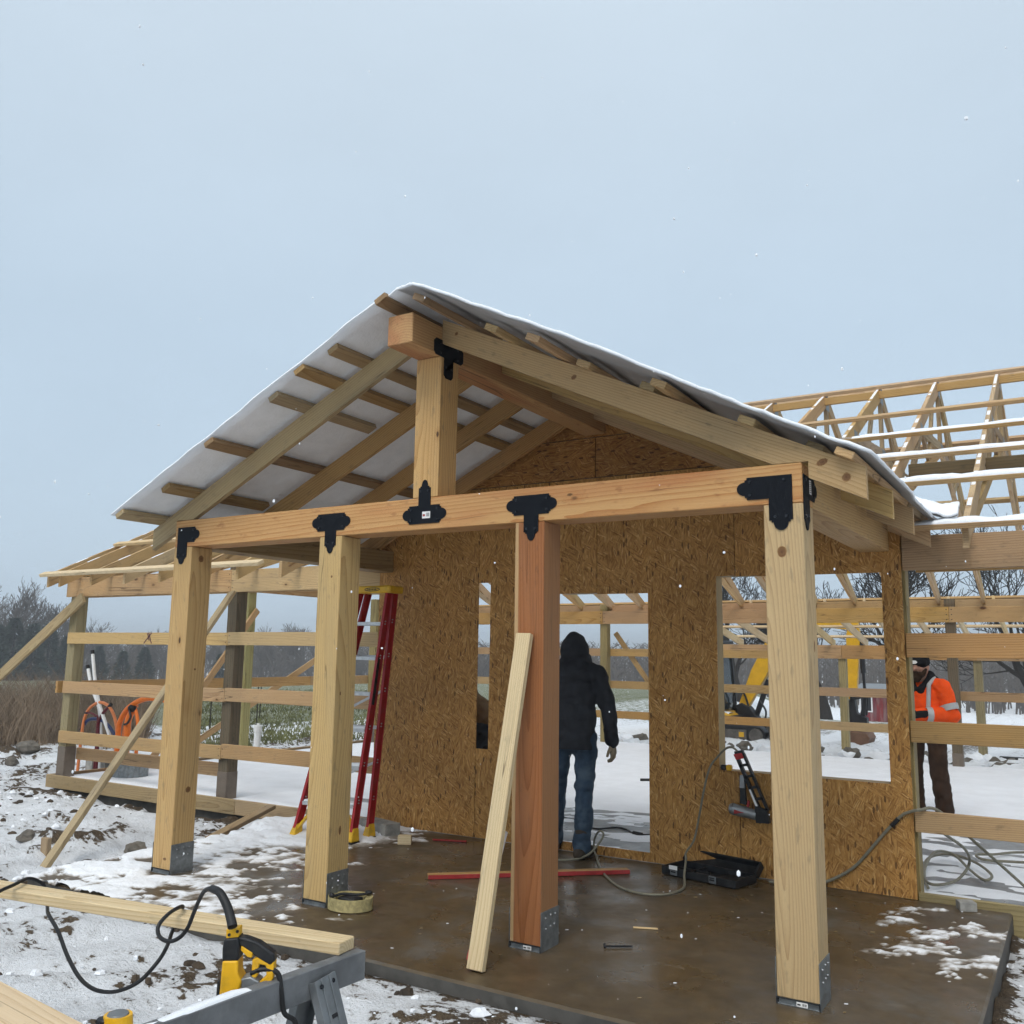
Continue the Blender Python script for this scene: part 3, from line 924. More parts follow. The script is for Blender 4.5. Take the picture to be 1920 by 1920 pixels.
# purlins: flat 2x4 across the rafters, running along y
def purlin(side, d, y0, y1, mat, lift=0.0, yaw=0.0):
    th, wd_ = 0.038, 0.089
    z = ZT - SLP * d
    nrm = V((side * SLP, 0, 1)).normalized()
    c0 = V((XC + side * d, y0, z)) + nrm * (th / 2 + 0.001 + lift)
    c1 = V((XC + side * (d + yaw), y1, z - SLP * yaw)) + nrm * (th / 2 + 0.001)
    return board('purlin', c0, c1, wd_, th, mat, porch, nrm)
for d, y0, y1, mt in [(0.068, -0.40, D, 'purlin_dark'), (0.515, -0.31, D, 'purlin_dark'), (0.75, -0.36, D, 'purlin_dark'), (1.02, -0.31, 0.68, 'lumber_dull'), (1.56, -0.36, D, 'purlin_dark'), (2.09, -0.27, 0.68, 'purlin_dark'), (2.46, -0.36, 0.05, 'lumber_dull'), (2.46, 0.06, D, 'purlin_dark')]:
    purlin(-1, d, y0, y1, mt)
for d, y0, y1, mt, lf in [(0.30, -0.52, 0.30, 'purlin_dark', 0.0), (0.62, -0.26, 0.75, 'lumber', 0.0), (0.95, -0.36, 1.4, 'lumber', 0.01), (1.10, -0.05, 0.9, 'lumber', 0.0), (1.47, -0.02, 1.4, 'lumber_dull', 0.0), (1.60, -0.20, 1.0, 'lumber', 0.012), (2.0, -0.02, 0.8, 'lumber', 0.0), (2.30, 0.10, D, 'lumber_dull', 0.0), (2.47, -0.06, 1.50, 'lumber', 0.0), (2.475, 1.51, D + 0.05, 'lumber_dull', 0.0)]:
    purlin(1, d, y0, y1, mt, lf)

# roof membrane: one flexible sheet over the ridge, snow on top
def sheet_mat():
    t = NT('roof_membrane')
    c = t.obj(False)
    n1 = t.noise(c, 3.0, 4, 0.6)
    n2 = t.noise(t.mapping(c, (1, 14, 1)), 1.2, 3, 0.6)
    col = t.mix(t.maprange(n1, 0.3, 0.7), (0.50, 0.50, 0.502), (0.58, 0.58, 0.585))
    t.bump(t.math('ADD', n1, t.math('MULTIPLY', n2, 0.5)), 0.012, 0.5)
    t.p.inputs['Transmission Weight'].default_value = 0.0
    t.fin(col, 0.55, 0, 0.3)
    tr = t.n('BsdfTranslucent', {'Color': (0.60, 0.62, 0.65)})
    mx = t.n('MixShader', {0: 0.30, 1: t.p.outputs[0], 2: tr.outputs[0]})
    t.t.links.new(mx.outputs[0], t.o.inputs[0])
    return t.m
M['membrane'] = sheet_mat()
def sheet_pt(s, y, off):
    """s: signed run across the roof (negative = left); returns point"""
    d = abs(s)
    side = -1 if s < 0 else 1
    z = ZT + 0.050 - SLP * math.sqrt(d * d + 0.012) + SLP * 0.02
    if side > 0:
        q = max(0.0, 1 - abs(d - 0.55) / 1.9)
        lift = 0.040 * q * (0.6 + 0.4 * math.cos(3.1 * y)) + 0.007 * math.sin(d * 5.2 + 1.0) * q
        z += lift * (1.0 if y < 0.3 else max(0.25, 1 - (y - 0.3)))
        if d > 2.1:                                        # rolls down and drapes over the barn eave
            k = (d - 2.1)
            z -= 0.0 if y < 1.2 else 0.10 * k * k
    else:
        z += 0.003 * math.sin(d * 9 + y * 3) + 0.002 * math.sin(d * 23)
    return V((XC + s, y, z + off))
def sheet(off_fn, name, mat, parent, s0=-2.56, s1=2.60, extra=0.0, ny=30, ns=110):
    vs_, fs = [], []
    for i in range(ns + 1):
        s = s0 + (s1 - s0) * i / ns
        yf = -0.372 + extra if s < 0.05 else (-0.372 + extra - 0.27 * max(0.0, 1 - abs(s - 0.55) / 1.0) * min(1, (s - 0.05) * 4) + (0.30 * sst(1.3, 2.5, np.array(s)).item()))
        yf += 0.004 * math.sin(s * 7.0) + 0.002 * math.sin(s * 19.0)
        for j in range(ny + 1):
            y = yf + (D + 0.05 - yf) * j / ny
            vs_.append(sheet_pt(s, y, off_fn(s, y)))
    for i in range(ns):
        for j in range(ny):
            a = i * (ny + 1) + j
            fs.append((a, a + ny + 1, a + ny + 2, a + 1))
    return mk(name, vs_, fs, mat, parent, None, True)
rs = sheet(lambda s, y: 0.0, 'roof_membrane', 'membrane', porch)
sn = lambda s, y: 0.006 + 0.020 * (1 if s > 0.05 else 0.42) * (0.7 + 0.6 * math.sin(s * 31 + 2 * math.sin(y * 9)) * 0.25 + 0.3 * random.random())
so = sheet(sn, 'roof_snow', 'snow', rs, extra=0.006)
md = so.modifiers.new('thick', 'SOLIDIFY'); md.thickness = 0.016; md.offset = -1
# loose flap of the membrane lying on the barn eave at the right
fv, ff = [], []
NXF, NYF = 14, 8
for i in range(NXF + 1):
    u = i / NXF
    x = 4.74 + 0.30 * u
    for j in range(NYF + 1):
        w_ = j / NYF
        y = 1.95 + 0.05 * u + (0.26 - 0.10 * u) * w_
        z = 2.455 + 0.5 * (y - 2.0) + 0.022 * math.sin(u * 5.0 + 0.6) * (1 - w_ * 0.6) + (0.05 * (1 - u) ** 2) + 0.02 * u * u + 0.008 * math.sin(9 * w_ + 4 * u)
        fv.append((x, y, z))
for i in range(NXF):
    for j in range(NYF):
        a = i * (NYF + 1) + j
        ff.append((a, a + NYF + 1, a + NYF + 2, a + 1))
fl = mk('membrane_flap', fv, ff, 'membrane', rs, None, True)
fs_ = mk('flap_snow', [(a, b + 0.01, c_ + 0.008 + 0.012 * random.random()) for a, b, c_ in fv], ff, 'snow', rs, None, True)
md = fs_.modifiers.new('thick', 'SOLIDIFY'); md.thickness = 0.016; md.offset = 1
# knots that show on the big timbers
def knot_mat():
    t = NT('knot_wood')
    c = t.n('TexCoord').outputs['Object']
    gco = t.n('VectorMath', {0: t.n('TexCoord').outputs['Generated'], 1: (0.5, 0.5, 0.0)}, operation='SUBTRACT').outputs[0]
    xy = t.n('VectorMath', {0: gco, 1: (1, 1, 0)}, operation='MULTIPLY').outputs[0]
    rad = t.n('VectorMath', {0: xy}, operation='LENGTH').outputs['Value']
    w = t.n('TexWave', {'Vector': c, 'Scale': 42.0, 'Distortion': 3.0, 'Detail': 2.0}, wave_type='RINGS', rings_direction='Z').outputs[1]
    rr = t.math('ADD', rad, t.math('MULTIPLY', t.math('SUBTRACT', w, 0.5), 0.10))
    col = t.ramp(rr, [(0.0, (0.10, 0.042, 0.016)), (0.22, (0.20, 0.10, 0.040)), (0.36, (0.155, 0.072, 0.027)), (0.50, (0.36, 0.205, 0.080))])
    return t.fin(col, 0.6, 0, 0.3)
M['knot'] = knot_mat()
def knot(parent, p, n, rx_, rz_, tilt=0.0):
    n = V(n).normalized(); u = V((0, 0, 1)).cross(n)
    u = u.normalized() if u.length > 0.1 else V((1, 0, 0))
    v = n.cross(u)
    Wm = Matrix.Translation(p) @ Matrix((u, v, n)).transposed().to_4x4() @ Matrix.Rotation(tilt, 4, 'Z')
    o = MB(); r_ = random.Random(int(abs(p[0] * 1000 + p[2] * 77)))
    rx_ *= 0.85; rz_ *= 0.85
    o.prism([(rx_ * math.cos(a * math.pi / 9) * r_.uniform(0.88, 1.1), rz_ * math.sin(a * math.pi / 9) * r_.uniform(0.88, 1.1)) for a in range(18)], -0.004, 0.0006)
    return o.build('knot', 'knot', parent, Wm)
def objs(n):
    return [q for q in COL.objects if q.name.split('.')[0] == n]
P_ = [q for q in objs('post') if q.parent == porch]
knot(P_[3], (L - PW + 0.083, 0, 2.050), (0, -1, 0), 0.026, 0.032)
knot(P_[3], (L, 0.13, 1.60), (1, 0, 0), 0.012, 0.034)
knot(P_[0], (PW, 0.09, 2.20), (1, 0, 0), 0.028, 0.030)
knot(P_[0], (PW, 0.11, 0.56), (1, 0, 0), 0.026, 0.026)
knot(P_[0], (0.13, 0, 0.10), (0, -1, 0), 0.020, 0.012)
knot(P_[0], (PW, 0.10, 1.40), (1, 0, 0), 0.010, 0.010)
knot(P_[1], (1.444 + PW, 0.10, 0.44), (1, 0, 0), 0.012, 0.034)
knot(P_[1], (1.444 + 0.12, 0, 2.02), (0, -1, 0), 0.009, 0.010)
knot(P_[1], (1.444 + PW, 0.05, 1.28), (1, 0, 0), 0.008, 0.016)
RF = objs('rafter')[0]
for x, dz, a, b in ((4.66, 0.055, 0.034, 0.020), (4.77, 0.085, 0.026, 0.026), (3.32, 0.07, 0.022, 0.016), (2.50, 0.06, 0.016, 0.014)):
    knot(RF, (x, 0.004, ZT - SLP * (x - XC) - dz), (0, -1, 0), a, b, 0.4)
knot(beam, (3.30, 0, 2.42), (0, -1, 0), 0.022, 0.010)
knot(beam, (0.22, 0, 2.40), (0, -1, 0), 0.020, 0.006)
# ================================================================ BARN FRAME
barn = emp('barn_frame', (0, 6.6, 0), 'long unfinished post frame barn with open trusses behind the porch', 'building frame')
WY = 0.140
def snow_strip(parent, a, b, w, h=0.018, seed=0, gaps=0.25, mat='snow', up=None):
    a, b = V(a), V(b)
    Ln = (b - a).length
    n = max(8, int(Ln / 0.06))
    ax = (b - a).normalized(); sd_ = ax.cross(V((0, 0, 1))).normalized()
    if sd_.length < 0.1: sd_ = V((1, 0, 0))
    upv = sd_.cross(ax)
    if up is not None:
        upv = V(up).normalized(); sd_ = ax.cross(upv).normalized()
    r = random.Random(seed)
    xs = np.arange(n + 1) * 0.11
    nz = fbm(xs * 3 + seed * 3.3, xs * 0 + seed, 3, 0.6, 5)
    vs_, fs = [], []
    for i in range(n + 1):
        p = a + ax * (Ln * i / n)
        k = max(0.0, min(1.0, (nz[i] - gaps) * 4))
        hh = h * k * (0.75 + 0.5 * r.random())
        w1 = w * (0.38 + 0.1 * r.random())
        for (u, z) in ((-w / 2 * 0.97, -0.002), (-w1, hh * 0.8), (0, hh), (w1, hh * 0.8), (w / 2 * 0.97, -0.002)):
            vs_.append(p + sd_ * u + upv * z)
    for i in range(n):
        for j in range(4):
            q = i * 5 + j
            fs.append((q, q + 1, q + 6, q + 5))
    return mk('snow_strip', vs_, [f[::-1] for f in fs], mat, parent, None, True)

# ---- front wall, left wing
def wpost(x, y, mat, z0=-0.02, z1=2.45, sleeve=0.30, nm='post'):
    p = bxx(nm, (x, y, z0), (x + WY, y + WY, z1), mat, barn, 0.004, 'z')
    if sleeve:
        mm = MB()
        mm.box((x - 0.004, y - 0.004, z0 - 0.1), (x + WY + 0.004, y + WY + 0.004, sleeve), 0.004)
        mm.build('sleeve', 'sleeve', p)
    return p
FP = D + 0.041
wpost(-4.905, FP, 'treated', sleeve=0.37)
wpost(-2.10, FP, 'treated_dark', sleeve=0.29)
wpost(0.05, FP, 'treated', sleeve=0)
wpost(4.512, FP, 'treated', sleeve=0)
wpost(7.4, FP, 'treated')
jx = -2.03
def girt(x0, x1, z0, z1, y0=D + 0.001, mat='lumber', th=0.038, nm='girt'):
    return bxx(nm, (x0, y0, z0), (x1, y0 + th, z1), mat, barn, 0.003)
girt(-4.95, jx, 2.155, 2.39, nm='header'); girt(jx + 0.004, 0.02, 2.15, 2.385, nm='header')
girt(-4.90, 0.02, 2.155, 2.385, y0=FP + WY + 0.002, nm='header', mat='lumber_warm')
gl = girt(-4.855, jx, 1.588, 1.722); girt(jx + 0.004, 0.02, 1.592, 1.728)
girt(-4.865, jx, 1.000, 1.139); girt(jx + 0.004, 0.02, 1.010, 1.148)
girt(-4.865, jx, 0.418, 0.556); girt(jx + 0.004, 0.02, 0.432, 0.575)
girt(-4.765, -2.11, 0.212, 0.35, y0=2.515, mat='lumber_warm')
# marker cross on the girt
mm = MB()
for a, b in (((-3.40, 1.60), (-3.27, 1.722)), ((-3.325, 1.722), (-3.265, 1.60)), ((-3.345, 1.715), (-3.305, 1.63))):
    mm.bar((a[0], D - 0.0006, a[1]), (b[0], D - 0.0006, b[1]), 0.0012, 0.014, (0, 0, 1), 0.0002)
mm.build('marker_cross', 'marker', gl)
sill = bxx('sill_board', (-4.97, D - 0.041, -0.10), (jx + 0.3, D - 0.002, 0.045), 'lumber_dull', barn)
bxx('sill_board', (jx + 0.304, D - 0.041, -0.098), (-0.02, D - 0.002, 0.047), 'lumber_dull', barn)
bxx('sill_board', (-4.97, D, -0.10), (-4.932, 11.0, 0.045), 'lumber_dull', barn, 0.003, 'y')
# ---- left gable wall
wpost(-4.905, 5.10, 'treated_green', sleeve=0.0)
wpost(-4.905, 8.0, 'treated')
bxx('girt', (-4.945, D - 0.04, 1.0), (-4.907, 6.6, 1.14), 'lumber_warm', barn, 0.003, 'y')
bxx('girt', (-4.945, 6.604, 1.0), (-4.907, 11.0, 1.14), 'lumber_warm', barn, 0.003, 'y')
bxx('header', (-4.76, 2.52, 2.392), (-4.722, 6.6, 2.50), 'lumber_warm', barn, 0.003, 'y')
# ---- front wall, right wing
for z0, z1, mt, nm in ((2.150, 2.385, 'lumber_warm', 'header'), (1.560, 1.722, 'lumber_warm', 'girt'), (1.000, 1.140, 'lumber_warm', 'girt'), (0.425, 0.560, 'lumber_warm', 'girt')):
    girt(4.641, 9.4, z0, z1, mat=mt, nm=nm)
girt(4.70, 9.4, 2.15, 2.385, y0=FP + WY + 0.002, nm='header', mat='lumber')
bxx('sill_board', (4.641, D - 0.001, -0.20), (9.4, D + 0.037, 0.045), 'treated', barn)

# ---- strand board wall
OT = (D - 0.0125, D - 0.001)          # front/back y of the panels
RB = lambda x: ZT - 0.012 - SLP * abs(x - XC)
def panel(cols, along='z', mat=None):
    """cols: list of (x0,x1,[(z0,z1 or None)...]); None = up to the roof line"""
    allx = [c_[0] for c_ in cols] + [c_[1] for c_ in cols]
    ox, oz = (min(allx) + max(allx)) / 2, 1.2
    R3 = Matrix(((0, 0, 1), (1, 0, 0), (0, 1, 0))).transposed() if along == 'z' else Matrix(((1, 0, 0), (0, 0, 1), (0, -1, 0))).transposed()
    Wm = Matrix.Translation((ox, OT[1], oz)) @ R3.to_4x4()
    inv = Wm.inverted()
    vs_, fs = [], []
    for x0, x1, ivs in cols:
        for z0, z1 in ivs:
            a1 = RB(x0) if z1 is None else z1
            b1 = RB(x1) if z1 is None else z1
            b = len(vs_)
            for y in OT:
                vs_ += [inv @ V((x0, y, z0)), inv @ V((x1, y, z0)), inv @ V((x1, y, b1)), inv @ V((x0, y, a1))]
            q = [(0, 1, 2, 3), (7, 6, 5, 4), (1, 5, 6, 2), (4, 0, 3, 7), (3, 2, 6, 7), (4, 5, 1, 0)]
            fs += [tuple(b + i for i in f) for f in q]
    return mk('strand_board_panel', vs_, fs, 'osb' if along == 'z' else 'osb_red_shaded', barn, Wm)
GZ1 = 3.00; GZ2 = 3.345
xr = lambda z: (ZT - 0.012 - z) / SLP
panel([(0.03, 0.95, [(0.003, None)]), (0.95, 1.1565, [(0.003, GZ1)])])
panel([(1.1605, 1.285, [(0.003, 0.736), (2.158, GZ1)]), (1.285, 1.968, [(0.003, GZ1)]), (1.968, 2.3155, [(0.003, 0.068), (2.045, GZ1)])])
panel([(2.3200, 2.765, [(0.003, 0.070), (2.035, GZ1)]), (2.765, 3.320, [(0.003, GZ1)]), (3.320, 3.4685, [(0.003, 0.722), (2.150, GZ1)])])
panel([(3.4735, XC + xr(GZ1), [(0.003, 0.722), (2.145, GZ1)]), (XC + xr(GZ1), 4.505, [(0.003, 0.72), (2.14, None)]), (4.505, 4.636, [(0.003, None)])])
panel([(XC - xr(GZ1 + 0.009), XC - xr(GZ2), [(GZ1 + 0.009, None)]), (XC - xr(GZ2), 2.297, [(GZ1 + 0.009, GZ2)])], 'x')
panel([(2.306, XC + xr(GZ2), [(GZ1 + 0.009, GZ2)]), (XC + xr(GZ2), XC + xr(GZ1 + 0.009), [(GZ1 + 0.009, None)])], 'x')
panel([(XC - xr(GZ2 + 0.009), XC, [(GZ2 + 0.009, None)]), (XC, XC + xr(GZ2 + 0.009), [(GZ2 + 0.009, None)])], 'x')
# backing boards behind the panel joints
for x0, z0, z1 in ((1.14, 0.0, 0.73), (1.14, 2.17, 3.2), (2.284, 2.09, 3.5), (3.451, 0.0, 0.67), (3.451, 2.20, 3.0)):
    bxx('stud', (x0, D + 0.001, z0), (x0 + 0.038, D + 0.06, z1), 'treated_dark', barn, 0.002, 'z')
bxx('blocking', (0.99, D + 0.002, GZ1 - 0.05), (3.60, D + 0.05, GZ1 + 0.06), 'treated_dark', barn)
bxx('blocking', (1.72, D + 0.002, GZ2 - 0.05), (2.87, D + 0.05, GZ2 + 0.06), 'treated_dark', barn)
# opening frames behind the panels
FB = (D + 0.001, D + 0.141)
def stud(x0, x1, z0, z1, mat='lumber_dull', al='z', nm='stud'):
    return bxx(nm, (x0, FB[0], z0), (x1, FB[1], z1), mat, barn, 0.003, al)
stud(3.280, 3.318, 0.0, 2.40, 'lumber_dull'); stud(4.507, 4.545, 0.0, 2.40)
stud(3.320, 4.505, 2.152, 2.19, 'treated', 'x', 'window_header'); stud(3.320, 4.505, 0.68, 0.718, 'lumber', 'x', 'window_sill')
stud(2.767, 2.805, 0.0, 2.40); stud(1.968, 2.765, 2.047, 2.085, 'lumber_dull', 'x', 'door_header')
stud(1.287, 1.325, 0.0, 2.6)

# ---- scissor trusses
YR, SM = 6.6, 0.5
ztop = lambda y: 2.38 + SM * ((y - 2.0) if y <= YR else (2 * YR - y - 2.0))
zbot = lambda y: 2.385 + 0.335 * ((y - 2.35) if y <= YR else (2 * YR - y - 2.35))
def member(pts, x, th=0.038):
    """flat member in the plane x=const from polygon (y,z) -> verts/faces"""
    n = len(pts)
    vs_ = [(x - th / 2, y, z) for y, z in pts] + [(x + th / 2, y, z) for y, z in pts]
    fs = [tuple(range(n))[::-1], tuple(range(n, 2 * n))] + [(i, (i + 1) % n, n + (i + 1) % n, n + i) for i in range(n)]
    return vs_, fs
def strip(y0, z0, y1, z1, w):
    d = V((0, y1 - y0, z1 - z0)).normalized(); nn = V((0, -d.z, d.y)) * (w / 2)
    return [(y0 - nn.y, z0 - nn.z), (y1 - nn.y, z1 - nn.z), (y1 + nn.y, z1 + nn.z), (y0 + nn.y, z0 + nn.z)]
def grainobj(name, pts, x, mat, parent, th=0.038):
    (y0, z0), (y1, z1) = pts[0], pts[1]
    Wm = Matrix.Translation((x, (y0 + y1) / 2, (z0 + z1) / 2)) @ frame((x, y0, z0), (x, y1, z1))
    inv = Wm.inverted()
    vs_, fs = member(pts, x, th)
    ar = sum(pts[i][0] * pts[(i + 1) % len(pts)][1] - pts[(i + 1) % len(pts)][0] * pts[i][1] for i in range(len(pts)))
    if ar < 0: fs = [f[::-1] for f in fs]
    return mk(name, [inv @ V(v) for v in vs_], fs, mat, parent, Wm)
def make_truss(x, ys=2.062):
    vdm = 0.14 / math.cos(math.atan(SM))
    t = grainobj('truss', [(ys, ztop(ys) - vdm), (YR - 0.001, ztop(YR) - vdm), (YR - 0.001, ztop(YR)), (ys, ztop(ys))], x, 'lumber', barn)
    grainobj('top_chord', [(YR + 0.001, ztop(YR) - vdm), (11.14, ztop(11.14) - vdm), (11.14, ztop(11.14)), (YR + 0.001, ztop(YR))], x, 'lumber', t)
    vb = 0.095
    grainobj('bottom_chord', [(2.36, zbot(2.36) + 0.001), (YR - 0.001, zbot(YR)), (YR - 0.001, zbot(YR) + vb), (2.62, zbot(2.62) + vb)], x, 'lumber', t)
    grainobj('bottom_chord', [(YR + 0.001, zbot(YR)), (10.84, zbot(10.84) + 0.001), (10.58, zbot(10.58) + vb), (YR + 0.001, zbot(YR) + vb)], x, 'lumber', t)
    grainobj('web', strip(YR, zbot(YR) + vb, YR, ztop(YR) - vdm - 0.02, 0.089), x, 'lumber_dull', t)
    for s in (-1, 1):
        f = lambda dy: YR + s * dy
        grainobj('web', strip(f(0.06), zbot(f(0.06)) + vb, f(1.55), ztop(f(1.55)) - vdm, 0.089), x, 'lumber_dull', t, 0.034)
        grainobj('web', strip(f(1.60), ztop(f(1.6)) - vdm, f(2.35), zbot(f(2.35)) + vb, 0.089), x, 'lumber_dull', t, 0.034)
        grainobj('web', strip(f(1.50), ztop(f(1.5)) - vdm, f(1.05), zbot(f(1.05)) + vb, 0.089), x, 'lumber_dull', t, 0.030)
        grainobj('web', strip(f(1.00), zbot(f(1.0)) + vb, f(0.55), ztop(f(0.55)) - vdm, 0.089), x, 'lumber_dull', t, 0.030)
        grainobj('web', strip(f(2.40), zbot(f(2.4)) + vb, f(2.95), ztop(f(2.95)) - vdm, 0.089), x, 'lumber_dull', t, 0.034)
    # pressed metal gussets
    for (y, z, w_, h_) in ((YR, ztop(YR) - 0.12, 0.16, 0.18), (YR, zbot(YR) + 0.05, 0.2, 0.13), (YR - 1.58, ztop(YR - 1.58) - 0.13, 0.16, 0.1)):
        g = MB()
        g.box((x - 0.0203, y - w_ / 2, z - h_ / 2), (x + 0.0203, y + w_ / 2, z + h_ / 2), 0.0003)
        g.build('gusset', 'galv', t)
    snow_strip(t, (x, 2.4, ztop(2.4)), (x, YR - 0.1, ztop(YR - 0.1)), 0.030, 0.006, 3, 0.56)
    return t
TX = [5.07 - 0.61 * k for k in range(-4, 17)]
proto = make_truss(TX[4])
short = None
for k, x in enumerate(TX):
    if k == 4: continue
    if -0.1 < x < 4.66:            # cut off flush behind the strand board wall
        if short is None:
            short = make_truss(x, 2.36); sx0 = x
        else:
            copy_tree(short, parent=barn, world=Matrix.Translation((x - sx0, 0, 0)) @ W[short.name])
        continue
    copy_tree(proto, parent=barn, world=Matrix.Translation((x - TX[4], 0, 0)) @ W[proto.name])
# gable end truss
copy_tree(proto, parent=barn, world=Matrix.Translation((-4.925 - TX[4], 0, 0)) @ W[proto.name])
# ---- roof purlins (flat 2x4 along x)
def mpurlin(y, x0, x1, mat='lumber', snow=True, seed=0, gaps=0.2, h=0.022):
    s = 1 if y <= YR else -1
    nrm = V((0, -s * SM, 1)).normalized()
    c_ = V((0, y, ztop(y))) + nrm * 0.020
    p = board('purlin', (x0, c_.y, c_.z), (x1, c_.y, c_.z), 0.089, 0.038, mat, barn, nrm)
    if snow:
        q_ = c_ + nrm * 0.019
        snow_strip(p, (x0, q_.y, q_.z), (x1, q_.y, q_.z), 0.086, h, seed, gaps, 'snow', nrm)
    return p
mpurlin(2.02, 4.78, 9.2, 'lumber', True, 1, 0.2, 0.02)
for k, y in enumerate((2.93, 3.62, 4.33, 5.10)):
    mpurlin(y, 2.7, 9.2, 'lumber', k < 3, 2 + k, (0.15, 0.22, 0.32, 0.4)[k], (0.022, 0.017, 0.013, 0.008)[k])
mpurlin(6.50, -5.3, 9.2, 'lumber', False); mpurlin(6.71, -5.3, 9.2, 'lumber', False)
bxx('ridge_board', (1.0, YR - 0.15, ztop(YR) - 0.175), (9.2, YR - 0.11, ztop(YR) - 0.09), 'lumber_warm', barn)
mpurlin(2.02, -4.97, -1.25, 'lumber_pale', False)
mpurlin(2.95, -4.93, 0.1, 'lumber_pale', False)
for y in (3.7, 4.6, 5.5):
    mpurlin(y, -4.0, 1.6, 'lumber_pale', False)
for y in (7.7, 8.8, 9.9, 11.05):
    mpurlin(y, -5.0, 9.2, 'lumber', False)
bxx('blocking', (3.85, 3.86, 3.02), (4.45, 3.898, 3.16), 'lumber_warm', barn)
bxx('blocking', (4.50, 3.86, 3.06), (6.2, 3.898, 3.19), 'treated_dark', barn)
# ---- back wall
BY = 10.75
for x, mt in ((-4.905, 'treated'), (-1.80, 'treated'), (1.36, 'treated'), (3.93, 'treated_dark'), (6.9, 'treated')):
    wpost(x, BY, mt, -0.02, 2.46, 0.2 if x > 3 else 0)
for x0, x1 in ((-4.9, -1.735), (-1.731, 1.41), (1.414, 3.995), (3.999, 9.2)):
    bxx('header', (x0, BY - 0.042, 2.105), (x1, BY - 0.003, 2.335), 'lumber_warm', barn)
    bxx('header', (x0, BY + WY + 0.002, 2.215), (x1, BY + WY + 0.04, 2.45), 'lumber_warm', barn)
    for z in ((0.43, 0.56), (0.955, 1.09)):
        bxx('girt', (x0, BY + WY + 0.002, z[0]), (x1, BY + WY + 0.04, z[1]), 'lumber_warm', barn)
    if x0 < 1:
        bxx('girt', (x0, BY + WY + 0.002, 1.53), (x1, BY + WY + 0.04, 1.665), 'lumber_warm', barn)
# ---- lean-to behind
LYY = 14.0
for x in (1.66, 3.98, 6.6, -1.0):
    wpost(x, LYY, 'treated', -0.4, 1.80, 0)
for x0, x1 in ((-1.1, 1.73), (1.734, 4.05), (4.054, 9.0)):
    bxx('lean_to_header', (x0, LYY - 0.042, 1.545), (x1, LYY - 0.003, 1.80), 'lumber_warm', barn)
for k in range(13):
    x = -0.3 + 0.61 * k
    board('lean_to_rafter', (x, 10.96, 2.44), (x, 14.35, 1.83), 0.038, 0.14, 'lumber_pale', barn)
for y in (11.6, 12.4, 13.2, 14.1):
    z = 2.44 - 0.18 * (y - 10.96) + 0.092
    board('purlin', (-0.5, y, z), (9.0, y, z), 0.089, 0.038, 'lumber_pale', barn, (0, 0.18, 1))
# nail heads on the joints
nm = MB()
for jx_, jy, zz in ((jx, D, 2.27), (jx, D, 1.655), (jx, D, 1.075), (jx, D, 0.49)):
    n_ = 3 if zz > 2 else 2
    for k in range(n_):
        for s in (-1, 1):
            z = zz + (k - (n_ - 1) / 2) * 0.07
            nm.cyl((jx_ + s * 0.028, jy + 0.002, z), (jx_ + s * 0.028, jy - 0.001, z), 0.0055, None, 6)
for x in (3.997, 1.412, -1.733):
    for k in range(3):
        for s in (-1, 1):
            z = 2.22 + (k - 1) * 0.075
            nm.cyl((x + s * 0.035, BY - 0.041, z), (x + s * 0.035, BY - 0.044, z), 0.009, None, 6)
nm.build('nail_heads', 'ink', barn)
# ---- temporary braces
def loose(name, a, b, wy, wz, mat, label, cat, group=None, up=(0, 0, 1)):
    o = board(name, a, b, wy, wz, mat, None, up)
    return tag(o, label, cat, group)
loose('brace_board', (-1.12, -0.14, -0.17), (-1.93, 2.27, 2.14), 0.038, 0.089, 'lumber_dull', 'diagonal brace board running from the snow up behind the leftmost porch post', 'brace', None, (0, 1, 1))
loose('brace_board', (-8.3, 2.285, -0.12), (-4.53, 2.285, 2.14), 0.038, 0.13, 'lumber_dull', 'diagonal brace board leaving the picture at the left edge', 'brace')
loose('brace_board', (-4.71, 3.45, 0.0), (-4.71, 5.22, 2.13), 0.038, 0.089, 'lumber_warm', 'diagonal brace board on the far gable wall, behind the dark wall post', 'brace')
loose('brace_board', (-0.15, 10.98, 0.0), (-1.6, 10.98, 1.95), 0.038, 0.089, 'lumber_warm', 'diagonal brace board on the far wall seen through the doorway', 'brace')
loose('brace_board', (-5.9, 4.6, -0.17), (-4.72, 6.9, 1.6), 0.038, 0.089, 'lumber_warm', 'short diagonal brace board seen low beside the second porch post', 'brace')
stk = loose('stake', (-1.53, 0.17, -0.28), (-1.53, 0.17, 0.03), 0.089, 0.038, 'lumber_dull', 'short wooden stake in the snow beside the foot of the brace', 'stake', None, (0, 1, 0))
# ================================================================ THINGS AROUND THE PORCH
M['red_glass'] = plain('red_fibreglass', (0.36, 0.012, 0.016), 0.38, 0, 0.12, 14)
M['yellow'] = plain('yellow_plastic', (0.72, 0.42, 0.02), 0.42, 0, 0.1, 20, 0, 0.4, (0.25, 0.17, 0.06), 0.4)
M['tool_yellow'] = plain('tool_yellow', (0.78, 0.42, 0.012), 0.4, 0, 0.08, 20, 0, 0.4, (0.30, 0.18, 0.04), 0.35)
M['rubber'] = plain('black_rubber', (0.012, 0.012, 0.013), 0.55, 0, 0.2, 30)
M['black_plastic'] = plain('black_plastic', (0.013, 0.014, 0.016), 0.45, 0, 0.2, 25, 0, 0.4, (0.06, 0.055, 0.05), 0.4)
M['alu'] = plain('aluminium', (0.55, 0.56, 0.57), 0.4, 0.7, 0.12, 25)
M['grey_paint'] = plain('grey_painted_rail', (0.145, 0.15, 0.155), 0.6, 0.0, 0.22, 12, 0.0006, 0.35, (0.26, 0.26, 0.25), 0.5)
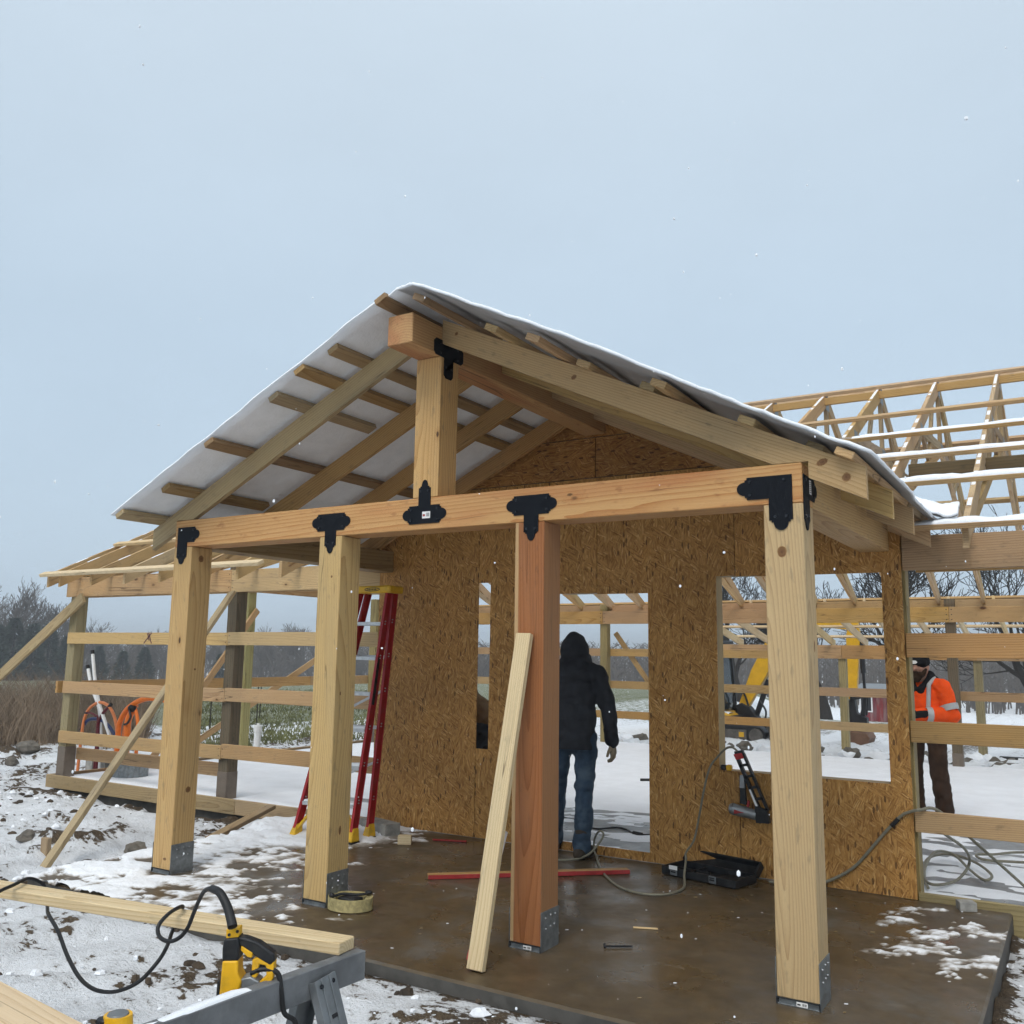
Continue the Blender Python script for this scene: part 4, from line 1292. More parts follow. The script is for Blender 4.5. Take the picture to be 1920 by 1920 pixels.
M['grey_leg'] = plain('grey_steel_leg', (0.20, 0.215, 0.225), 0.45, 0.5, 0.15, 16)
M['silver'] = plain('cast_magnesium', (0.30, 0.31, 0.315), 0.4, 0.6, 0.15, 25)
M['red_plastic'] = plain('red_plastic', (0.42, 0.02, 0.018), 0.45, 0, 0.1)
M['hose'] = plain('grey_hose', (0.20, 0.185, 0.135), 0.5, 0, 0.15, 30)
M['hose_black'] = plain('black_cord', (0.010, 0.010, 0.011), 0.5, 0, 0.2, 30)
M['pvc'] = plain('white_pipe', (0.78, 0.78, 0.77), 0.4, 0, 0.04)
M['orange'] = plain('orange_pipe', (0.82, 0.19, 0.02), 0.42, 0, 0.08)
M['orange_pale'] = plain('pale_orange_pipe', (0.66, 0.20, 0.06), 0.42, 0, 0.08)
M['blue_pipe'] = plain('blue_pipe', (0.01, 0.022, 0.09), 0.4, 0, 0.1)
M['red_pipe'] = plain('dark_red_pipe', (0.10, 0.006, 0.012), 0.4, 0, 0.1)
M['webbing'] = plain('yellow_webbing', (0.40, 0.335, 0.16), 0.8, 0, 0.25, 40, 0.002, 0.2, (0.16, 0.14, 0.06), 0.6)
M['rock'] = plain('rock', (0.13, 0.115, 0.095), 0.9, 0, 0.35, 9, 0.01)
M['block'] = plain('concrete_block', (0.30, 0.29, 0.265), 0.9, 0, 0.25, 14, 0.004)
M['red_edge'] = plain('red_painted_edge', (0.33, 0.03, 0.03), 0.55, 0, 0.15)
M['dark_green'] = plain('dark_green_plastic', (0.02, 0.045, 0.05), 0.5, 0, 0.15)

# ---- step ladder
lad = emp('step_ladder', (0.25, 1.6, 0), 'red fibreglass step ladder with yellow top and feet beside the strand board wall', 'ladder')
def rail(b, t_, w=0.072, th=0.028):
    b, t_ = V(b), V(t_)
    o = MB()
    ax = (t_ - b).normalized()
    # channel section: web + two flanges
    o.bar(b, t_, th * 0.35, w, (0, 1, 0.2))
    side = V((1, 0, 0))
    ff_ = ax.cross(side).normalized()
    for s in (-1, 1):
        off = ff_ * (s * (w / 2 - 0.003))
        o.bar(b + off, t_ + off, th, 0.006, ff_)
    r_ = o.build('rail', 'red_glass', lad)
    n_ = MB()
    L_ = (t_ - b).length
    for k in range(1, 8):
        q = b + ax * (0.30 * k)
        if (q - b).length < L_ - 0.05:
            for dz in (-0.012, 0.012):
                n_.cyl(q + ax * dz + V((0.014, -0.01, 0)), q + ax * dz + V((0.019, -0.012, 0)), 0.006, None, 6)
    n_.build('rivet', 'nail', r_)
    f_ = MB()
    f_.box((b.x - 0.034, b.y - 0.055, -0.0), (b.x + 0.034, b.y + 0.055, 0.018), 0.004, 1)
    v_, fc_ = cbox_vf(1, 1, 1, 0.08)
    vv = []
    for (x, y, z) in v_:
        k = 1 - 0.38 * (z + 0.5)
        vv.append((b.x + x * 0.066 * k + ax.x * 0.1 * (z + .5), b.y + y * 0.108 * k + ax.y * 0.1 * (z + .5), 0.018 + (z + 0.5) * 0.10))
    f_.add(vv, fc_, 0)
    f_.build('foot', ['yellow', 'rubber'], r_)
    return r_
TZ = 2.07
rails = [((-0.03, 1.42, 0.03), (0.135, 1.93, TZ)), ((0.50, 1.53, 0.03), (0.465, 1.93, TZ)), ((-0.09, 1.66, 0.03), (0.15, 2.02, TZ)), ((0.475, 1.765, 0.03), (0.455, 2.02, TZ))]
for b, t_ in rails:
    rail(b, t_)
lp = lambda k, z: V(rails[k][0]) + (V(rails[k][1]) - V(rails[k][0])) * ((z - 0.03) / (TZ - 0.03))
for k in range(1, 7):
    z = 0.30 * k
    a, b = lp(0, z), lp(1, z)
    o = MB()
    o.bar(a + V((0.016, 0, 0)), b - V((0.016, 0, 0)), 0.085, 0.006)
    o.bar(a + V((0.016, -0.041, -0.013)), b + V((-0.016, -0.041, -0.013)), 0.005, 0.03)
    o.bar(a + V((0.016, 0.041, -0.013)), b + V((-0.016, 0.041, -0.013)), 0.005, 0.03)
    st_o = o.build('step', 'alu', lad)
    if k < 4:
        snow_strip(st_o, a + V((0.02, 0, 0.004)), b + V((-0.02, 0, 0.004)), 0.08, 0.02, k, 0.1)
    if k in (1, 3, 5):
        a, b = lp(2, z), lp(3, z)
        o = MB(); o.bar(a, b, 0.012, 0.03); o.build('rear_bar', 'alu', lad)
for (z, s) in ((0.30, 0), (0.30, 1)):
    a = lp(s, 0.07); b = lp(s, z - 0.02) + V((0.15 if s == 0 else -0.15, 0, 0))
    o = MB(); o.bar(a, b, 0.05, 0.02); o.build('knee_brace', 'yellow', lad)
for k in (2, 4):
    o = MB(); o.bar(lp(2, 0.3 * k - 0.2), lp(3, 0.3 * k + 0.02), 0.008, 0.022); o.build('cross_bar', 'alu', lad)
o = MB(); o.box((0.085, 1.875, TZ - 0.01), (0.515, 2.075, TZ + 0.055), 0.012); cap = o.build('top_cap', 'yellow', lad)
o = MB()
for k in range(24):
    a0, a1 = 2 * math.pi * k / 24, 2 * math.pi * (k + 1) / 24
    c0 = V((0.315 + 0.085 * math.cos(a0), 1.8735, TZ + 0.022 + 0.014 * math.sin(a0))); c1 = V((0.315 + 0.085 * math.cos(a1), 1.8735, TZ + 0.022 + 0.014 * math.sin(a1)))
    o.bar(c0, c1, 0.002, 0.006, (0, 0, 1), 0.0003)
for k in range(6):
    o.box((0.262 + k * 0.018, 1.8728, TZ + 0.016), (0.273 + k * 0.018, 1.8748, TZ + 0.028), 0.0003)
o.build('cap_mark', 'ink', cap)
o = MB(); o.bar((0.512, 1.71, 1.10), (0.485, 1.80, 1.50), 0.003, 0.032, (0, 1, 0)); o.build('warning_label', 'ink', lad)

# ---- saw horse with boards
def sawhorse(y0, y1, x, label):
    s = emp('saw_horse', (x, (y0 + y1) / 2, -0.15), label, 'saw horse')
    rl = board('top_rail', (x - 0.03, y0, 0.5365), (x + 0.045, y1, 0.5365), 0.040, 0.089, 'grey_paint', s)
    snow_strip(rl, (x - 0.025, y0 + 0.02, 0.5795), (x + 0.04, y1 - 0.02, 0.5795), 0.037, 0.010, 9, 0.47)
    for yy in (y1 - 0.20, y0 + 0.22):
        for sgn in (1, -1):
            fx_ = x + (yy - (y0 + y1) / 2) * 0.09
            a = V((fx_ + sgn * 0.034, yy, 0.555)); b = V((fx_ + sgn * 0.28, yy + (0.07 if yy > (y0 + y1) / 2 else -0.07), gz(fx_, yy) - 0.01))
            ax = (b - a).normalized()
            o = MB()
            o.bar(a, b, 0.095, 0.006, (sgn, 0, 0.6))
            nrm = V((sgn, 0, 0.42)).normalized()
            side = ax.cross(nrm).normalized()
            for q in (-1, 1):
                o.bar(a + side * q * 0.045 - nrm * 0.013, b + side * q * 0.045 - nrm * 0.013, 0.005, 0.028, nrm)
                o.bar(a + side * q * 0.018 + nrm * 0.004, b + side * q * 0.018 + nrm * 0.004, 0.010, 0.006, nrm)
            lg = o.build('leg', 'grey_leg', s)
            o = MB()
            for q in (-1, 1):
                p_ = a + side * q * 0.026 + ax * 0.022
                o.cyl(p_ + nrm * 0.002, p_ + nrm * 0.008, 0.007, None, 8)
            o.build('bolt', 'bolt', lg)
            if sgn > 0:
                o = MB(); p_ = a + ax * 0.115 + nrm * 0.0035
                o.bar(p_ - side * 0.02, p_ + side * 0.02, 0.012, 0.002, nrm); o.build('slot', 'ink', lg)
        o = MB()
        fx_ = x + (yy - (y0 + y1) / 2) * 0.09
        o.bar((fx_ - 0.12, yy, 0.34), (fx_ + 0.12, yy, 0.34), 0.04, 0.03); o.build('spreader', 'black_plastic', s)
    return s
sawhorse(-3.15, -1.955, 3.535, 'grey saw horse in the left foreground carrying pale boards')
loose('lumber_board', (1.10, -2.368, 0.6015), (3.563, -2.010, 0.6015), 0.089, 0.038, 'lumber_pale', 'pale new board lying across the saw horse, with a black cord looped over it', 'board')
loose('lumber_board', (1.5, -2.735, 0.6015), (4.05, -3.02, 0.6015), 0.14, 0.038, 'lumber_pale', 'pale board at the bottom left corner of the picture', 'board')

# ---- upright yellow and black saw on the rail
sw = emp('reciprocating_saw', (3.46, -2.40, 0.56), 'yellow and black corded saw standing on end against the saw horse rail', 'power saw')
rx = V((math.cos(YAW), math.sin(YAW), 0)); ry = V((-math.sin(YAW), math.cos(YAW), 0))
SWM = Matrix.Translation((3.455, -2.372, 0.632)) @ Matrix((rx, V((0, 0, 1)), -ry)).transposed().to_4x4()
PXM = 1 / 632.0
def sp_(pts):
    return [((x - 440) * PXM, (1800 - y) * PXM) for x, y in pts]
def part2d(name, pts, d0, d1, mat, parent=None, bev=0.006):
    o = MB(); o.prism(sp_(pts), d0, d1)
    ob = o.build(name, mat, parent or sw, SWM)
    md_ = ob.modifiers.new('soft', 'BEVEL'); md_.width = bev; md_.segments = 3; md_.limit_method = 'ANGLE'
    ob.data.polygons.foreach_set('use_smooth', [True] * len(ob.data.polygons))
    try: ob.data.set_sharp_from_angle(angle=math.radians(50))
    except Exception: pass
    return ob
body = part2d('body', [(417, 1796), (446, 1795), (447, 1818), (455, 1832), (452, 1846), (440, 1872), (414, 1872), (415, 1850)], -0.032, 0.032, 'tool_yellow')
part2d('motor_housing', [(417, 1758), (444, 1755), (447, 1770), (446, 1797), (416, 1799), (415, 1775)], -0.029, 0.029, 'black_plastic')
part2d('handle', [(440, 1756), (455, 1757), (480, 1765), (500, 1778), (510, 1784), (513, 1798), (505, 1806), (486, 1796), (470, 1786), (452, 1774), (444, 1772)], -0.019, 0.019, 'black_plastic')
part2d('grip_inset', [(449, 1771), (471, 1783), (470, 1792), (462, 1791), (448, 1779)], -0.021, 0.021, 'tool_yellow', None, 0.003)
gr = part2d('trigger_guard', [(482, 1790), (512, 1796), (511, 1828), (500, 1846), (488, 1850), (486, 1834), (498, 1824), (496, 1806), (484, 1804), (481, 1826), (470, 1832), (470, 1796)], -0.017, 0.017, 'tool_yellow', None, 0.004)
part2d('trigger', [(484, 1804), (492, 1805), (493, 1814), (483, 1816)], -0.009, 0.009, 'black_plastic', None, 0.002)
part2d('vent', [(452, 1828), (470, 1824), (486, 1832), (488, 1842), (455, 1850)], -0.026, 0.026, 'silver', None, 0.004)
part2d('shoe', [(408, 1833), (414, 1835), (413, 1875), (407, 1875)], -0.02, 0.02, 'black_plastic', None, 0.002)
part2d('cord_clamp', [(419, 1742), (442, 1740), (443, 1756), (420, 1759)], -0.022, 0.022, 'tool_yellow', None, 0.003)
o = MB()
for (x, y) in ((426, 1751), (441, 1745)):
    u, v = (x - 440) * PXM, (1800 - y) * PXM
    o.cyl((u, v, 0.022), (u, v, 0.026), 0.0045, None, 8)
o.build('clamp_screw', 'bolt', sw, SWM)
CP = [(3.471, -2.413, 0.737), (3.451, -2.405, 0.759), (3.419, -2.394, 0.787), (3.38, -2.388, 0.815), (3.328, -2.373, 0.817), (3.258, -2.341, 0.794), (3.197, -2.31, 0.747), (3.146, -2.285, 0.694), (3.111, -2.274, 0.645), (3.079, -2.275, 0.612), (3.034, -2.275, 0.591), (2.985, -2.27, 0.589), (2.948, -2.259, 0.6), (2.937, -2.247, 0.624), (2.928, -2.20, 0.648), (2.886, -2.12, 0.645), (2.805, -2.045, 0.61), (2.775, -2.042, 0.561), (2.81, -2.09, 0.538), (2.87, -2.152, 0.525), (2.865, -2.171, 0.489), (2.851, -2.197, 0.452), (2.825, -2.218, 0.417), (2.786, -2.238, 0.391), (2.729, -2.258, 0.372), (2.66, -2.277, 0.372), (2.6, -2.296, 0.403), (2.519, -2.297, 0.463), (2.442, -2.29, 0.531), (2.33, -2.26, 0.565), (2.18, -2.17, 0.55), (2.06, -2.10, 0.56), (2.026, -2.10, 0.60), (2.03, -2.16, 0.633), (2.10, -2.26, 0.64), (2.15, -2.38, 0.62), (2.16, -2.47, 0.50), (2.1, -2.6, 0.2), (2.0, -2.7, -0.14), (1.5, -2.8, -0.15)]
o = MB(); o.tube(spline(CP, 6), 0.0068, 8); o.build('power_cord', 'hose_black', sw, None, True)
o = MB(); o.tube(spline(CP[:5], 8), [0.0145 - 0.003 * k / 32 for k in range(33)], 10); o.build('cord_sleeve', 'rubber', sw, None, True)
# second black cord end hooked over the rail
o = MB(); o.tube(spline([(3.50, -2.36, 0.60), (3.53, -2.34, 0.612), (3.565, -2.315, 0.60), (3.578, -2.31, 0.55), (3.585, -2.30, 0.49), (3.60, -2.27, 0.46), (3.603, -2.26, 0.40)], 6), 0.0075, 8)
tag(o.build('rubber_strap', 'rubber', None, None, True), 'dark rubber strap hanging over the saw horse rail beside the saw', 'strap')
# ---- tape measure
tp = emp('tape_measure', (3.475, -2.785, 0.60), 'yellow and black tape measure on the saw horse at the bottom edge', 'tape measure')
o = MB()
o.cyl((3.475, -2.785, 0.583), (3.475, -2.785, 0.610), 0.038, 0.035, 24); ob = o.build('case', 'tool_yellow', tp)
o = MB(); o.cyl((3.475, -2.785, 0.610), (3.475, -2.785, 0.614), 0.027, 0.025, 24); o.build('face', 'grey_leg', tp)
o = MB(); o.box((3.437, -2.825, 0.583), (3.470, -2.80, 0.606), 0.006); o.build('grip', 'black_plastic', tp)

# ---- board and spirit level leaning on the red post
loose('leaning_board', (3.018, -0.425, 0.008), (3.038, -0.030, 1.655), 0.092, 0.038, 'lumber_pale', 'pale rough board leaning against the reddish porch post', 'board', None, (0, 1, 0.25))
lv = emp('spirit_level', (2.93, -0.2, 0), 'thin white and red spirit level leaning behind the pale leaning board', 'spirit level')
board('frame', (2.905, -0.30, 0.006), (2.933, -0.045, 0.60), 0.024, 0.05, 'pvc', lv, (0, 1, 0.3)); board('end_cap', (2.905, -0.302, 0.0), (2.907, -0.285, 0.045), 0.028, 0.054, 'red_edge', lv, (0, 1, 0.3))
# ---- red edged straightedge on the floor
se = emp('straightedge', (2.24, 1.43, 0), 'long red edged board lying on the wet slab behind the reddish post', 'straightedge')
board('plank', (1.70, 0.945, 0.019), (2.775, 1.905, 0.019), 0.07, 0.026, 'lumber_warm', se)
d_ = V((2.775 - 1.70, 1.905 - 0.945, 0)).normalized(); n_ = V((d_.y, -d_.x, 0))
board('painted_edge', V((1.70, 0.945, 0.018)) + n_ * 0.0375, V((2.775, 1.905, 0.018)) + n_ * 0.0375, 0.004, 0.028, 'red_edge', se)
# ---- yellow webbing reel by the second post
rl_ = emp('webbing_reel', (1.765, 0.075, 0), 'flat coil of dirty yellow webbing on the slab at the foot of the second post', 'strap coil')
for k, r in enumerate((0.122, 0.112, 0.101, 0.090)):
    o = MB(); pts = []
    n = 36
    vs_, fs = [], []
    for i in range(n):
        a = 2 * math.pi * i / n
        rr_ = r * (1 + 0.05 * math.sin(2 * a + 0.7) + 0.012 * math.sin(5 * a + k))
        for (dr, z) in ((0, 0.006), (0, 0.075 - 0.004 * k), (-0.008, 0.075 - 0.004 * k), (-0.008, 0.006)):
            vs_.append((1.765 + (rr_ + dr) * 1.12 * math.cos(a), 0.075 + (rr_ + dr) * 0.98 * math.sin(a), z))
    for i in range(n):
        j = (i + 1) % n
        for q in range(4):
            fs.append((i * 4 + q, j * 4 + q, j * 4 + (q + 1) % 4, i * 4 + (q + 1) % 4))
    o.add(vs_, fs); o.build('webbing_turn', 'webbing', rl_, None, True)
o = MB(); o.box((1.70, 0.03, 0.04), (1.83, 0.12, 0.07), 0.01); o.build('hub', 'black_plastic', rl_)
o = MB(); o.tube(spline([(1.69, -0.02, 0.075), (1.72, 0.05, 0.085), (1.80, 0.10, 0.082), (1.85, 0.16, 0.085)], 6), 0.008, 7); o.build('buckle_strap', 'rubber', rl_, None, True)
o = MB(); o.ball((1.84, 0.155, 0.09), (0.025, 0.02, 0.013)); o.ball((1.695, -0.015, 0.085), (0.02, 0.016, 0.015)); o.build('buckle', 'rubber', rl_, None, True)

# ---- open tool case
tb = emp('tool_case', (3.3, 2.05, 0), 'open black plastic tool case on the slab below the strand board wall', 'tool case')
tang = math.atan2(1.864 - 2.015, 3.613 - 3.002)
TM = Matrix.Translation((3.305, 2.085, 0.0)) @ Matrix.Rotation(tang, 4, 'Z')
o = MB()
w_, d__, h_ = 0.60, 0.27, 0.060
o.box((-w_ / 2, -d__ / 2, 0.004), (w_ / 2, d__ / 2, 0.014), 0.004)
for (a, b) in (((-w_ / 2, -d__ / 2 - 0.004), (w_ / 2, -d__ / 2 + 0.010)), ((-w_ / 2, d__ / 2 - 0.010), (w_ / 2, d__ / 2 + 0.004)), ((-w_ / 2 - 0.004, -d__ / 2), (-w_ / 2 + 0.010, d__ / 2)), ((w_ / 2 - 0.010, -d__ / 2), (w_ / 2 + 0.004, d__ / 2))):
    o.box((a[0], a[1], 0.010), (b[0], b[1], h_), 0.004)
o.build('tray', 'black_plastic', tb, TM)
o = MB()
o.box((-0.10, -0.12, 0.012), (-0.09, 0.12, 0.045), 0.003); o.box((-0.28, -0.01, 0.012), (0.02, 0.0, 0.042), 0.003); o.box((0.08, -0.10, 0.012), (0.26, 0.11, 0.035), 0.01)
o.build('divider', 'black_plastic', tb, TM)
LM = TM @ Matrix.Translation((0, d__ / 2 + 0.006, h_ - 0.01)) @ Matrix.Rotation(math.radians(40), 4, 'X')
o = MB()
o.box((-w_ / 2, 0, -0.03), (w_ / 2, 0.10, -0.020), 0.004); o.box((-w_ / 2, 0.088, -0.03), (w_ / 2, 0.10, 0.03), 0.004)
for s in (-1, 1):
    o.box((s * w_ / 2 - 0.006, 0, -0.03), (s * w_ / 2 + 0.006, 0.10, 0.03), 0.004)
o.build('lid', 'black_plastic', tb, LM)
for x in (-0.19, 0.13):
    o = MB(); o.box((x - 0.028, -d__ / 2 - 0.016, 0.012), (x + 0.028, -d__ / 2 - 0.004, 0.060), 0.004)
    lt = o.build('latch', 'grey_leg', tb, TM)
    o = MB(); o.box((x - 0.02, -d__ / 2 - 0.0175, 0.03), (x + 0.02, -d__ / 2 - 0.016, 0.04), 0.0003); o.box((x - 0.02, -d__ / 2 - 0.0175, 0.045), (x + 0.02, -d__ / 2 - 0.016, 0.052), 0.0003)
    o.build('latch_slot', 'ink', lt, TM)
o = MB(); o.box((-0.225, -d__ / 2 - 0.018, 0.05), (-0.155, -d__ / 2 - 0.0165, 0.078), 0.0003); o.build('case_label', 'sticker', tb, TM)

# ---- nail gun hanging on the window sill
ng = emp('nail_gun', (3.55, 2.24, 0.45), 'grey and black nail gun hanging on the wall below the window', 'nail gun')
NX = lambda px: 3.422 + (px - 1370) * 0.003853
NZ = lambda py: 0.414 + (1530 - py) * 0.003763
NM = Matrix.Translation((0, 2.255, 0)) @ Matrix(((1, 0, 0), (0, 0, 1), (0, -1, 0))).transposed().to_4x4()
def npart(name, pts, d0, d1, mat, parent=None, bev=0.004):
    o = MB(); o.prism([(NX(x), NZ(y)) for x, y in pts], d0, d1)
    ob = o.build(name, mat, parent or ng, NM)
    md_ = ob.modifiers.new('soft', 'BEVEL'); md_.width = bev; md_.segments = 2; md_.limit_method = 'ANGLE'
    return ob
o = MB()
o.cyl((NX(1370), 2.24, NZ(1516)), (NX(1376), 2.24, NZ(1516)), 0.034, 0.042, 16); o.cyl((NX(1376), 2.24, NZ(1516)), (NX(1420), 2.24, NZ(1523)), 0.042, 0.036, 16)
bd_ = o.build('cylinder_housing', 'silver', ng, None, True)
npart('logo_plate', [(1381, 1515), (1400, 1519), (1381, 1523)], 0.055, 0.0595, 'red_edge', bd_, 0.0005)
npart('nose', [(1418, 1505), (1441, 1512), (1445, 1535), (1420, 1536)], -0.005, 0.045, 'black_plastic')
npart('handle', [(1391, 1460), (1400, 1460), (1402, 1506), (1390, 1504)], -0.0, 0.03, 'black_plastic')
npart('handle_cap', [(1391, 1452), (1399, 1452), (1400, 1476), (1390, 1476)], -0.002, 0.033, 'silver')
npart('trigger', [(1404, 1497), (1408, 1499), (1406, 1510), (1402, 1509)], 0.006, 0.024, 'red_edge', None, 0.001)
mg = MB()
def seg(a, b, w, d0, d1):
    A, B = V((NX(a[0]), NZ(a[1]), 0)), V((NX(b[0]), NZ(b[1]), 0))
    t_ = (B - A).normalized(); n = V((-t_.y, t_.x, 0)) * w / 2
    mg.prism([tuple((A + n).xy), tuple((A - n).xy), tuple((B - n).xy), tuple((B + n).xy)], d0, d1)
seg((1384, 1414), (1427, 1515), 0.022, 0.0, 0.034); seg((1398, 1411), (1441, 1512), 0.016, 0.0, 0.034)
for k in range(6):
    f = k / 5
    seg((1383 + 43 * f, 1415 + 99 * f), (1399 + 43 * f, 1411 + 99 * f), 0.018 if k else 0.05, 0.0, 0.034)
mag = mg.build('magazine', 'black_plastic', ng, NM)
npart('magazine_tip', [(1380, 1414), (1396, 1410), (1400, 1420), (1385, 1424)], -0.002, 0.037, 'red_plastic', mag, 0.003)
npart('white_strip', [(1408, 1477), (1411, 1476), (1424, 1505), (1420, 1507)], 0.0345, 0.0365, 'sticker', mag, 0.0004)
o = MB(); o.box((3.345, 2.275, 0.728), (3.385, 2.31, 0.765), 0.006); o.box((3.385, 2.27, 0.726), (3.425, 2.315, 0.767), 0.008, 1)
tag(o.build('battery_tool', ['black_plastic', 'tool_yellow']), 'small black and yellow battery tool on the left end of the window sill', 'tool')
# ---- air hoses
def hose(pts, r, mat, label, sub=8, nm='air_hose', cat='hose'):
    o = MB(); o.tube(spline(pts, sub), r, 8)
    return tag(o.build(nm, mat, None, None, True), label, cat)
hose([(3.49, 2.225, 0.875), (3.45, 2.225, 0.90), (3.40, 2.235, 0.885), (3.34, 2.25, 0.83), (3.27, 2.255, 0.74), (3.22, 2.265, 0.58), (3.18, 2.27, 0.40), (3.14, 2.26, 0.22), (3.13, 2.12, 0.15), (3.16, 2.04, 0.12), (3.20, 1.90, 0.05), (3.26, 1.74, 0.009), (3.27, 1.58, 0.009), (3.22, 1.45, 0.009), (3.09, 1.40, 0.009), (2.93, 1.46, 0.009), (2.78, 1.60, 0.009), (2.62, 1.80, 0.009), (2.49, 2.0, 0.009), (2.40, 2.15, 0.02), (2.33, 2.24, 0.06), (2.33, 2.26, 0.14), (2.38, 2.24, 0.20), (2.43, 2.2, 0.17), (2.36, 2.1, 0.05), (2.24, 2.0, 0.009), (2.05, 1.95, 0.009), (1.8, 2.1, 0.009)], 0.008, 'hose', 'thin grey air hose running from the nail gun down and looping over the slab')
o = MB(); o.tube([(3.26, 1.735, 0.012), (3.268, 1.70, 0.0115)], 0.013, 8); 
hose([(5.3, 2.75, 0.02), (5.0, 2.50, 0.35), (4.78, 2.39, 0.565), (4.68, 2.30, 0.572), (4.62, 2.295, 0.555), (4.56, 2.30, 0.52), (4.46, 2.302, 0.41), (4.37, 2.303, 0.30), (4.25, 2.303, 0.16), (4.10, 2.29, 0.06), (3.95, 2.24, 0.012), (3.7, 2.2, 0.012)], 0.010, 'hose', 'grey air hose sloping across the strand board wall right of the near post')
o = MB(); o.cyl((4.50, 2.300, 0.452), (4.545, 2.300, 0.503), 0.015, None, 10); tag(o.build('hose_coupling', 'rubber'), 'black coupling on the grey hose at the right end of the wall', 'coupling')
hose([(4.80, 2.42, 0.42), (4.87, 2.9, 0.25), (4.86, 3.2, 0.10), (4.80, 3.0, 0.02), (4.70, 2.75, 0.02), (4.62, 2.80, 0.03), (4.58, 3.1, 0.06), (4.60, 3.5, 0.10), (4.70, 3.7, 0.06), (4.84, 3.4, 0.02), (4.96, 3.1, 0.02), (5.0, 3.2, 0.04), (4.86, 3.55, 0.05), (4.66, 3.75, 0.05), (4.54, 3.5, 0.04), (4.60, 2.9, 0.02), (4.66, 2.62, 0.02)], 0.010, 'hose', 'coil of grey hose on the snowy floor behind the right sill')
hose([(6.2, 4.6, 0.02), (5.6, 4.5, 0.02), (5.14, 4.35, 0.02), (4.95, 4.12, 0.02), (4.83, 4.02, 0.02), (4.9, 3.85, 0.02), (5.1, 3.9, 0.02), (5.6, 4.1, 0.02)], 0.010, 'hose', 'stretch of grey hose on the snow at the right edge of the picture')
hose([(1.2, 3.7, -0.01), (1.45, 3.62, -0.01), (1.62, 3.48, -0.008), (1.80, 3.34, -0.008), (1.92, 3.50, -0.008), (2.03, 3.48, -0.008), (2.22, 3.31, -0.008), (2.40, 3.42, -0.008), (2.9, 3.5, -0.008)], 0.009, 'hose_black', 'black extension cord on the wet floor beyond the doorway', 8, 'extension_cord', 'cord')
o = MB(); o.cyl((2.17, 3.335, -0.004), (2.26, 3.33, -0.004), 0.02, 0.014, 10); tag(o.build('cord_plug', 'rubber'), 'black plug on the cord beyond the doorway', 'plug')
o = MB(); o.cyl((0.90, 6.38, 0.03), (1.25, 6.62, 0.03), 0.018, None, 8); tag(o.build('black_rod', 'rubber'), 'short black rod lying on the snow beyond the doorway', 'rod')
# ---- small scraps
def scrap(nm, c_, s, rot, mat, label, cat, group=None):
    o = MB(); o.box((-s[0] / 2, -s[1] / 2, 0), (s[0] / 2, s[1] / 2, s[2]), 0.003)
    return tag(o.build(nm, mat, None, Matrix.Translation(c_) @ Matrix.Rotation(rot, 4, 'Z')), label, cat, group)
scrap('wood_block', (0.85, 1.77, 0), (0.11, 0.06, 0.07), 0.5, 'lumber_pale', 'small cut wood block on the slab near the foot of the ladder', 'wood block')
scrap('concrete_brick', (4.93, 2.24, 0), (0.10, 0.09, 0.055), 0.4, 'block', 'small grey stone block at the right end of the slab', 'block')
scrap('gutter_box', (0.36, 2.02, 0), (0.42, 0.16, 0.10), -0.25, 'block', 'grey white box behind the right feet of the ladder', 'box')
board('red_strip', (0.95, 2.02, 0.008), (1.22, 2.12, 0.008), 0.03, 0.012, 'red_edge'); tag(bpy.data.objects['red_strip'], 'short red strip on the slab at the foot of the wall', 'strip')
o = MB(); o.cyl((3.38, 0.28, 0.008), (3.50, 0.36, 0.008), 0.005, None, 7); o.cyl((3.372, 0.275, 0.008), (3.38, 0.28, 0.008), 0.014, None, 8); tag(o.build('bolt', 'ink'), 'dark bolt lying on the wet slab right of the reddish post', 'bolt')
scrap('wood_chip', (3.42, 0.72, 0.001), (0.14, 0.02, 0.006), 0.4, 'lumber_pale', 'pale splinter of wood on the slab between the two right posts', 'wood chip')
loose('snowy_board', (-0.60, 1.02, -0.01), (-1.12, 2.2, 0.05), 0.09, 0.038, 'lumber_dull', 'board buried in the snow left of the ladder', 'board')
deb = MB()
rr_ = random.Random(5)
for k in range(120):
    x, y = rr_.uniform(0.6, 5.1), rr_.uniform(-0.5, 2.25)
    s = rr_.uniform(0.003, 0.011)
    deb.bar((x, y, 0.003), (x + s * rr_.uniform(0.5, 2.5), y + s * rr_.uniform(-1, 1), 0.003 + s * 0.2), s * 0.6, s * 0.4, (0, 0, 1), 0.001, 0 if rr_.random() < 0.5 else 1)
tag(deb.build('floor_debris', ['snow', 'lumber_dull']), 'crumbs of snow and wood scattered over the wet slab', 'debris', kind='stuff')

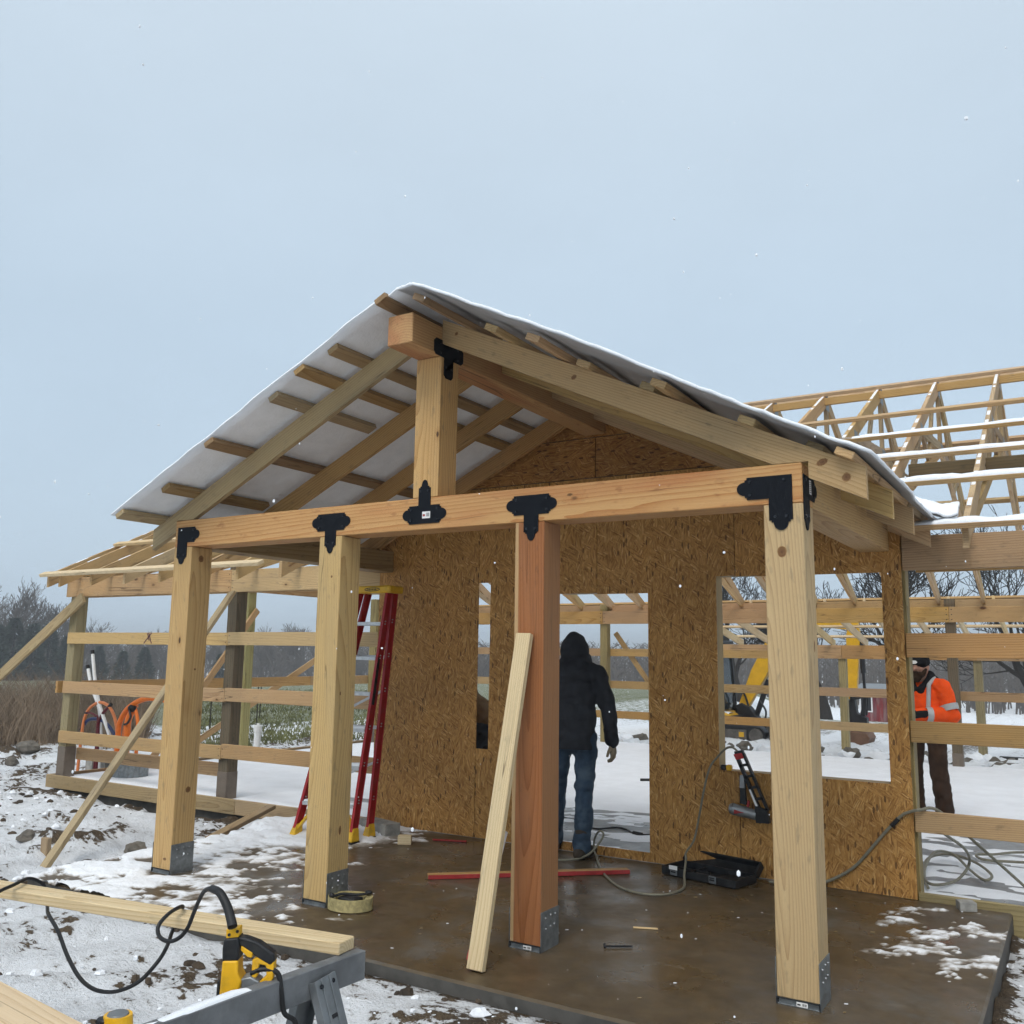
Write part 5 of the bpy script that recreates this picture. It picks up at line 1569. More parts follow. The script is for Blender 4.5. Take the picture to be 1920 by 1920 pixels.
# ---- pipes beyond the left wall
def pipe(nm, pts, r, mat, label, cat, group=None, caps=None):
    o = MB(); o.tube(spline(pts, 8), r, 10)
    ob = tag(o.build(nm, mat, None, None, True), label, cat, group)
    if caps:
        o = MB(); o.cyl(pts[0], V(pts[0]) + (V(pts[0]) - V(pts[1])).normalized() * 0.05, r * 1.15, None, 10); o.build('cap', 'rubber', ob)
    return ob
pipe('white_conduit', [(-5.61, 3.2, 1.46), (-5.58, 3.2, 1.35), (-5.52, 3.2, 1.14), (-5.39, 3.2, 0.83), (-5.12, 3.2, 0.43), (-4.98, 3.2, 0.15), (-4.9, 3.2, -0.1)], 0.022, 'pvc', 'tall white conduit with black cap, leaning right behind the left wall posts', 'pipe', None, True)
pipe('white_conduit', [(-5.83, 3.3, 1.26), (-5.79, 3.3, 1.16), (-5.72, 3.3, 1.02), (-5.54, 3.3, 0.78), (-5.48, 3.3, 0.6), (-5.42, 3.3, 0.24), (-5.4, 3.3, -0.2)], 0.022, 'pvc', 'shorter upright white conduit with black cap beside the orange loop', 'pipe', None, True)
pipe('orange_pipe', [(-5.73, 3.2, -0.2), (-5.71, 3.2, 0.30), (-5.68, 3.2, 0.58), (-5.60, 3.2, 0.73), (-5.47, 3.2, 0.81), (-5.34, 3.2, 0.835), (-5.19, 3.2, 0.80), (-5.08, 3.2, 0.71), (-5.0, 3.2, 0.58), (-4.95, 3.2, 0.36), (-4.94, 3.2, -0.1)], 0.020, 'orange_pale', 'pale orange pipe bent in an arch behind the left wall', 'pipe')
pipe('orange_pipe', [(-4.80, 3.1, -0.05), (-4.80, 3.1, 0.42), (-4.79, 3.1, 0.60), (-4.69, 3.1, 0.75), (-4.58, 3.1, 0.83), (-4.43, 3.1, 0.895), (-4.24, 3.1, 0.935), (-4.0, 3.1, 0.93), (-3.8, 3.1, 0.88)], 0.034, 'orange', 'thick orange pipe bending over to the right behind the left wall', 'pipe')
pipe('orange_pipe', [(-4.80, 3.16, -0.05), (-4.78, 3.16, 0.42), (-4.75, 3.16, 0.60), (-4.68, 3.16, 0.74), (-4.56, 3.17, 0.83)], 0.020, 'orange_pale', 'thin orange pipe tied to the thick one at the left', 'pipe')
pipe('orange_pipe', [(-4.62, 3.1, -0.05), (-4.62, 3.1, 0.42), (-4.62, 3.1, 0.65), (-4.55, 3.12, 0.80)], 0.042, 'orange', 'short thick upright orange pipe in the middle of the bundle', 'pipe')
pipe('orange_pipe', [(-4.42, 3.1, -0.05), (-4.42, 3.1, 0.48), (-4.44, 3.1, 0.66), (-4.53, 3.12, 0.80)], 0.022, 'orange', 'thin orange pipe on the right side of the bundle', 'pipe')
o = MB(); o.ball((-4.55, 3.09, 0.80), (0.06, 0.05, 0.05)); o.tube(spline([(-4.55, 3.05, 0.78), (-4.5, 3.04, 0.70), (-4.55, 3.04, 0.62), (-4.62, 3.05, 0.60)], 6), 0.014, 6)
tag(o.build('pipe_tie', 'rubber', None, None, True), 'black tie holding the orange pipes together', 'tie')
pipe('blue_pipe', [(-5.72, 3.22, 0.50), (-5.66, 3.22, 0.57), (-5.56, 3.22, 0.61), (-5.42, 3.22, 0.615), (-5.25, 3.22, 0.58), (-5.09, 3.22, 0.48), (-4.99, 3.22, 0.34), (-4.95, 3.22, -0.1)], 0.022, 'blue_pipe', 'dark blue pipe arching below the pale orange arch', 'pipe', None, True)
pipe('red_pipe', [(-5.17, 3.2, 0.79), (-5.24, 3.2, 0.74), (-5.32, 3.2, 0.66), (-5.36, 3.2, 0.55), (-5.34, 3.2, 0.3), (-5.33, 3.2, -0.2)], 0.020, 'red_pipe', 'dark red pipe forking up between the white conduits', 'pipe', None, True)
pipe('red_pipe', [(-5.60, 3.19, 0.69), (-5.52, 3.19, 0.69), (-5.42, 3.19, 0.66), (-5.37, 3.19, 0.58), (-5.365, 3.19, -0.2)], 0.013, 'red_pipe', 'thin dark red pipe bending left between the white conduits', 'pipe', None, True)
# corrugated tub
o = MB(); n = 60; vs_, fs = [], []
for j, (z, k) in enumerate(((-0.02, 1.0), (0.20, 1.0), (0.20, 0.93), (0.1, 0.93))):
    for i in range(n):
        a = 2 * math.pi * i / n
        r = 0.20 * k * (1 + (0.035 * math.sin(i * math.pi / 1.5)))
        vs_.append((-4.28 + r * 1.15 * math.cos(a), 2.92 + r * math.sin(a), z))
for j in range(3):
    for i in range(n):
        q = (i + 1) % n
        fs.append((j * n + i, j * n + q, (j + 1) * n + q, (j + 1) * n + i))
o.add(vs_, fs); tag(o.build('corrugated_tub', 'galv'), 'low corrugated metal tub behind the lowest girt of the left wall', 'tub')
for k, (x, y, w_, h_) in enumerate(((-5.58, 3.32, 0.14, 0.09), (-5.40, 3.36, 0.12, 0.12), (-5.26, 3.42, 0.10, 0.10))):
    scrap('stone_block', (x, y, gz(x, y) + 0.02), (w_, 0.13, h_ + 0.1), 0.3 * k, 'block', ['left one of three rough blocks by the left wall post', 'middle one of three rough blocks by the left wall post', 'right one of three rough blocks by the left wall post'][k], 'block', 'rough blocks left of the barn')
o = MB(); o.cyl((-5.82, 6.4, -0.3), (-5.82, 6.4, 0.24), 0.055, None, 16); o.cyl((-5.82, 6.4, 0.24), (-5.82, 6.4, 0.34), 0.068, None, 16); o.cyl((-5.82, 6.4, 0.34), (-5.82, 6.4, 0.37), 0.03, None, 4)
tag(o.build('cleanout_pipe', 'pvc', None, None, True), 'white plastic cleanout pipe with cap standing in the snow beyond the left wall', 'pipe')
# ---- rocks
def rock(c_, s, seed, label):
    r = random.Random(seed); o = MB(); o.ball((0, 0, 0), (1, 1, 1), 10, 7)
    ph = [r.uniform(0, 6) for _ in range(6)]
    vs_ = []
    for v in o.v:
        k = 1 + 0.16 * math.sin(3 * v[0] + ph[0]) + 0.14 * math.sin(4 * v[1] + ph[1]) + 0.12 * math.sin(5 * v[2] + ph[2] + 2 * v[0])
        vs_.append((v[0] * k * s[0], v[1] * k * s[1], v[2] * k * s[2]))
    return tag(mk('rock', vs_, o.f, 'rock', None, Matrix.Translation(c_)), label, 'rock')
rock((-1.08, 0.66, gz(-1.08, 0.66) + 0.03), (0.10, 0.07, 0.055), 1, 'flat brown rock on the snow just left of the first porch post')
rock((-8.6, 4.2, gz(-8.6, 4.2) + 0.05), (0.20, 0.14, 0.12), 2, 'brown rock on the snow at the left edge below the brush')
rock((-7.6, 3.4, gz(-7.6, 3.4) + 0.03), (0.10, 0.08, 0.07), 3, 'small reddish rock at the far left edge of the snow')
rock((-2.02, 0.30, gz(-2.02, 0.3) + 0.02), (0.09, 0.07, 0.05), 4, 'small rock left of the wooden stake')
# ================================================================ PEOPLE
def cloth(name, col, nscale=60, bump=0.002, rough=0.9, var=0.2, col2=None):
    t = NT(name)
    c = t.n('TexCoord').outputs['Object']
    n1 = t.noise(c, 5, 4, 0.6)
    n2 = t.noise(c, nscale * 3, 2, 0.6)
    f = t.maprange(n1, 0.3, 0.7, 1 - var, 1 + var)
    base = t.n('VectorMath', {0: col, 'Scale': f}, operation='SCALE').outputs[0]
    if col2:
        base = t.mix(t.maprange(t.noise(c, 9, 3), 0.45, 0.7), base, col2)
    t.bump(t.math('MULTIPLY_ADD', n2, 0.3, t.noise(c, 16, 3, 0.6)), bump * 3, 0.6)
    return t.fin(base, rough, 0, 0.15)
M['black_jacket'] = cloth('black_jacket', (0.033, 0.035, 0.041))
M['jeans'] = cloth('blue_jeans', (0.045, 0.07, 0.105), 90, 0.002, 0.9, 0.3, (0.09, 0.125, 0.165))
M['boot'] = cloth('boot_leather', (0.05, 0.038, 0.028), 30, 0.001, 0.7)
M['glove_tan'] = cloth('tan_glove', (0.30, 0.24, 0.16), 40, 0.001)
M['glove_black'] = cloth('black_glove', (0.012, 0.012, 0.013), 40, 0.001)
M['hivis'] = cloth('orange_jacket', (0.85, 0.085, 0.010), 40, 0.002, 0.8, 0.08)
M['reflective'] = plain('reflective_tape', (0.42, 0.43, 0.43), 0.5, 0.1, 0.08)
M['brown_trousers'] = cloth('brown_trousers', (0.045, 0.026, 0.017), 60, 0.002, 0.9, 0.3)
M['brown_jacket'] = cloth('brown_jacket', (0.145, 0.095, 0.052), 60, 0.002, 0.9, 0.2)
M['skin'] = plain('skin', (0.42, 0.22, 0.15), 0.55, 0, 0.08)
M['beard'] = cloth('beard', (0.035, 0.02, 0.012), 50, 0.003, 0.85, 0.3)
M['beanie'] = cloth('black_beanie', (0.011, 0.011, 0.013), 80, 0.002, 0.95)
M['eye'] = plain('eye', (0.03, 0.025, 0.02), 0.3)
def cap_vf(a, b, ra, rb, n=14):
    a, b = V(a), V(b)
    d = b - a
    if d.length < 1e-6: d = V((0, 0, 1e-4))
    pts, rad = [], []
    u = d.normalized()
    for k in range(5):
        t_ = math.pi / 2 * k / 4
        pts.append(a - u * ra * math.cos(t_)); rad.append(max(ra * math.sin(t_), 1e-4))
    for k in range(1, 5):
        t_ = math.pi / 2 * (1 - k / 4)
        if k == 1: pts.append(b); rad.append(rb)
        pts.append(b + u * rb * math.cos(t_)); rad.append(max(rb * math.sin(t_), 1e-4))
    return tube_vf(pts, rad, n)
def blob(name, prims, voxel, mat, parent, world, smooth=3, wrinkle=0.0, wscale=9.0, seed=0, hem=None):
    """one continuous surface from overlapping limbs: voxel remesh of capsules ('c',a,b,ra,rb) and ellipsoids ('e',c,r[,rot])"""
    mb_ = MB()
    for p in prims:
        if p[0] == 'c':
            mb_.add(*cap_vf(*p[1:]))
        else:
            rm = Matrix.Translation(p[1]) @ (Euler(p[3]).to_matrix().to_4x4() if len(p) > 3 else Matrix.Identity(4))
            mb_.ball((0, 0, 0), p[2], 18, 12, 0, rm)
    o = mk(name, mb_.v, mb_.f, mat, parent, world, True)
    r = o.modifiers.new('r', 'REMESH'); r.mode = 'VOXEL'; r.voxel_size = voxel; r.use_smooth_shade = True
    s = o.modifiers.new('s', 'SMOOTH'); s.iterations = smooth; s.factor = 0.5
    dg = bpy.context.evaluated_depsgraph_get()
    me = bpy.data.meshes.new_from_object(o.evaluated_get(dg))
    o.modifiers.clear()
    if wrinkle:
        n = len(me.vertices)
        co = np.empty(n * 3, np.float32); me.vertices.foreach_get('co', co); co = co.reshape(-1, 3)
        no = np.empty(n * 3, np.float32); me.vertex_normals.foreach_get('vector', no); no = no.reshape(-1, 3)
        w1 = fbm(co[:, 0] * wscale + co[:, 1] * wscale * 0.7 + 3, co[:, 2] * wscale * 1.5 + co[:, 1] * 2, 3, 0.5, 90 + seed) - 0.5
        w2 = np.abs(2 * fbm(co[:, 0] * wscale * 1.2 - co[:, 2] * wscale * 0.8, co[:, 2] * wscale * 1.1 + co[:, 1] * wscale, 2, 0.5, 95 + seed) - 1) - 0.3
        co = co + no * ((w1 + 0.6 * w2) * wrinkle)[:, None]
        me.vertices.foreach_set('co', co.ravel())
    me.polygons.foreach_set('use_smooth', [True] * len(me.polygons))
    if hem is not None:          # straight cut hem
        bm = bmesh.new(); bm.from_mesh(me)
        bmesh.ops.bisect_plane(bm, geom=bm.verts[:] + bm.edges[:] + bm.faces[:], plane_co=(0, 0, hem), plane_no=(0.0, 0.06, 1), clear_inner=True)
        bm.to_mesh(me); bm.free()
    old = o.data
    o.data = me
    if not me.materials:
        me.materials.append(M[mat])
    bpy.data.meshes.remove(old)
    return o
def hand_prims(wr, dirv, out, curl=0.5, s=1.0, thumb=1):
    """palm + five fingers; wr wrist, dirv pointing along the hand, out = back-of-hand side normal"""
    wr, d, o_ = V(wr), V(dirv).normalized(), V(out).normalized()
    sd_ = d.cross(o_).normalized()
    P = []
    pc = wr + d * 0.05 * s
    for k in (-1, 0, 1):
        P.append(('c', wr + sd_ * k * 0.018 * s, wr + d * 0.085 * s + sd_ * k * 0.026 * s, 0.017 * s, 0.0155 * s))
    ln = (0.066, 0.078, 0.072, 0.056)
    for k in range(4):
        b = wr + d * 0.088 * s + sd_ * (k - 1.5) * 0.021 * s
        p = b; ang = 0.25 * curl
        for j in range(3):
            dd = d * math.cos(ang) - o_ * math.sin(ang)
            q = p + dd * ln[k] * s * (0.45, 0.32, 0.25)[j]
            P.append(('c', p, q, 0.0098 * s, 0.0090 * s))
            p = q; ang += 0.75 * curl
    tb_ = wr + d * 0.03 * s + sd_ * thumb * -0.030 * s
    t1 = tb_ + (d * 0.7 - sd_ * thumb * 0.6 - o_ * 0.25).normalized() * 0.042 * s
    t2 = t1 + (d * 0.95 - sd_ * thumb * 0.15 - o_ * 0.45 * curl).normalized() * 0.034 * s
    P += [('c', tb_, t1, 0.014 * s, 0.0115 * s), ('c', t1, t2, 0.0115 * s, 0.010 * s)]
    return P
def boot_prims(an, fwd, s=1.0):
    an, f = V(an), V(fwd).normalized()
    h = V((an.x, an.y, 0.0))
    return [('c', h + V((0, 0, 0.045)) - f * 0.055, h + V((0, 0, 0.042)) + f * 0.10, 0.045, 0.047), ('c', h + V((0, 0, 0.040)) + f * 0.10, h + V((0, 0, 0.036)) + f * 0.175, 0.046, 0.036), ('c', h + V((0, 0, 0.05)), an + V((0, 0, 0.11)), 0.05, 0.056)]
# ---- hooded man, seen from behind; x right, y away from the camera
def hooded(loc, rz):
    Wm = Matrix.Translation(loc) @ Matrix.Rotation(rz, 4, 'Z')
    p = emp('person', loc, 'person in a black hooded jacket and blue jeans standing with back turned in the doorway', 'person')
    HR, HL = V((0.095, 0, 0.90)), V((-0.095, 0, 0.90))
    KR, KL = V((0.085, 0.02, 0.49)), V((-0.16, 0.12, 0.50))
    AR, AL = V((0.075, -0.03, 0.09)), V((-0.20, 0.20, 0.09))
    SR, SL = V((0.195, 0.0, 1.385)), V((-0.195, 0.0, 1.385))
    ER, EL = V((0.275, 0.015, 1.12)), V((-0.27, 0.06, 1.12))
    WR, WL = V((0.285, 0.10, 0.885)), V((-0.24, 0.22, 0.93))
    blob('body', [('e', (0, 0.01, 1.60), (0.075, 0.09, 0.11)), ('c', (0, 0, 1.42), (0, 0.005, 1.54), 0.05, 0.05), ('e', (0, 0, 1.24), (0.14, 0.09, 0.2)), ('e', (0, 0, 0.98), (0.13, 0.09, 0.13)), ('c', HR, KR, 0.065, 0.045), ('c', KR, AR, 0.045, 0.03), ('c', HL, KL, 0.065, 0.045), ('c', KL, AL, 0.045, 0.03), ('c', SR, ER, 0.042, 0.034), ('c', ER, WR, 0.034, 0.024), ('c', SL, EL, 0.042, 0.034), ('c', EL, WL, 0.034, 0.024), ('c', AR, AR + V((0, 0.14, -0.05)), 0.03, 0.025), ('c', AL, AL + V((0, 0.14, -0.05)), 0.03, 0.025)], 0.016, 'skin', p, Wm)
    jk = [('e', (0, 0.0, 1.27), (0.205, 0.135, 0.20)), ('e', (0, -0.01, 1.38), (0.20, 0.12, 0.10)), ('e', (0, 0, 1.06), (0.185, 0.14, 0.22)), ('c', (-0.045, 0, 0.92), (-0.045, 0, 0.80), 0.135, 0.14), ('c', (0.045, 0, 0.92), (0.045, 0, 0.80), 0.135, 0.14), ('c', (-0.14, 0, 1.40), (0.14, 0, 1.40), 0.085, 0.085),
          ('c', SR, ER, 0.082, 0.068), ('c', ER, WR, 0.068, 0.052), ('c', SL, EL, 0.082, 0.068), ('c', EL, WL, 0.068, 0.052),
          ('e', (0.0, 0.015, 1.575), (0.118, 0.135, 0.145)), ('e', (0, 0.00, 1.64), (0.085, 0.105, 0.085)), ('e', (0, -0.05, 1.47), (0.125, 0.10, 0.085)), ('c', (-0.06, 0.06, 1.47), (0.06, 0.06, 1.47), 0.075, 0.075), ('e', (0.055, 0.09, 1.50), (0.07, 0.06, 0.07))]
    blob('jacket', jk, 0.012, 'black_jacket', p, Wm, 3, 0.030, 7, 1, 0.815)
    o = blob('jeans', [('e', (0, 0, 0.88), (0.155, 0.105, 0.10)), ('c', HR, KR, 0.098, 0.072), ('c', KR, AR + V((0, 0, 0.0)), 0.074, 0.068), ('c', HL, KL, 0.098, 0.072), ('c', KL, AL, 0.074, 0.068), ('c', AR + V((0, 0.01, 0.03)), AR + V((0, 0.01, 0.0)), 0.078, 0.076)], 0.013, 'jeans', p, Wm, 3, 0.022, 10, 2)
    blob('boot', boot_prims(AR, (0.25, 1, 0)), 0.009, 'boot', p, Wm)
    blob('boot', boot_prims(AL, (-0.2, 1, 0)), 0.009, 'boot', p, Wm)
    blob('glove', hand_prims(WR + V((0.002, 0.01, -0.01)), (0.06, 0.12, -1), (1, -0.2, 0.05), 0.75, 1.1, -1) + [('c', WR, WR + V((0, 0.005, -0.03)), 0.032, 0.03)], 0.0055, 'glove_tan', p, Wm, 2)
    blob('glove', hand_prims(WL, (0.05, 0.15, -1), (-1, -0.2, 0.05), 0.6, 1.1, 1) + [('c', WL, WL + V((0, 0.005, -0.03)), 0.032, 0.03)], 0.0055, 'glove_tan', p, Wm, 2)
    o = MB(); o.box((-0.05, -0.156, 0.80), (0.02, -0.150, 0.818), 0.002)
    return p
hooded((2.205, 2.135, 0.0), 0.25)
# ---- man in orange jacket facing the porch, looking down at his hands
def orange_man(loc, rz):
    Wm = Matrix.Translation(loc) @ Matrix.Rotation(rz, 4, 'Z')
    p = emp('person', loc, 'bearded person in a bright orange jacket and black beanie looking down at both hands', 'person')
    F = V((0, 1, 0))
    HR, HL = V((0.10, 0, 0.84)), V((-0.10, 0, 0.84)); KR, KL = V((0.12, 0.05, 0.46)), V((-0.13, 0.03, 0.46)); AR, AL = V((0.13, 0, 0.09)), V((-0.14, -0.02, 0.09))
    SR, SL = V((0.195, 0.01, 1.27)), V((-0.195, 0.01, 1.27)); ER, EL = V((0.29, 0.03, 1.01)), V((-0.29, 0.03, 1.01)); WR, WL = V((0.10, 0.26, 1.00)), V((-0.08, 0.26, 1.02))
    hd = V((0, 0.055, 1.47))
    body = [('e', hd, (0.078, 0.092, 0.112), (-0.3, 0, 0)), ('c', hd + V((0, 0.03, -0.06)), hd + V((0, 0.075, -0.075)), 0.045, 0.03), ('c', hd + V((0, 0.085, 0.01)), hd + V((0, 0.108, -0.018)), 0.011, 0.016), ('c', hd + V((-0.035, 0.08, 0.03)), hd + V((0.035, 0.08, 0.03)), 0.014, 0.014), ('e', hd + V((0.04, 0.065, -0.012)), (0.025, 0.02, 0.022)), ('e', hd + V((-0.04, 0.065, -0.012)), (0.025, 0.02, 0.022)), ('e', hd + V((0.08, -0.01, 0.0)), (0.012, 0.022, 0.032)), ('e', hd + V((-0.08, -0.01, 0.0)), (0.012, 0.022, 0.032)),
            ('c', (0, 0.0, 1.28), hd - V((0, 0.02, 0.08)), 0.055, 0.052), ('e', (0, 0, 1.14), (0.14, 0.09, 0.2)), ('e', (0, 0, 0.9), (0.13, 0.09, 0.13)), ('c', HR, KR, 0.065, 0.045), ('c', KR, AR, 0.045, 0.03), ('c', HL, KL, 0.065, 0.045), ('c', KL, AL, 0.045, 0.03), ('c', SR, ER, 0.042, 0.034), ('c', ER, WR, 0.034, 0.024), ('c', SL, EL, 0.042, 0.034), ('c', EL, WL, 0.034, 0.024)]
    blob('body', body, 0.009, 'skin', p, Wm, 2)
    for s in (-1, 1):
        o = MB(); o.ball((0.033 * s, 0.141, 1.485), (0.012, 0.008, 0.006), 8, 6); o.build('eye', 'eye', p, Wm, True)
    blob('beard', [('e', hd + V((0, 0.055, -0.075)), (0.062, 0.055, 0.045)), ('e', hd + V((0, 0.075, -0.105)), (0.045, 0.04, 0.045)), ('c', hd + V((-0.068, 0.02, -0.02)), hd + V((-0.05, 0.055, -0.08)), 0.02, 0.024), ('c', hd + V((0.068, 0.02, -0.02)), hd + V((0.05, 0.055, -0.08)), 0.02, 0.024), ('c', hd + V((-0.03, 0.10, -0.045)), hd + V((0.03, 0.10, -0.045)), 0.010, 0.010)], 0.007, 'beard', p, Wm, 2, 0.008, 30, 3)
    blob('beanie', [('e', hd + V((0, -0.012, 0.055)), (0.095, 0.105, 0.095), (-0.25, 0, 0)), ('c', hd + V((-0.05, 0.05, 0.045)), hd + V((0.05, 0.05, 0.045)), 0.05, 0.05), ('e', hd + V((0, -0.03, 0.105)), (0.07, 0.08, 0.06))], 0.009, 'beanie', p, Wm, 3, 0.008, 20, 4)
    o = MB(); o.prism([(-0.034, -0.012), (-0.012, -0.020), (0.02, -0.016), (0.034, 0.0), (0.016, 0.015), (-0.02, 0.016)], 0, 0.004)
    o.build('cap_patch', 'sticker', p, Wm @ Matrix.Translation(hd + V((0.0, 0.101, 0.052))) @ Matrix(((-1, 0, 0), (0, -0.25, 0.97), (0, 0.97, 0.25))).transposed().to_4x4())
    blob('hood_collar', [('c', (-0.09, -0.02, 1.33), (0.09, -0.02, 1.33), 0.07, 0.07), ('c', (-0.08, 0.02, 1.33), (-0.03, 0.11, 1.24), 0.05, 0.045), ('c', (0.08, 0.02, 1.33), (0.03, 0.11, 1.24), 0.05, 0.045), ('e', (0, -0.06, 1.38), (0.10, 0.06, 0.07))], 0.01, 'beanie', p, Wm, 2, 0.008, 14, 5)
    jk = [('e', (0, 0.02, 1.12), (0.205, 0.145, 0.22)), ('e', (0, 0.02, 0.93), (0.205, 0.155, 0.17)), ('c', (-0.14, 0, 1.285), (0.14, 0, 1.285), 0.085, 0.085), ('c', SR, ER, 0.088, 0.076), ('c', SL, EL, 0.088, 0.076), ('c', ER, WR - V((0.02, 0.03, 0)), 0.076, 0.062), ('c', EL, WL - V((-0.02, 0.03, 0)), 0.076, 0.062)]
    blob('jacket', jk, 0.012, 'hivis', p, Wm, 3, 0.032, 8, 6)
    for a, b, r in ((SR + (ER - SR) * 0.62, SR + (ER - SR) * 0.84, 0.090), (SL + (EL - SL) * 0.62, SL + (EL - SL) * 0.84, 0.090)):
        o = MB(); o.cyl(a, b, r, r * 0.96, 24, 0, False); o.build('reflective_band', 'reflective', p, Wm, True)
    for s in (-1, 1):
        blob('reflective_band', [('c', (s * 0.115, 0.10 + 0.01, 1.30), (s * 0.115, 0.157, 1.0), 0.022, 0.022), ('c', (s * 0.115, 0.10, 1.31), (s * 0.12, 0.0, 1.367), 0.02, 0.02)], 0.008, 'reflective', p, Wm)
    for s, S_, E_, W_ in ((1, SR, ER, WR), (-1, SL, EL, WL)):
        o = MB(); o.cyl(E_ + (W_ - E_) * 0.62, E_ + (W_ - E_) * 0.80, 0.073, 0.069, 20, 0, False); o.build('reflective_band', 'reflective', p, Wm, True)
    blob('trousers', [('e', (0, 0, 0.87), (0.175, 0.135, 0.13)), ('c', HR, KR, 0.105, 0.082), ('c', KR, AR, 0.085, 0.085), ('c', HL, KL, 0.105, 0.082), ('c', KL, AL, 0.085, 0.085)], 0.013, 'brown_trousers', p, Wm, 3, 0.024, 9, 7)
    blob('boot', boot_prims(AR, (0.3, 1, 0)), 0.01, 'boot', p, Wm); blob('boot', boot_prims(AL, (-0.3, 1, 0)), 0.01, 'boot', p, Wm)
    blob('glove', hand_prims(WR, (-0.75, 0.6, 0.15), (0.5, 0.6, 0.5), 0.9, 1.15, 1) + [('c', WR, WR - V((-0.04, 0.04, 0)), 0.036, 0.042)], 0.006, 'glove_black', p, Wm, 2)
    blob('glove', hand_prims(WL, (0.7, 0.65, -0.1), (-0.5, 0.6, 0.5), 0.9, 1.15, -1) + [('c', WL, WL - V((0.04, 0.04, 0)), 0.036, 0.042)], 0.006, 'glove_black', p, Wm, 2)
    return p
orange_man((4.27, 5.75, 0.0), math.radians(180) - 0.35)
# ---- person bending down behind the narrow opening
def bent(loc, rz):
    Wm = Matrix.Translation(loc) @ Matrix.Rotation(rz, 4, 'Z')
    p = emp('person', loc, 'person in a brown jacket and black trousers bending down behind the narrow wall opening', 'person')
    HR, HL = V((0.10, -0.05, 0.86)), V((-0.10, -0.05, 0.86)); KR, KL = V((0.12, 0.08, 0.47)), V((-0.13, 0.12, 0.47)); AR, AL = V((0.12, -0.03, 0.09)), V((-0.13, 0.0, 0.09))
    SR, SL = V((0.19, 0.22, 1.16)), V((-0.19, 0.22, 1.16)); ER, EL = V((0.25, 0.34, 0.93)), V((-0.25, 0.36, 0.93)); WR, WL = V((0.15, 0.50, 0.80)), V((-0.12, 0.5, 0.78))
    hd = V((0, 0.40, 1.22))
    blob('body', [('e', hd, (0.078, 0.095, 0.11), (-0.6, 0, 0)), ('c', (0, 0.25, 1.16), hd, 0.055, 0.05), ('c', (0, -0.04, 0.9), (0, 0.22, 1.14), 0.12, 0.12), ('c', HR, KR, 0.065, 0.045), ('c', KR, AR, 0.045, 0.03), ('c', HL, KL, 0.065, 0.045), ('c', KL, AL, 0.045, 0.03), ('c', SR, ER, 0.04, 0.034), ('c', ER, WR, 0.034, 0.024), ('c', SL, EL, 0.04, 0.034), ('c', EL, WL, 0.034, 0.024), ('c', hd + V((0, 0.09, 0.0)), hd + V((0, 0.11, -0.02)), 0.012, 0.015)] + hand_prims(WR, (-0.3, 0.5, -0.7), (0.8, 0.3, 0.2), 0.6, 1.0, -1) + hand_prims(WL, (0.3, 0.5, -0.7), (-0.8, 0.3, 0.2), 0.6, 1.0, 1), 0.009, 'skin', p, Wm, 2)
    blob('jacket', [('c', (0, -0.04, 0.95), (0, 0.20, 1.12), 0.165, 0.165), ('c', (-0.13, 0.20, 1.16), (0.13, 0.20, 1.16), 0.10, 0.10), ('c', SR, ER, 0.085, 0.072), ('c', ER, WR, 0.072, 0.055), ('c', SL, EL, 0.085, 0.072), ('c', EL, WL, 0.072, 0.055)], 0.013, 'brown_jacket', p, Wm, 3, 0.02, 9, 8)
    blob('trousers', [('e', (0, -0.05, 0.86), (0.17, 0.15, 0.14)), ('c', HR, KR, 0.10, 0.078), ('c', KR, AR, 0.08, 0.078), ('c', HL, KL, 0.10, 0.078), ('c', KL, AL, 0.08, 0.078)], 0.014, 'black_jacket', p, Wm, 3, 0.02, 9, 9)
    blob('beanie', [('e', hd + V((0, 0.0, 0.05)), (0.092, 0.105, 0.09), (-0.5, 0, 0))], 0.01, 'beanie', p, Wm)
    blob('boot', boot_prims(AR, (0, 1, 0)), 0.01, 'boot', p, Wm); blob('boot', boot_prims(AL, (0, 1, 0)), 0.01, 'boot', p, Wm)
    return p
bent((0.82, 2.88, -0.02), math.radians(95))
# ================================================================ BACKGROUND
def tz(x, y):
    return float(terrain(np.array([float(x)]), np.array([float(y)]))[0])
def polar(px, dist):
    """point on the land at a bearing seen near picture column px, at a real distance from the camera"""
    a = YAW - math.atan((px - 960) / FPX)
    x, y = CAM.x - math.sin(a) * dist, CAM.y + math.cos(a) * dist
    return x, y
M['bark'] = plain('bark', (0.055, 0.046, 0.038), 0.9, 0, 0.3, 8)
M['bark_dark'] = plain('dark_bark', (0.026, 0.022, 0.019), 0.9, 0, 0.3, 8)
M['twig'] = plain('bare_twigs', (0.085, 0.070, 0.058), 0.9, 0, 0.25, 2)
M['needle'] = plain('evergreen', (0.022, 0.034, 0.022), 0.85, 0, 0.35, 1.5)
M['weed'] = plain('dead_weeds', (0.20, 0.15, 0.105), 0.9, 0, 0.5, 0.9)

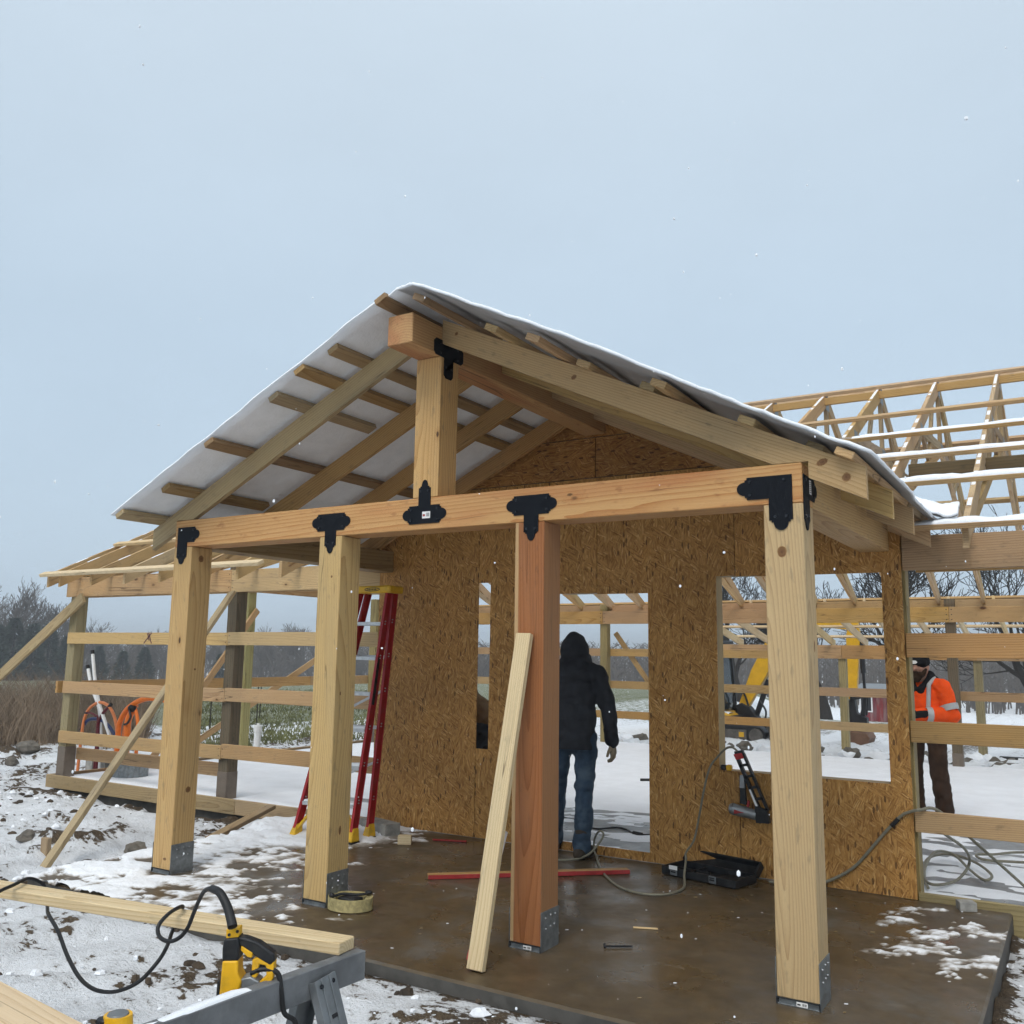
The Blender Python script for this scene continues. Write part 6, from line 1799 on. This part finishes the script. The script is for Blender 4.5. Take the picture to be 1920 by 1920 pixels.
def grow(h, seed, spread=0.5, levels=5, twig=0.012, lean=0.0, first=0.28, r0=None, kids=(4, 4, 4, 3, 3)):
    """bare deciduous tree: returns (trunk MB, crown MB)"""
    r = random.Random(seed)
    T, Cc = MB(), MB()
    def branch(p, d, ln, rad, lev):
        n = 4 if lev < 2 else 3
        pts = [p]; q = p; dd = d
        for k in range(n):
            dd = (dd + V((r.gauss(0, .16), r.gauss(0, .16), r.gauss(0, .08) + (0.07 if lev else 0.03)))).normalized()
            q = q + dd * (ln / n); pts.append(q)
        e_ = max(rad * (0.55 if lev else 0.6), twig * 0.5)
        rs_ = [rad + (e_ - rad) * k / n for k in range(n + 1)]
        (T if lev == 0 else Cc).tube(pts, rs_, 7 if lev == 0 else (5 if lev == 1 else 3), 0, False)
        if lev >= levels: return
        nk = kids[min(lev, len(kids) - 1)] + (r.random() < 0.5)
        for k in range(nk):
            f = r.uniform(first if lev == 0 else 0.25, 1.0) if k < nk - 1 else 1.0
            i = min(int(f * n), n - 1); bp = pts[i].lerp(pts[i + 1], f * n - i)
            az = r.uniform(0, 2 * math.pi)
            u = dd.orthogonal().normalized(); w_ = dd.cross(u)
            s_ = spread * r.uniform(0.7, 1.5) * (0.5 if k == nk - 1 else 1)
            nd = (dd + (u * math.cos(az) + w_ * math.sin(az)) * math.tan(min(s_, 1.2)) + V((0, 0, 0.12))).normalized()
            branch(bp, nd, ln * r.uniform(0.52, 0.78), max(e_ * r.uniform(0.6, 0.85), twig * 0.6), lev + 1)
    branch(V((0, 0, -0.3)), V((lean, 0, 1)).normalized(), h * 0.36, r0 or h * 0.022, 0)
    return T, Cc
def tree_at(T, Cc, loc, rz, sc, label, group, nm='bare_tree', mt='bark', mc='twig', cat='tree'):
    Wm = Matrix.Translation(loc) @ Matrix.Rotation(rz, 4, 'Z') @ Matrix.Scale(sc, 4)
    e_ = emp(nm, loc, label, cat, group)
    T.build('trunk', mt, e_, Wm, True); Cc.build('crown', mc, e_, Wm, True)
    return e_
# far bare trees: five grown shapes, copied
shapes = [grow(12, 100 + k, 0.5 + 0.04 * k, 5, 0.035) for k in range(4)]
protos = []
spots = [(8, 118, 1.28), (52, 124, 1.36), (92, 121, 1.22), (128, 130, 1.05), (170, 128, 0.92), (205, 136, 0.86), (250, 131, 0.74), (292, 140, 0.80), (318, 128, 0.83), (420, 138, 0.80), (448, 132, 0.72), (500, 136, 0.86), (528, 130, 0.90), (560, 137, 0.98), (585, 131, 1.02), (655, 135, 0.80), (690, 139, 0.78), (905, 132, 0.62), (1150, 128, 0.60), (1196, 124, 0.64), (-30, 126, 1.3)]
names = ['tall bare tree at the left edge', 'tallest bare tree of the left tree line', 'bare tree right of the tallest one in the left tree line', 'bare tree just left of the left wall post', 'bare tree just right of the left wall post', 'low bare tree above the marked girt, left', 'low bare tree above the marked girt, middle', 'low bare tree above the marked girt, right', 'bare tree top beside the first porch post', 'bare tree just right of the first porch post', 'bare tree behind the dark wall post', 'bare tree right of the green wall post', 'bare tree between green wall post and second porch post', 'broad bare tree left of the second porch post', 'tall bare tree touching the second porch post', 'bare tree behind the step ladder, left', 'bare tree behind the step ladder, right', 'bare tree seen through the narrow wall opening', 'bare tree seen through the doorway, left', 'bare tree seen through the doorway, right', 'bare tree cut by the left edge of the picture']
done = {}
for i, (px, ds_, sc) in enumerate(spots):
    x, y = polar(px, ds_)
    k = i % 4
    loc = (x, y, tz(x, y)); rz = i * 1.3
    Wm = Matrix.Translation(loc) @ Matrix.Rotation(rz, 4, 'Z') @ Matrix.Scale(sc, 4)
    lb = names[i]
    if k not in done:
        e_ = tree_at(*shapes[k], loc, rz, sc, lb, 'bare trees of the far tree line')
        W[e_.name] = Wm; e_.matrix_basis = Wm
        for ch in COL.objects:
            if ch.parent == e_:
                ch.matrix_parent_inverse = Wm.inverted()
        done[k] = e_
    else:
        copy_tree(done[k], lb, None, Wm)
# evergreens in front of the left tree line
def evergreen(h, seed):
    r = random.Random(seed); T, Cc = MB(), MB()
    T.tube([(0, 0, -0.3), (0, 0, h * 0.5), (0, 0, h * 0.95)], [h * 0.025, h * 0.015, h * 0.004], 6)
    vs_, fs = [], []
    for k in range(2600):
        f = r.random() ** 0.8
        z = h * (0.04 + 0.96 * f)
        R_ = h * 0.27 * (1 - f) ** 0.75 * (0.75 + 0.5 * math.sin(f * 23 + 1.7 * seed) * 0.35 + 0.25 * r.random()) + 0.1
        a = r.uniform(0, 2 * math.pi); R_ *= (1 + 0.22 * math.sin(3 * a + seed + f * 7))
        rr = R_ * math.sqrt(r.uniform(0.25, 1))
        c_ = V((rr * math.cos(a), rr * math.sin(a), z))
        s = h * r.uniform(0.018, 0.045)
        d1 = V((math.cos(a), math.sin(a), r.uniform(-0.5, 0.5))) * s
        d2 = V((r.gauss(0, 1), r.gauss(0, 1), r.gauss(0, 1))).normalized() * s * 0.55
        b = len(vs_); vs_ += [c_ - d2, c_ + d2, c_ + d1 * 1.5]; fs.append((b, b + 1, b + 2))
    Cc.add(vs_, fs)
    return T, Cc
egs = [evergreen(7, 3), evergreen(7, 8)]
eg_done = {}
for i, (px, ds_, sc) in enumerate([(10, 104, 1.0), (40, 108, 1.15), (75, 106, 1.05), (105, 110, 1.1), (140, 108, 0.9), (200, 112, 0.8), (245, 110, 0.72), (285, 113, 0.8), (425, 112, 0.7), (-25, 106, 1.05)]):
    x, y = polar(px, ds_); loc = (x, y, tz(x, y)); k = i % 2
    lb = ['dark evergreen at the left edge of the far tree line', 'dark evergreen below the tallest bare tree', 'dark evergreen between left edge and left wall post', 'dark evergreen just left of the left wall post', 'dark evergreen behind the left wall post', 'dark evergreen right of the white conduits', 'dark evergreen below the marked girt', 'dark evergreen touching the first porch post', 'dark evergreen just right of the first porch post', 'dark evergreen cut by the left picture edge'][i]
    Wm = Matrix.Translation(loc) @ Matrix.Rotation(i * 2.1, 4, 'Z') @ Matrix.Scale(sc, 4)
    if k not in eg_done:
        e_ = tree_at(*egs[k], loc, i * 2.1, sc, lb, 'dark evergreens of the far tree line', 'evergreen_tree', 'bark_dark', 'needle')
        W[e_.name] = Wm; e_.matrix_basis = Wm
        for ch in COL.objects:
            if ch.parent == e_: ch.matrix_parent_inverse = Wm.inverted()
        eg_done[k] = e_
    else:
        copy_tree(eg_done[k], lb, None, Wm)
# the wood further off: one mass
r = random.Random(77); vs_, fs, mi = [], [], []
for k in range(5200):
    px = r.uniform(-150, 2100); ds_ = 112 + 190 * r.random() ** 1.5
    x, y = polar(px, ds_)
    if px < 700: ds_ += 26; x, y = polar(px, ds_)
    z = tz(x, y)
    h = r.uniform(5.0, 7.6) * (1 + (ds_ - 112) / 420)
    lean = r.gauss(0, 0.05)
    b = len(vs_)
    w_ = 0.10
    vs_ += [(x - w_, y, z - 0.3), (x + w_, y, z - 0.3), (x + lean * h, y, z + h)]; fs.append((b, b + 1, b + 2))
    for j in range(13):
        f = r.uniform(0.12, 0.95); a = r.uniform(0, 6.28); l = h * r.uniform(0.12, 0.3) * (1.1 - f * 0.6)
        p0 = V((x + lean * h * f, y, z + h * f)); p1 = p0 + V((math.cos(a) * l * 0.8, math.sin(a) * l * 0.8, l * r.uniform(0.3, 1.0)))
        b = len(vs_); ww = 0.05 + 0.12 * r.random()
        vs_ += [tuple(p0 - V((0, 0, ww))), tuple(p0 + V((0, 0, ww))), tuple(p1)]; fs.append((b, b + 1, b + 2))
tag(mk('far_wood', vs_, fs, 'twig'), 'grey bare woodland across the valley', 'woodland', kind='stuff')
# brush along the left
r = random.Random(9); vs_, fs = [], []
for k in range(9000):
    px = r.uniform(-120, 300); ds_ = r.uniform(17.5, 24)
    x, y = polar(px, ds_)
    if x > -6.3: continue
    z = tz(x, y) - 0.05
    h = (0.25 + 1.25 * r.random() ** 1.8) * (0.35 + 1.1 * float(fbm(np.array([x * 0.5]), np.array([y * 0.5]), 2, 0.5, 31)[0]))
    dx, dy = r.gauss(0, 0.26) * h, r.gauss(0, 0.26) * h
    w_ = r.uniform(0.004, 0.010); b = len(vs_)
    vs_ += [(x - w_, y - w_ * 0.5, z), (x + w_, y + w_ * 0.5, z), (x + dx, y + dy, z + h)]; fs.append((b, b + 1, b + 2))
    for j in range(3):
        f = r.uniform(0.35, 0.9); l = h * r.uniform(0.15, 0.35); a = r.uniform(0, 6.28)
        p0 = (x + dx * f, y + dy * f, z + h * f); b = len(vs_)
        vs_ += [(p0[0], p0[1], p0[2] - 0.008), (p0[0], p0[1], p0[2] + 0.008), (p0[0] + math.cos(a) * l * 0.6, p0[1] + math.sin(a) * l * 0.6, p0[2] + l * 0.9)]; fs.append((b, b + 1, b + 2))
tag(mk('brush', vs_, fs, 'weed'), 'belt of dead brown brush at the left behind the rough snow', 'brush', kind='stuff')
# rough grass beyond the left wall
r = random.Random(19); vs_, fs = [], []
M['grass'] = plain('winter_grass', (0.13, 0.135, 0.055), 0.9, 0, 0.5, 0.7)
for k in range(16000):
    px = r.uniform(330, 760); ds_ = 16.5 + 26 * r.random() ** 1.6
    x, y = polar(px, ds_)
    if x > -6.4: continue
    z = tz(x, y) - 0.03
    h = r.uniform(0.05, 0.17); a = r.uniform(0, 6.28); w_ = 0.006 + 0.0006 * ds_; b = len(vs_)
    vs_ += [(x - w_ * math.cos(a), y - w_ * math.sin(a), z), (x + w_ * math.cos(a), y + w_ * math.sin(a), z), (x + r.gauss(0, 0.06), y + r.gauss(0, 0.06), z + h)]; fs.append((b, b + 1, b + 2))
tag(mk('rough_grass', vs_, fs, 'grass'), 'rough green grass beyond the left wall of the barn', 'grass', kind='stuff')
# near trees on the right, behind the lean-to
big = [(1545, 38, 8.6, 31, 'dark bare tree whose trunk stands behind the near right post', 0.10), (1716, 33, 8.8, 42, 'forked dark bare tree above the orange jacket', 0.0), (1960, 36, 9.2, 53, 'bare tree with fine drooping twigs at the right edge', -0.12), (1385, 44, 9.0, 64, 'bare tree seen through the left part of the window', 0.05)]
for px, ds_, h, sd_, lb, ln in big:
    x, y = polar(px, ds_)
    T, Cc = grow(h, sd_, 0.62, 5, 0.020, ln, 0.35, h * (0.020 if px > 1900 else 0.032), (4, 4, 4, 3, 3))
    tree_at(T, Cc, (x, y, tz(x, y)), sd_ * 0.7, 1.0, lb, None, 'bare_tree', 'bark_dark', 'bark_dark')
# steel fence stakes by the grass
for k, (px, lb) in enumerate(((413, 'thin dark fence stake left of the dark wall post'), (498, 'thin dark fence stake right of the green wall post'), (503, 'second thin dark fence stake right of the green wall post'))):
    x, y = polar(px, 20 + 2.5 * k); z = tz(x, y)
    o = MB(); o.bar((x, y, z - 0.2), (x, y, z + 0.95), 0.02, 0.02); tag(o.build('fence_stake', 'bark_dark'), lb, 'fence stake')
# ---- red shed
M['red_boards'] = wood('weathered_red_boards', (0.20, 0.045, 0.05), (0.12, 0.03, 0.035), 9, 0.3, (0.27, 0.20, 0.19), 0.8, 0.25)
M['shed_roof'] = plain('grey_roof', (0.22, 0.23, 0.24), 0.6, 0.2, 0.2)
sx_, sy_ = polar(1640, 42.0)
szz = tz(sx_, sy_) - 0.05
shed = emp('red_shed', (sx_, sy_, szz), 'weathered red board shed with white trimmed windows behind the excavator bucket', 'shed')
SM_ = Matrix.Translation((sx_, sy_, szz)) @ Matrix.Rotation(0.10, 4, 'Z')
nb = 26
for k in range(nb):
    o = MB(); w_ = 3.4 / nb
    o.box((-0.75 + k * w_ + 0.004, 0, 0), (-0.75 + (k + 1) * w_ - 0.004, 0.03, 1.46), 0.003)
    v_, f_ = cbox_vf(1.46, w_ - 0.008, 0.03, 0.003)
    mk('wall_board', v_, f_, 'red_boards', shed, SM_ @ Matrix.Translation((-0.75 + (k + 0.5) * w_, 0.015 + 0.004 * (k % 2), 0.73)) @ Matrix(((0, 0, 1), (1, 0, 0), (0, 1, 0))).transposed().to_4x4())
o = MB(); o.box((-0.74, 0.05, 0.0), (2.64, 2.6, 1.4), 0.01); o.build('wall', 'red_boards', shed, SM_)
o = MB(); o.bar((0.95, -0.3, 1.46), (0.95, 2.9, 1.62), 3.8, 0.05, (0, 0, 1)); o.build('roof', 'shed_roof', shed, SM_)
for x in (-0.50, 0.62):
    o = MB(); o.box((x - 0.20, -0.02, 0.58), (x + 0.20, -0.004, 1.20), 0.003); wn_ = o.build('window', 'ink', shed, SM_)
    for (a, b) in (((x - 0.25, 0.53), (x - 0.20, 1.25)), ((x + 0.20, 0.53), (x + 0.25, 1.25)), ((x - 0.20, 1.20), (x + 0.20, 1.25)), ((x - 0.20, 0.53), (x + 0.20, 0.58))):
        o = MB(); o.box((a[0], -0.035, a[1]), (b[0], -0.003, b[1]), 0.002); o.build('trim', 'pvc', wn_, SM_)

# ---- small yellow excavator
M['exc_yellow'] = plain('machine_yellow', (0.62, 0.34, 0.015), 0.4, 0, 0.08, 6, 0, 0.4, (0.30, 0.18, 0.05), 0.4)
M['exc_black'] = plain('machine_black', (0.016, 0.016, 0.018), 0.5, 0.1, 0.2, 10)
M['exc_grey'] = plain('machine_grey', (0.10, 0.09, 0.08), 0.6, 0.1, 0.3, 8, 0.002)
M['rust'] = plain('rusty_steel', (0.17, 0.095, 0.06), 0.75, 0.2, 0.25, 6, 0.003)
M['glass'] = plain('cab_glass', (0.03, 0.04, 0.045), 0.08, 0, 0.05, 10, 0, 0.5)
EY = 15.8; EG = -0.30
ex = emp('excavator', (-1.2, EY, EG), 'small yellow excavator with rusty bucket on the ground, behind the barn', 'excavator')
def epoly(name, pts, y0, y1, mat, parent=None, bev=0.02):
    o = MB(); o.prism(pts, 0, y1 - y0)
    ob = o.build(name, mat, parent or ex, Matrix.Translation((0, y1, 0)) @ Matrix(((1, 0, 0), (0, 0, 1), (0, -1, 0))).transposed().to_4x4())
    if bev:
        md_ = ob.modifiers.new('soft', 'BEVEL'); md_.width = bev; md_.segments = 2; md_.limit_method = 'ANGLE'
    return ob
for s, y0 in ((0, EY - 0.72), (1, EY + 0.42)):
    pts = []
    for k in range(9):
        a = math.pi / 2 + math.pi * k / 8; pts.append((-2.25 + 0.20 * math.cos(a), EG + 0.22 + 0.20 * math.sin(a)))
    for k in range(9):
        a = -math.pi / 2 + math.pi * k / 8; pts.append((-0.30 + 0.20 * math.cos(a), EG + 0.22 + 0.20 * math.sin(a)))
    tr = epoly('track', pts, y0, y0 + 0.30, 'exc_black', None, 0.02)
    for k in range(6):
        o = MB(); xx = -2.25 + 0.39 * k; o.cyl((xx, y0 - 0.012, EG + 0.22 if k in (0, 5) else EG + 0.14), (xx, y0 + 0.31, EG + 0.22 if k in (0, 5) else EG + 0.14), 0.15 if k in (0, 5) else 0.08, None, 14); o.build('roller', 'exc_grey', tr)
    o = MB(); o.box((-2.1, y0 - 0.015, EG + 0.13), (-0.5, y0 + 0.02, EG + 0.33), 0.01); o.build('track_frame', 'exc_grey', tr)
    o = MB(); o.box((-0.66, y0 - 0.02, EG + 0.18), (-0.55, y0 - 0.012, EG + 0.28), 0.002); o.build('decal', 'exc_yellow', tr)
o = MB(); o.box((-1.8, EY - 0.42, EG + 0.25), (-0.7, EY + 0.42, EG + 0.46), 0.03); o.build('undercarriage', 'exc_black', ex)
o = MB(); o.box((-0.02, EY - 0.75, EG + 0.02), (0.08, EY + 0.75, EG + 0.36), 0.02); o.build('dozer_blade', 'exc_grey', ex)
hs = epoly('house', [(-2.75, EG + 0.48), (-0.85, EG + 0.48), (-0.85, EG + 0.62), (-1.15, EG + 0.72), (-1.75, EG + 0.78), (-1.8, EG + 1.25), (-2.7, EG + 1.2)], EY - 0.70, EY + 0.68, 'exc_yellow', None, 0.04)
epoly('deck', [(-1.9, EG + 0.50), (-0.75, EG + 0.50), (-0.75, EG + 0.60), (-1.9, EG + 0.60)], EY - 0.72, EY + 0.70, 'exc_black', hs, 0.01)
cb = epoly('cab', [(-1.95, EG + 0.6), (-1.06, EG + 0.6), (-1.00, EG + 0.85), (-1.10, EG + 2.12), (-1.85, EG + 2.15), (-1.95, EG + 1.3)], EY - 0.66, EY + 0.10, 'glass', None, 0.02)
for a, b in (((-1.04, EG + 0.62), (-1.00, EG + 0.86)), ((-1.00, EG + 0.86), (-1.11, EG + 2.12)), ((-1.11, EG + 2.12), (-1.86, EG + 2.16)), ((-1.86, EG + 2.16), (-1.95, EG + 1.3)), ((-1.95, EG + 1.3), (-1.95, EG + 0.6)), ((-1.45, EG + 0.62), (-1.48, EG + 2.13))):
    for yy in (EY - 0.67, EY + 0.11):
        o = MB(); o.bar((a[0], yy, a[1]), (b[0], yy, b[1]), 0.06, 0.07); o.build('cab_post', 'exc_black', cb)
o = MB(); o.box((-1.92, EY - 0.70, EG + 2.13), (-1.02, EY + 0.14, EG + 2.20), 0.02); o.build('cab_roof', 'exc_black', cb)
epoly('swing_bracket', [(-0.95, EG + 0.42), (-0.50, EG + 0.42), (-0.42, EG + 0.55), (-0.62, EG + 0.78), (-0.78, EG + 0.86), (-0.92, EG + 0.80)], EY - 0.13, EY + 0.13, 'exc_black')
def thick(path, ws):
    L_, R_ = [], []
    for i, p in enumerate(path):
        a = V((*path[max(i - 1, 0)], 0)); b = V((*path[min(i + 1, len(path) - 1)], 0)); t_ = (b - a).normalized(); n = V((-t_.y, t_.x, 0)) * ws[i] / 2
        L_.append((p[0] + n.x, p[1] + n.y)); R_.append((p[0] - n.x, p[1] - n.y))
    return L_ + R_[::-1]
epoly('boom', thick([(-0.80, 0.40), (-0.42, 1.18), (-0.05, 1.85), (0.35, 2.22), (0.85, 2.36), (1.55, 2.22)], [0.20, 0.34, 0.36, 0.34, 0.28, 0.16]), EY - 0.09, EY + 0.09, 'exc_yellow', None, 0.015)
epoly('stick', thick([(1.62, 2.42), (1.60, 2.0), (1.57, 1.4), (1.54, 0.72)], [0.16, 0.28, 0.22, 0.16]), EY - 0.075, EY + 0.075, 'exc_yellow', None, 0.012)
for nm, a, b, r0, r1 in (('boom_cylinder', (-0.50, 0.28), (-0.02, 1.55), 0.060, 0.035), ('stick_cylinder', (0.30, 2.48), (1.50, 2.52), 0.055, 0.03), ('bucket_cylinder', (1.74, 2.0), (1.78, 0.80), 0.05, 0.03)):
    m_ = V((a[0] + (b[0] - a[0]) * 0.62, 0, a[1] + (b[1] - a[1]) * 0.62))
    o = MB(); o.cyl((a[0], EY, a[1]), (m_.x, EY, m_.z), r0, None, 12); c0 = o.build(nm, 'exc_black', ex, None, True)
    o = MB(); o.cyl((m_.x, EY, m_.z), (b[0], EY, b[1]), r1, None, 12); o.build('rod', 'alu' if nm != 'bucket_cylinder' else 'exc_black', c0, None, True)
for yy in (EY - 0.13, EY + 0.07):
    epoly('linkage', thick([(1.50, 0.74), (1.80, 0.78), (1.74, 0.40)], [0.10, 0.10, 0.10]), yy, yy + 0.05, 'exc_black', None, 0.01)
epoly('coupler', [(1.42, 0.70), (1.58, 0.72), (1.62, 0.45), (1.82, 0.35), (1.80, 0.12), (1.62, 0.06), (1.45, 0.10), (1.40, 0.35)], EY - 0.11, EY + 0.11, 'exc_black', None, 0.02)
bk = [(1.36, 0.10), (1.84, 0.06), (1.90, -0.04), (1.84, -0.20), (1.66, -0.32), (1.36, -0.33), (1.16, -0.28), (1.34, -0.20)]
b0 = epoly('bucket', bk, EY - 0.34, EY + 0.34, 'rust', None, 0.015)
for k in range(4):
    yy = EY - 0.30 + 0.18 * k
    o = MB(); o.bar((1.20, yy, -0.27), (1.06, yy, -0.29), 0.05, 0.03); o.build('tooth', 'exc_grey', b0)
o = MB(); o.tube(spline([(-0.62, EY - 0.15, 0.5), (-0.70, EY - 0.17, 0.75), (-0.85, EY - 0.17, 0.85), (-0.95, EY - 0.17, 0.65), (-0.9, EY - 0.15, 0.42)], 6), 0.022, 7); o.tube(spline([(-0.38, EY - 0.14, 0.62), (-0.24, EY - 0.16, 0.40), (-0.30, EY - 0.16, 0.18), (-0.48, EY - 0.14, 0.10)], 6), 0.022, 7); o.build('hydraulic_hose', 'exc_black', ex, None, True)
snow_strip(ex, (-1.95, EY - 0.5, EG + 0.785), (-0.9, EY - 0.5, EG + 0.62), 0.3, 0.05, 3, 0.1)
# dark tool lying outside on the right
o = MB(); o.box((4.28, 14.3, -0.22), (4.68, 14.42, -0.12), 0.01); tag(o.build('black_case', 'exc_black'), 'dark flat case on the snow behind the barn at the right edge', 'case')
# snow heaps / clods behind the floor slab
vs_, fs = [], []
r = random.Random(3); o = MB()
for k in range(170):
    x, y = r.uniform(-3, 7.5), r.uniform(11.2, 13.6)
    s = r.uniform(0.04, 0.16); o.ball((x, y, tz(x, y) + s * 0.2), (s * r.uniform(0.8, 1.6), s * r.uniform(0.7, 1.3), s * 0.75), 7, 5, 0 if r.random() < 0.6 else 1)
vs2 = [(a + 0.03 * math.sin(31 * b_ + 17 * c_), b_ + 0.02 * math.sin(27 * a), c_ + 0.03 * math.sin(23 * a + 19 * b_)) for a, b_, c_ in o.v]
o.v = vs2
tag(o.build('snow_clods', ['snow', 'rock'], None, None, True), 'lumpy snow and soil clods along the far edge of the barn floor', 'snow clods', kind='stuff')
# ---- falling snow
r = random.Random(21); o = MB()
for k in range(240):
    d = r.uniform(1.6, 9.0); a = YAW + r.uniform(-0.60, 0.60); z = r.uniform(0.2, 5.0) * (0.5 + d / 9)
    s = r.uniform(0.0014, 0.0040)
    p = V((CAM.x - math.sin(a) * d, CAM.y + math.cos(a) * d, z))
    o.ball(p, (s, s * r.uniform(0.6, 1.2), s * r.uniform(0.8, 1.7)), 5, 3)
tag(o.build('snowflakes', 'snow'), 'snowflakes falling through the air', 'snowflakes', kind='stuff')
# ---- haze
t = NT('haze_air')
t.t.nodes.remove(t.p)
pv = t.n('VolumePrincipled', {'Color': (0.96, 0.98, 1.0), 'Density': 0.0017, 'Anisotropy': 0.2})
t.t.links.new(pv.outputs[0], t.o.inputs['Volume'])
o = MB(); o.box((-700, -120, -12), (700, 900, 16), 0)
hz = o.build('haze', t.m)
tag(hz, 'pale wintry haze in the air', 'haze', kind='stuff')
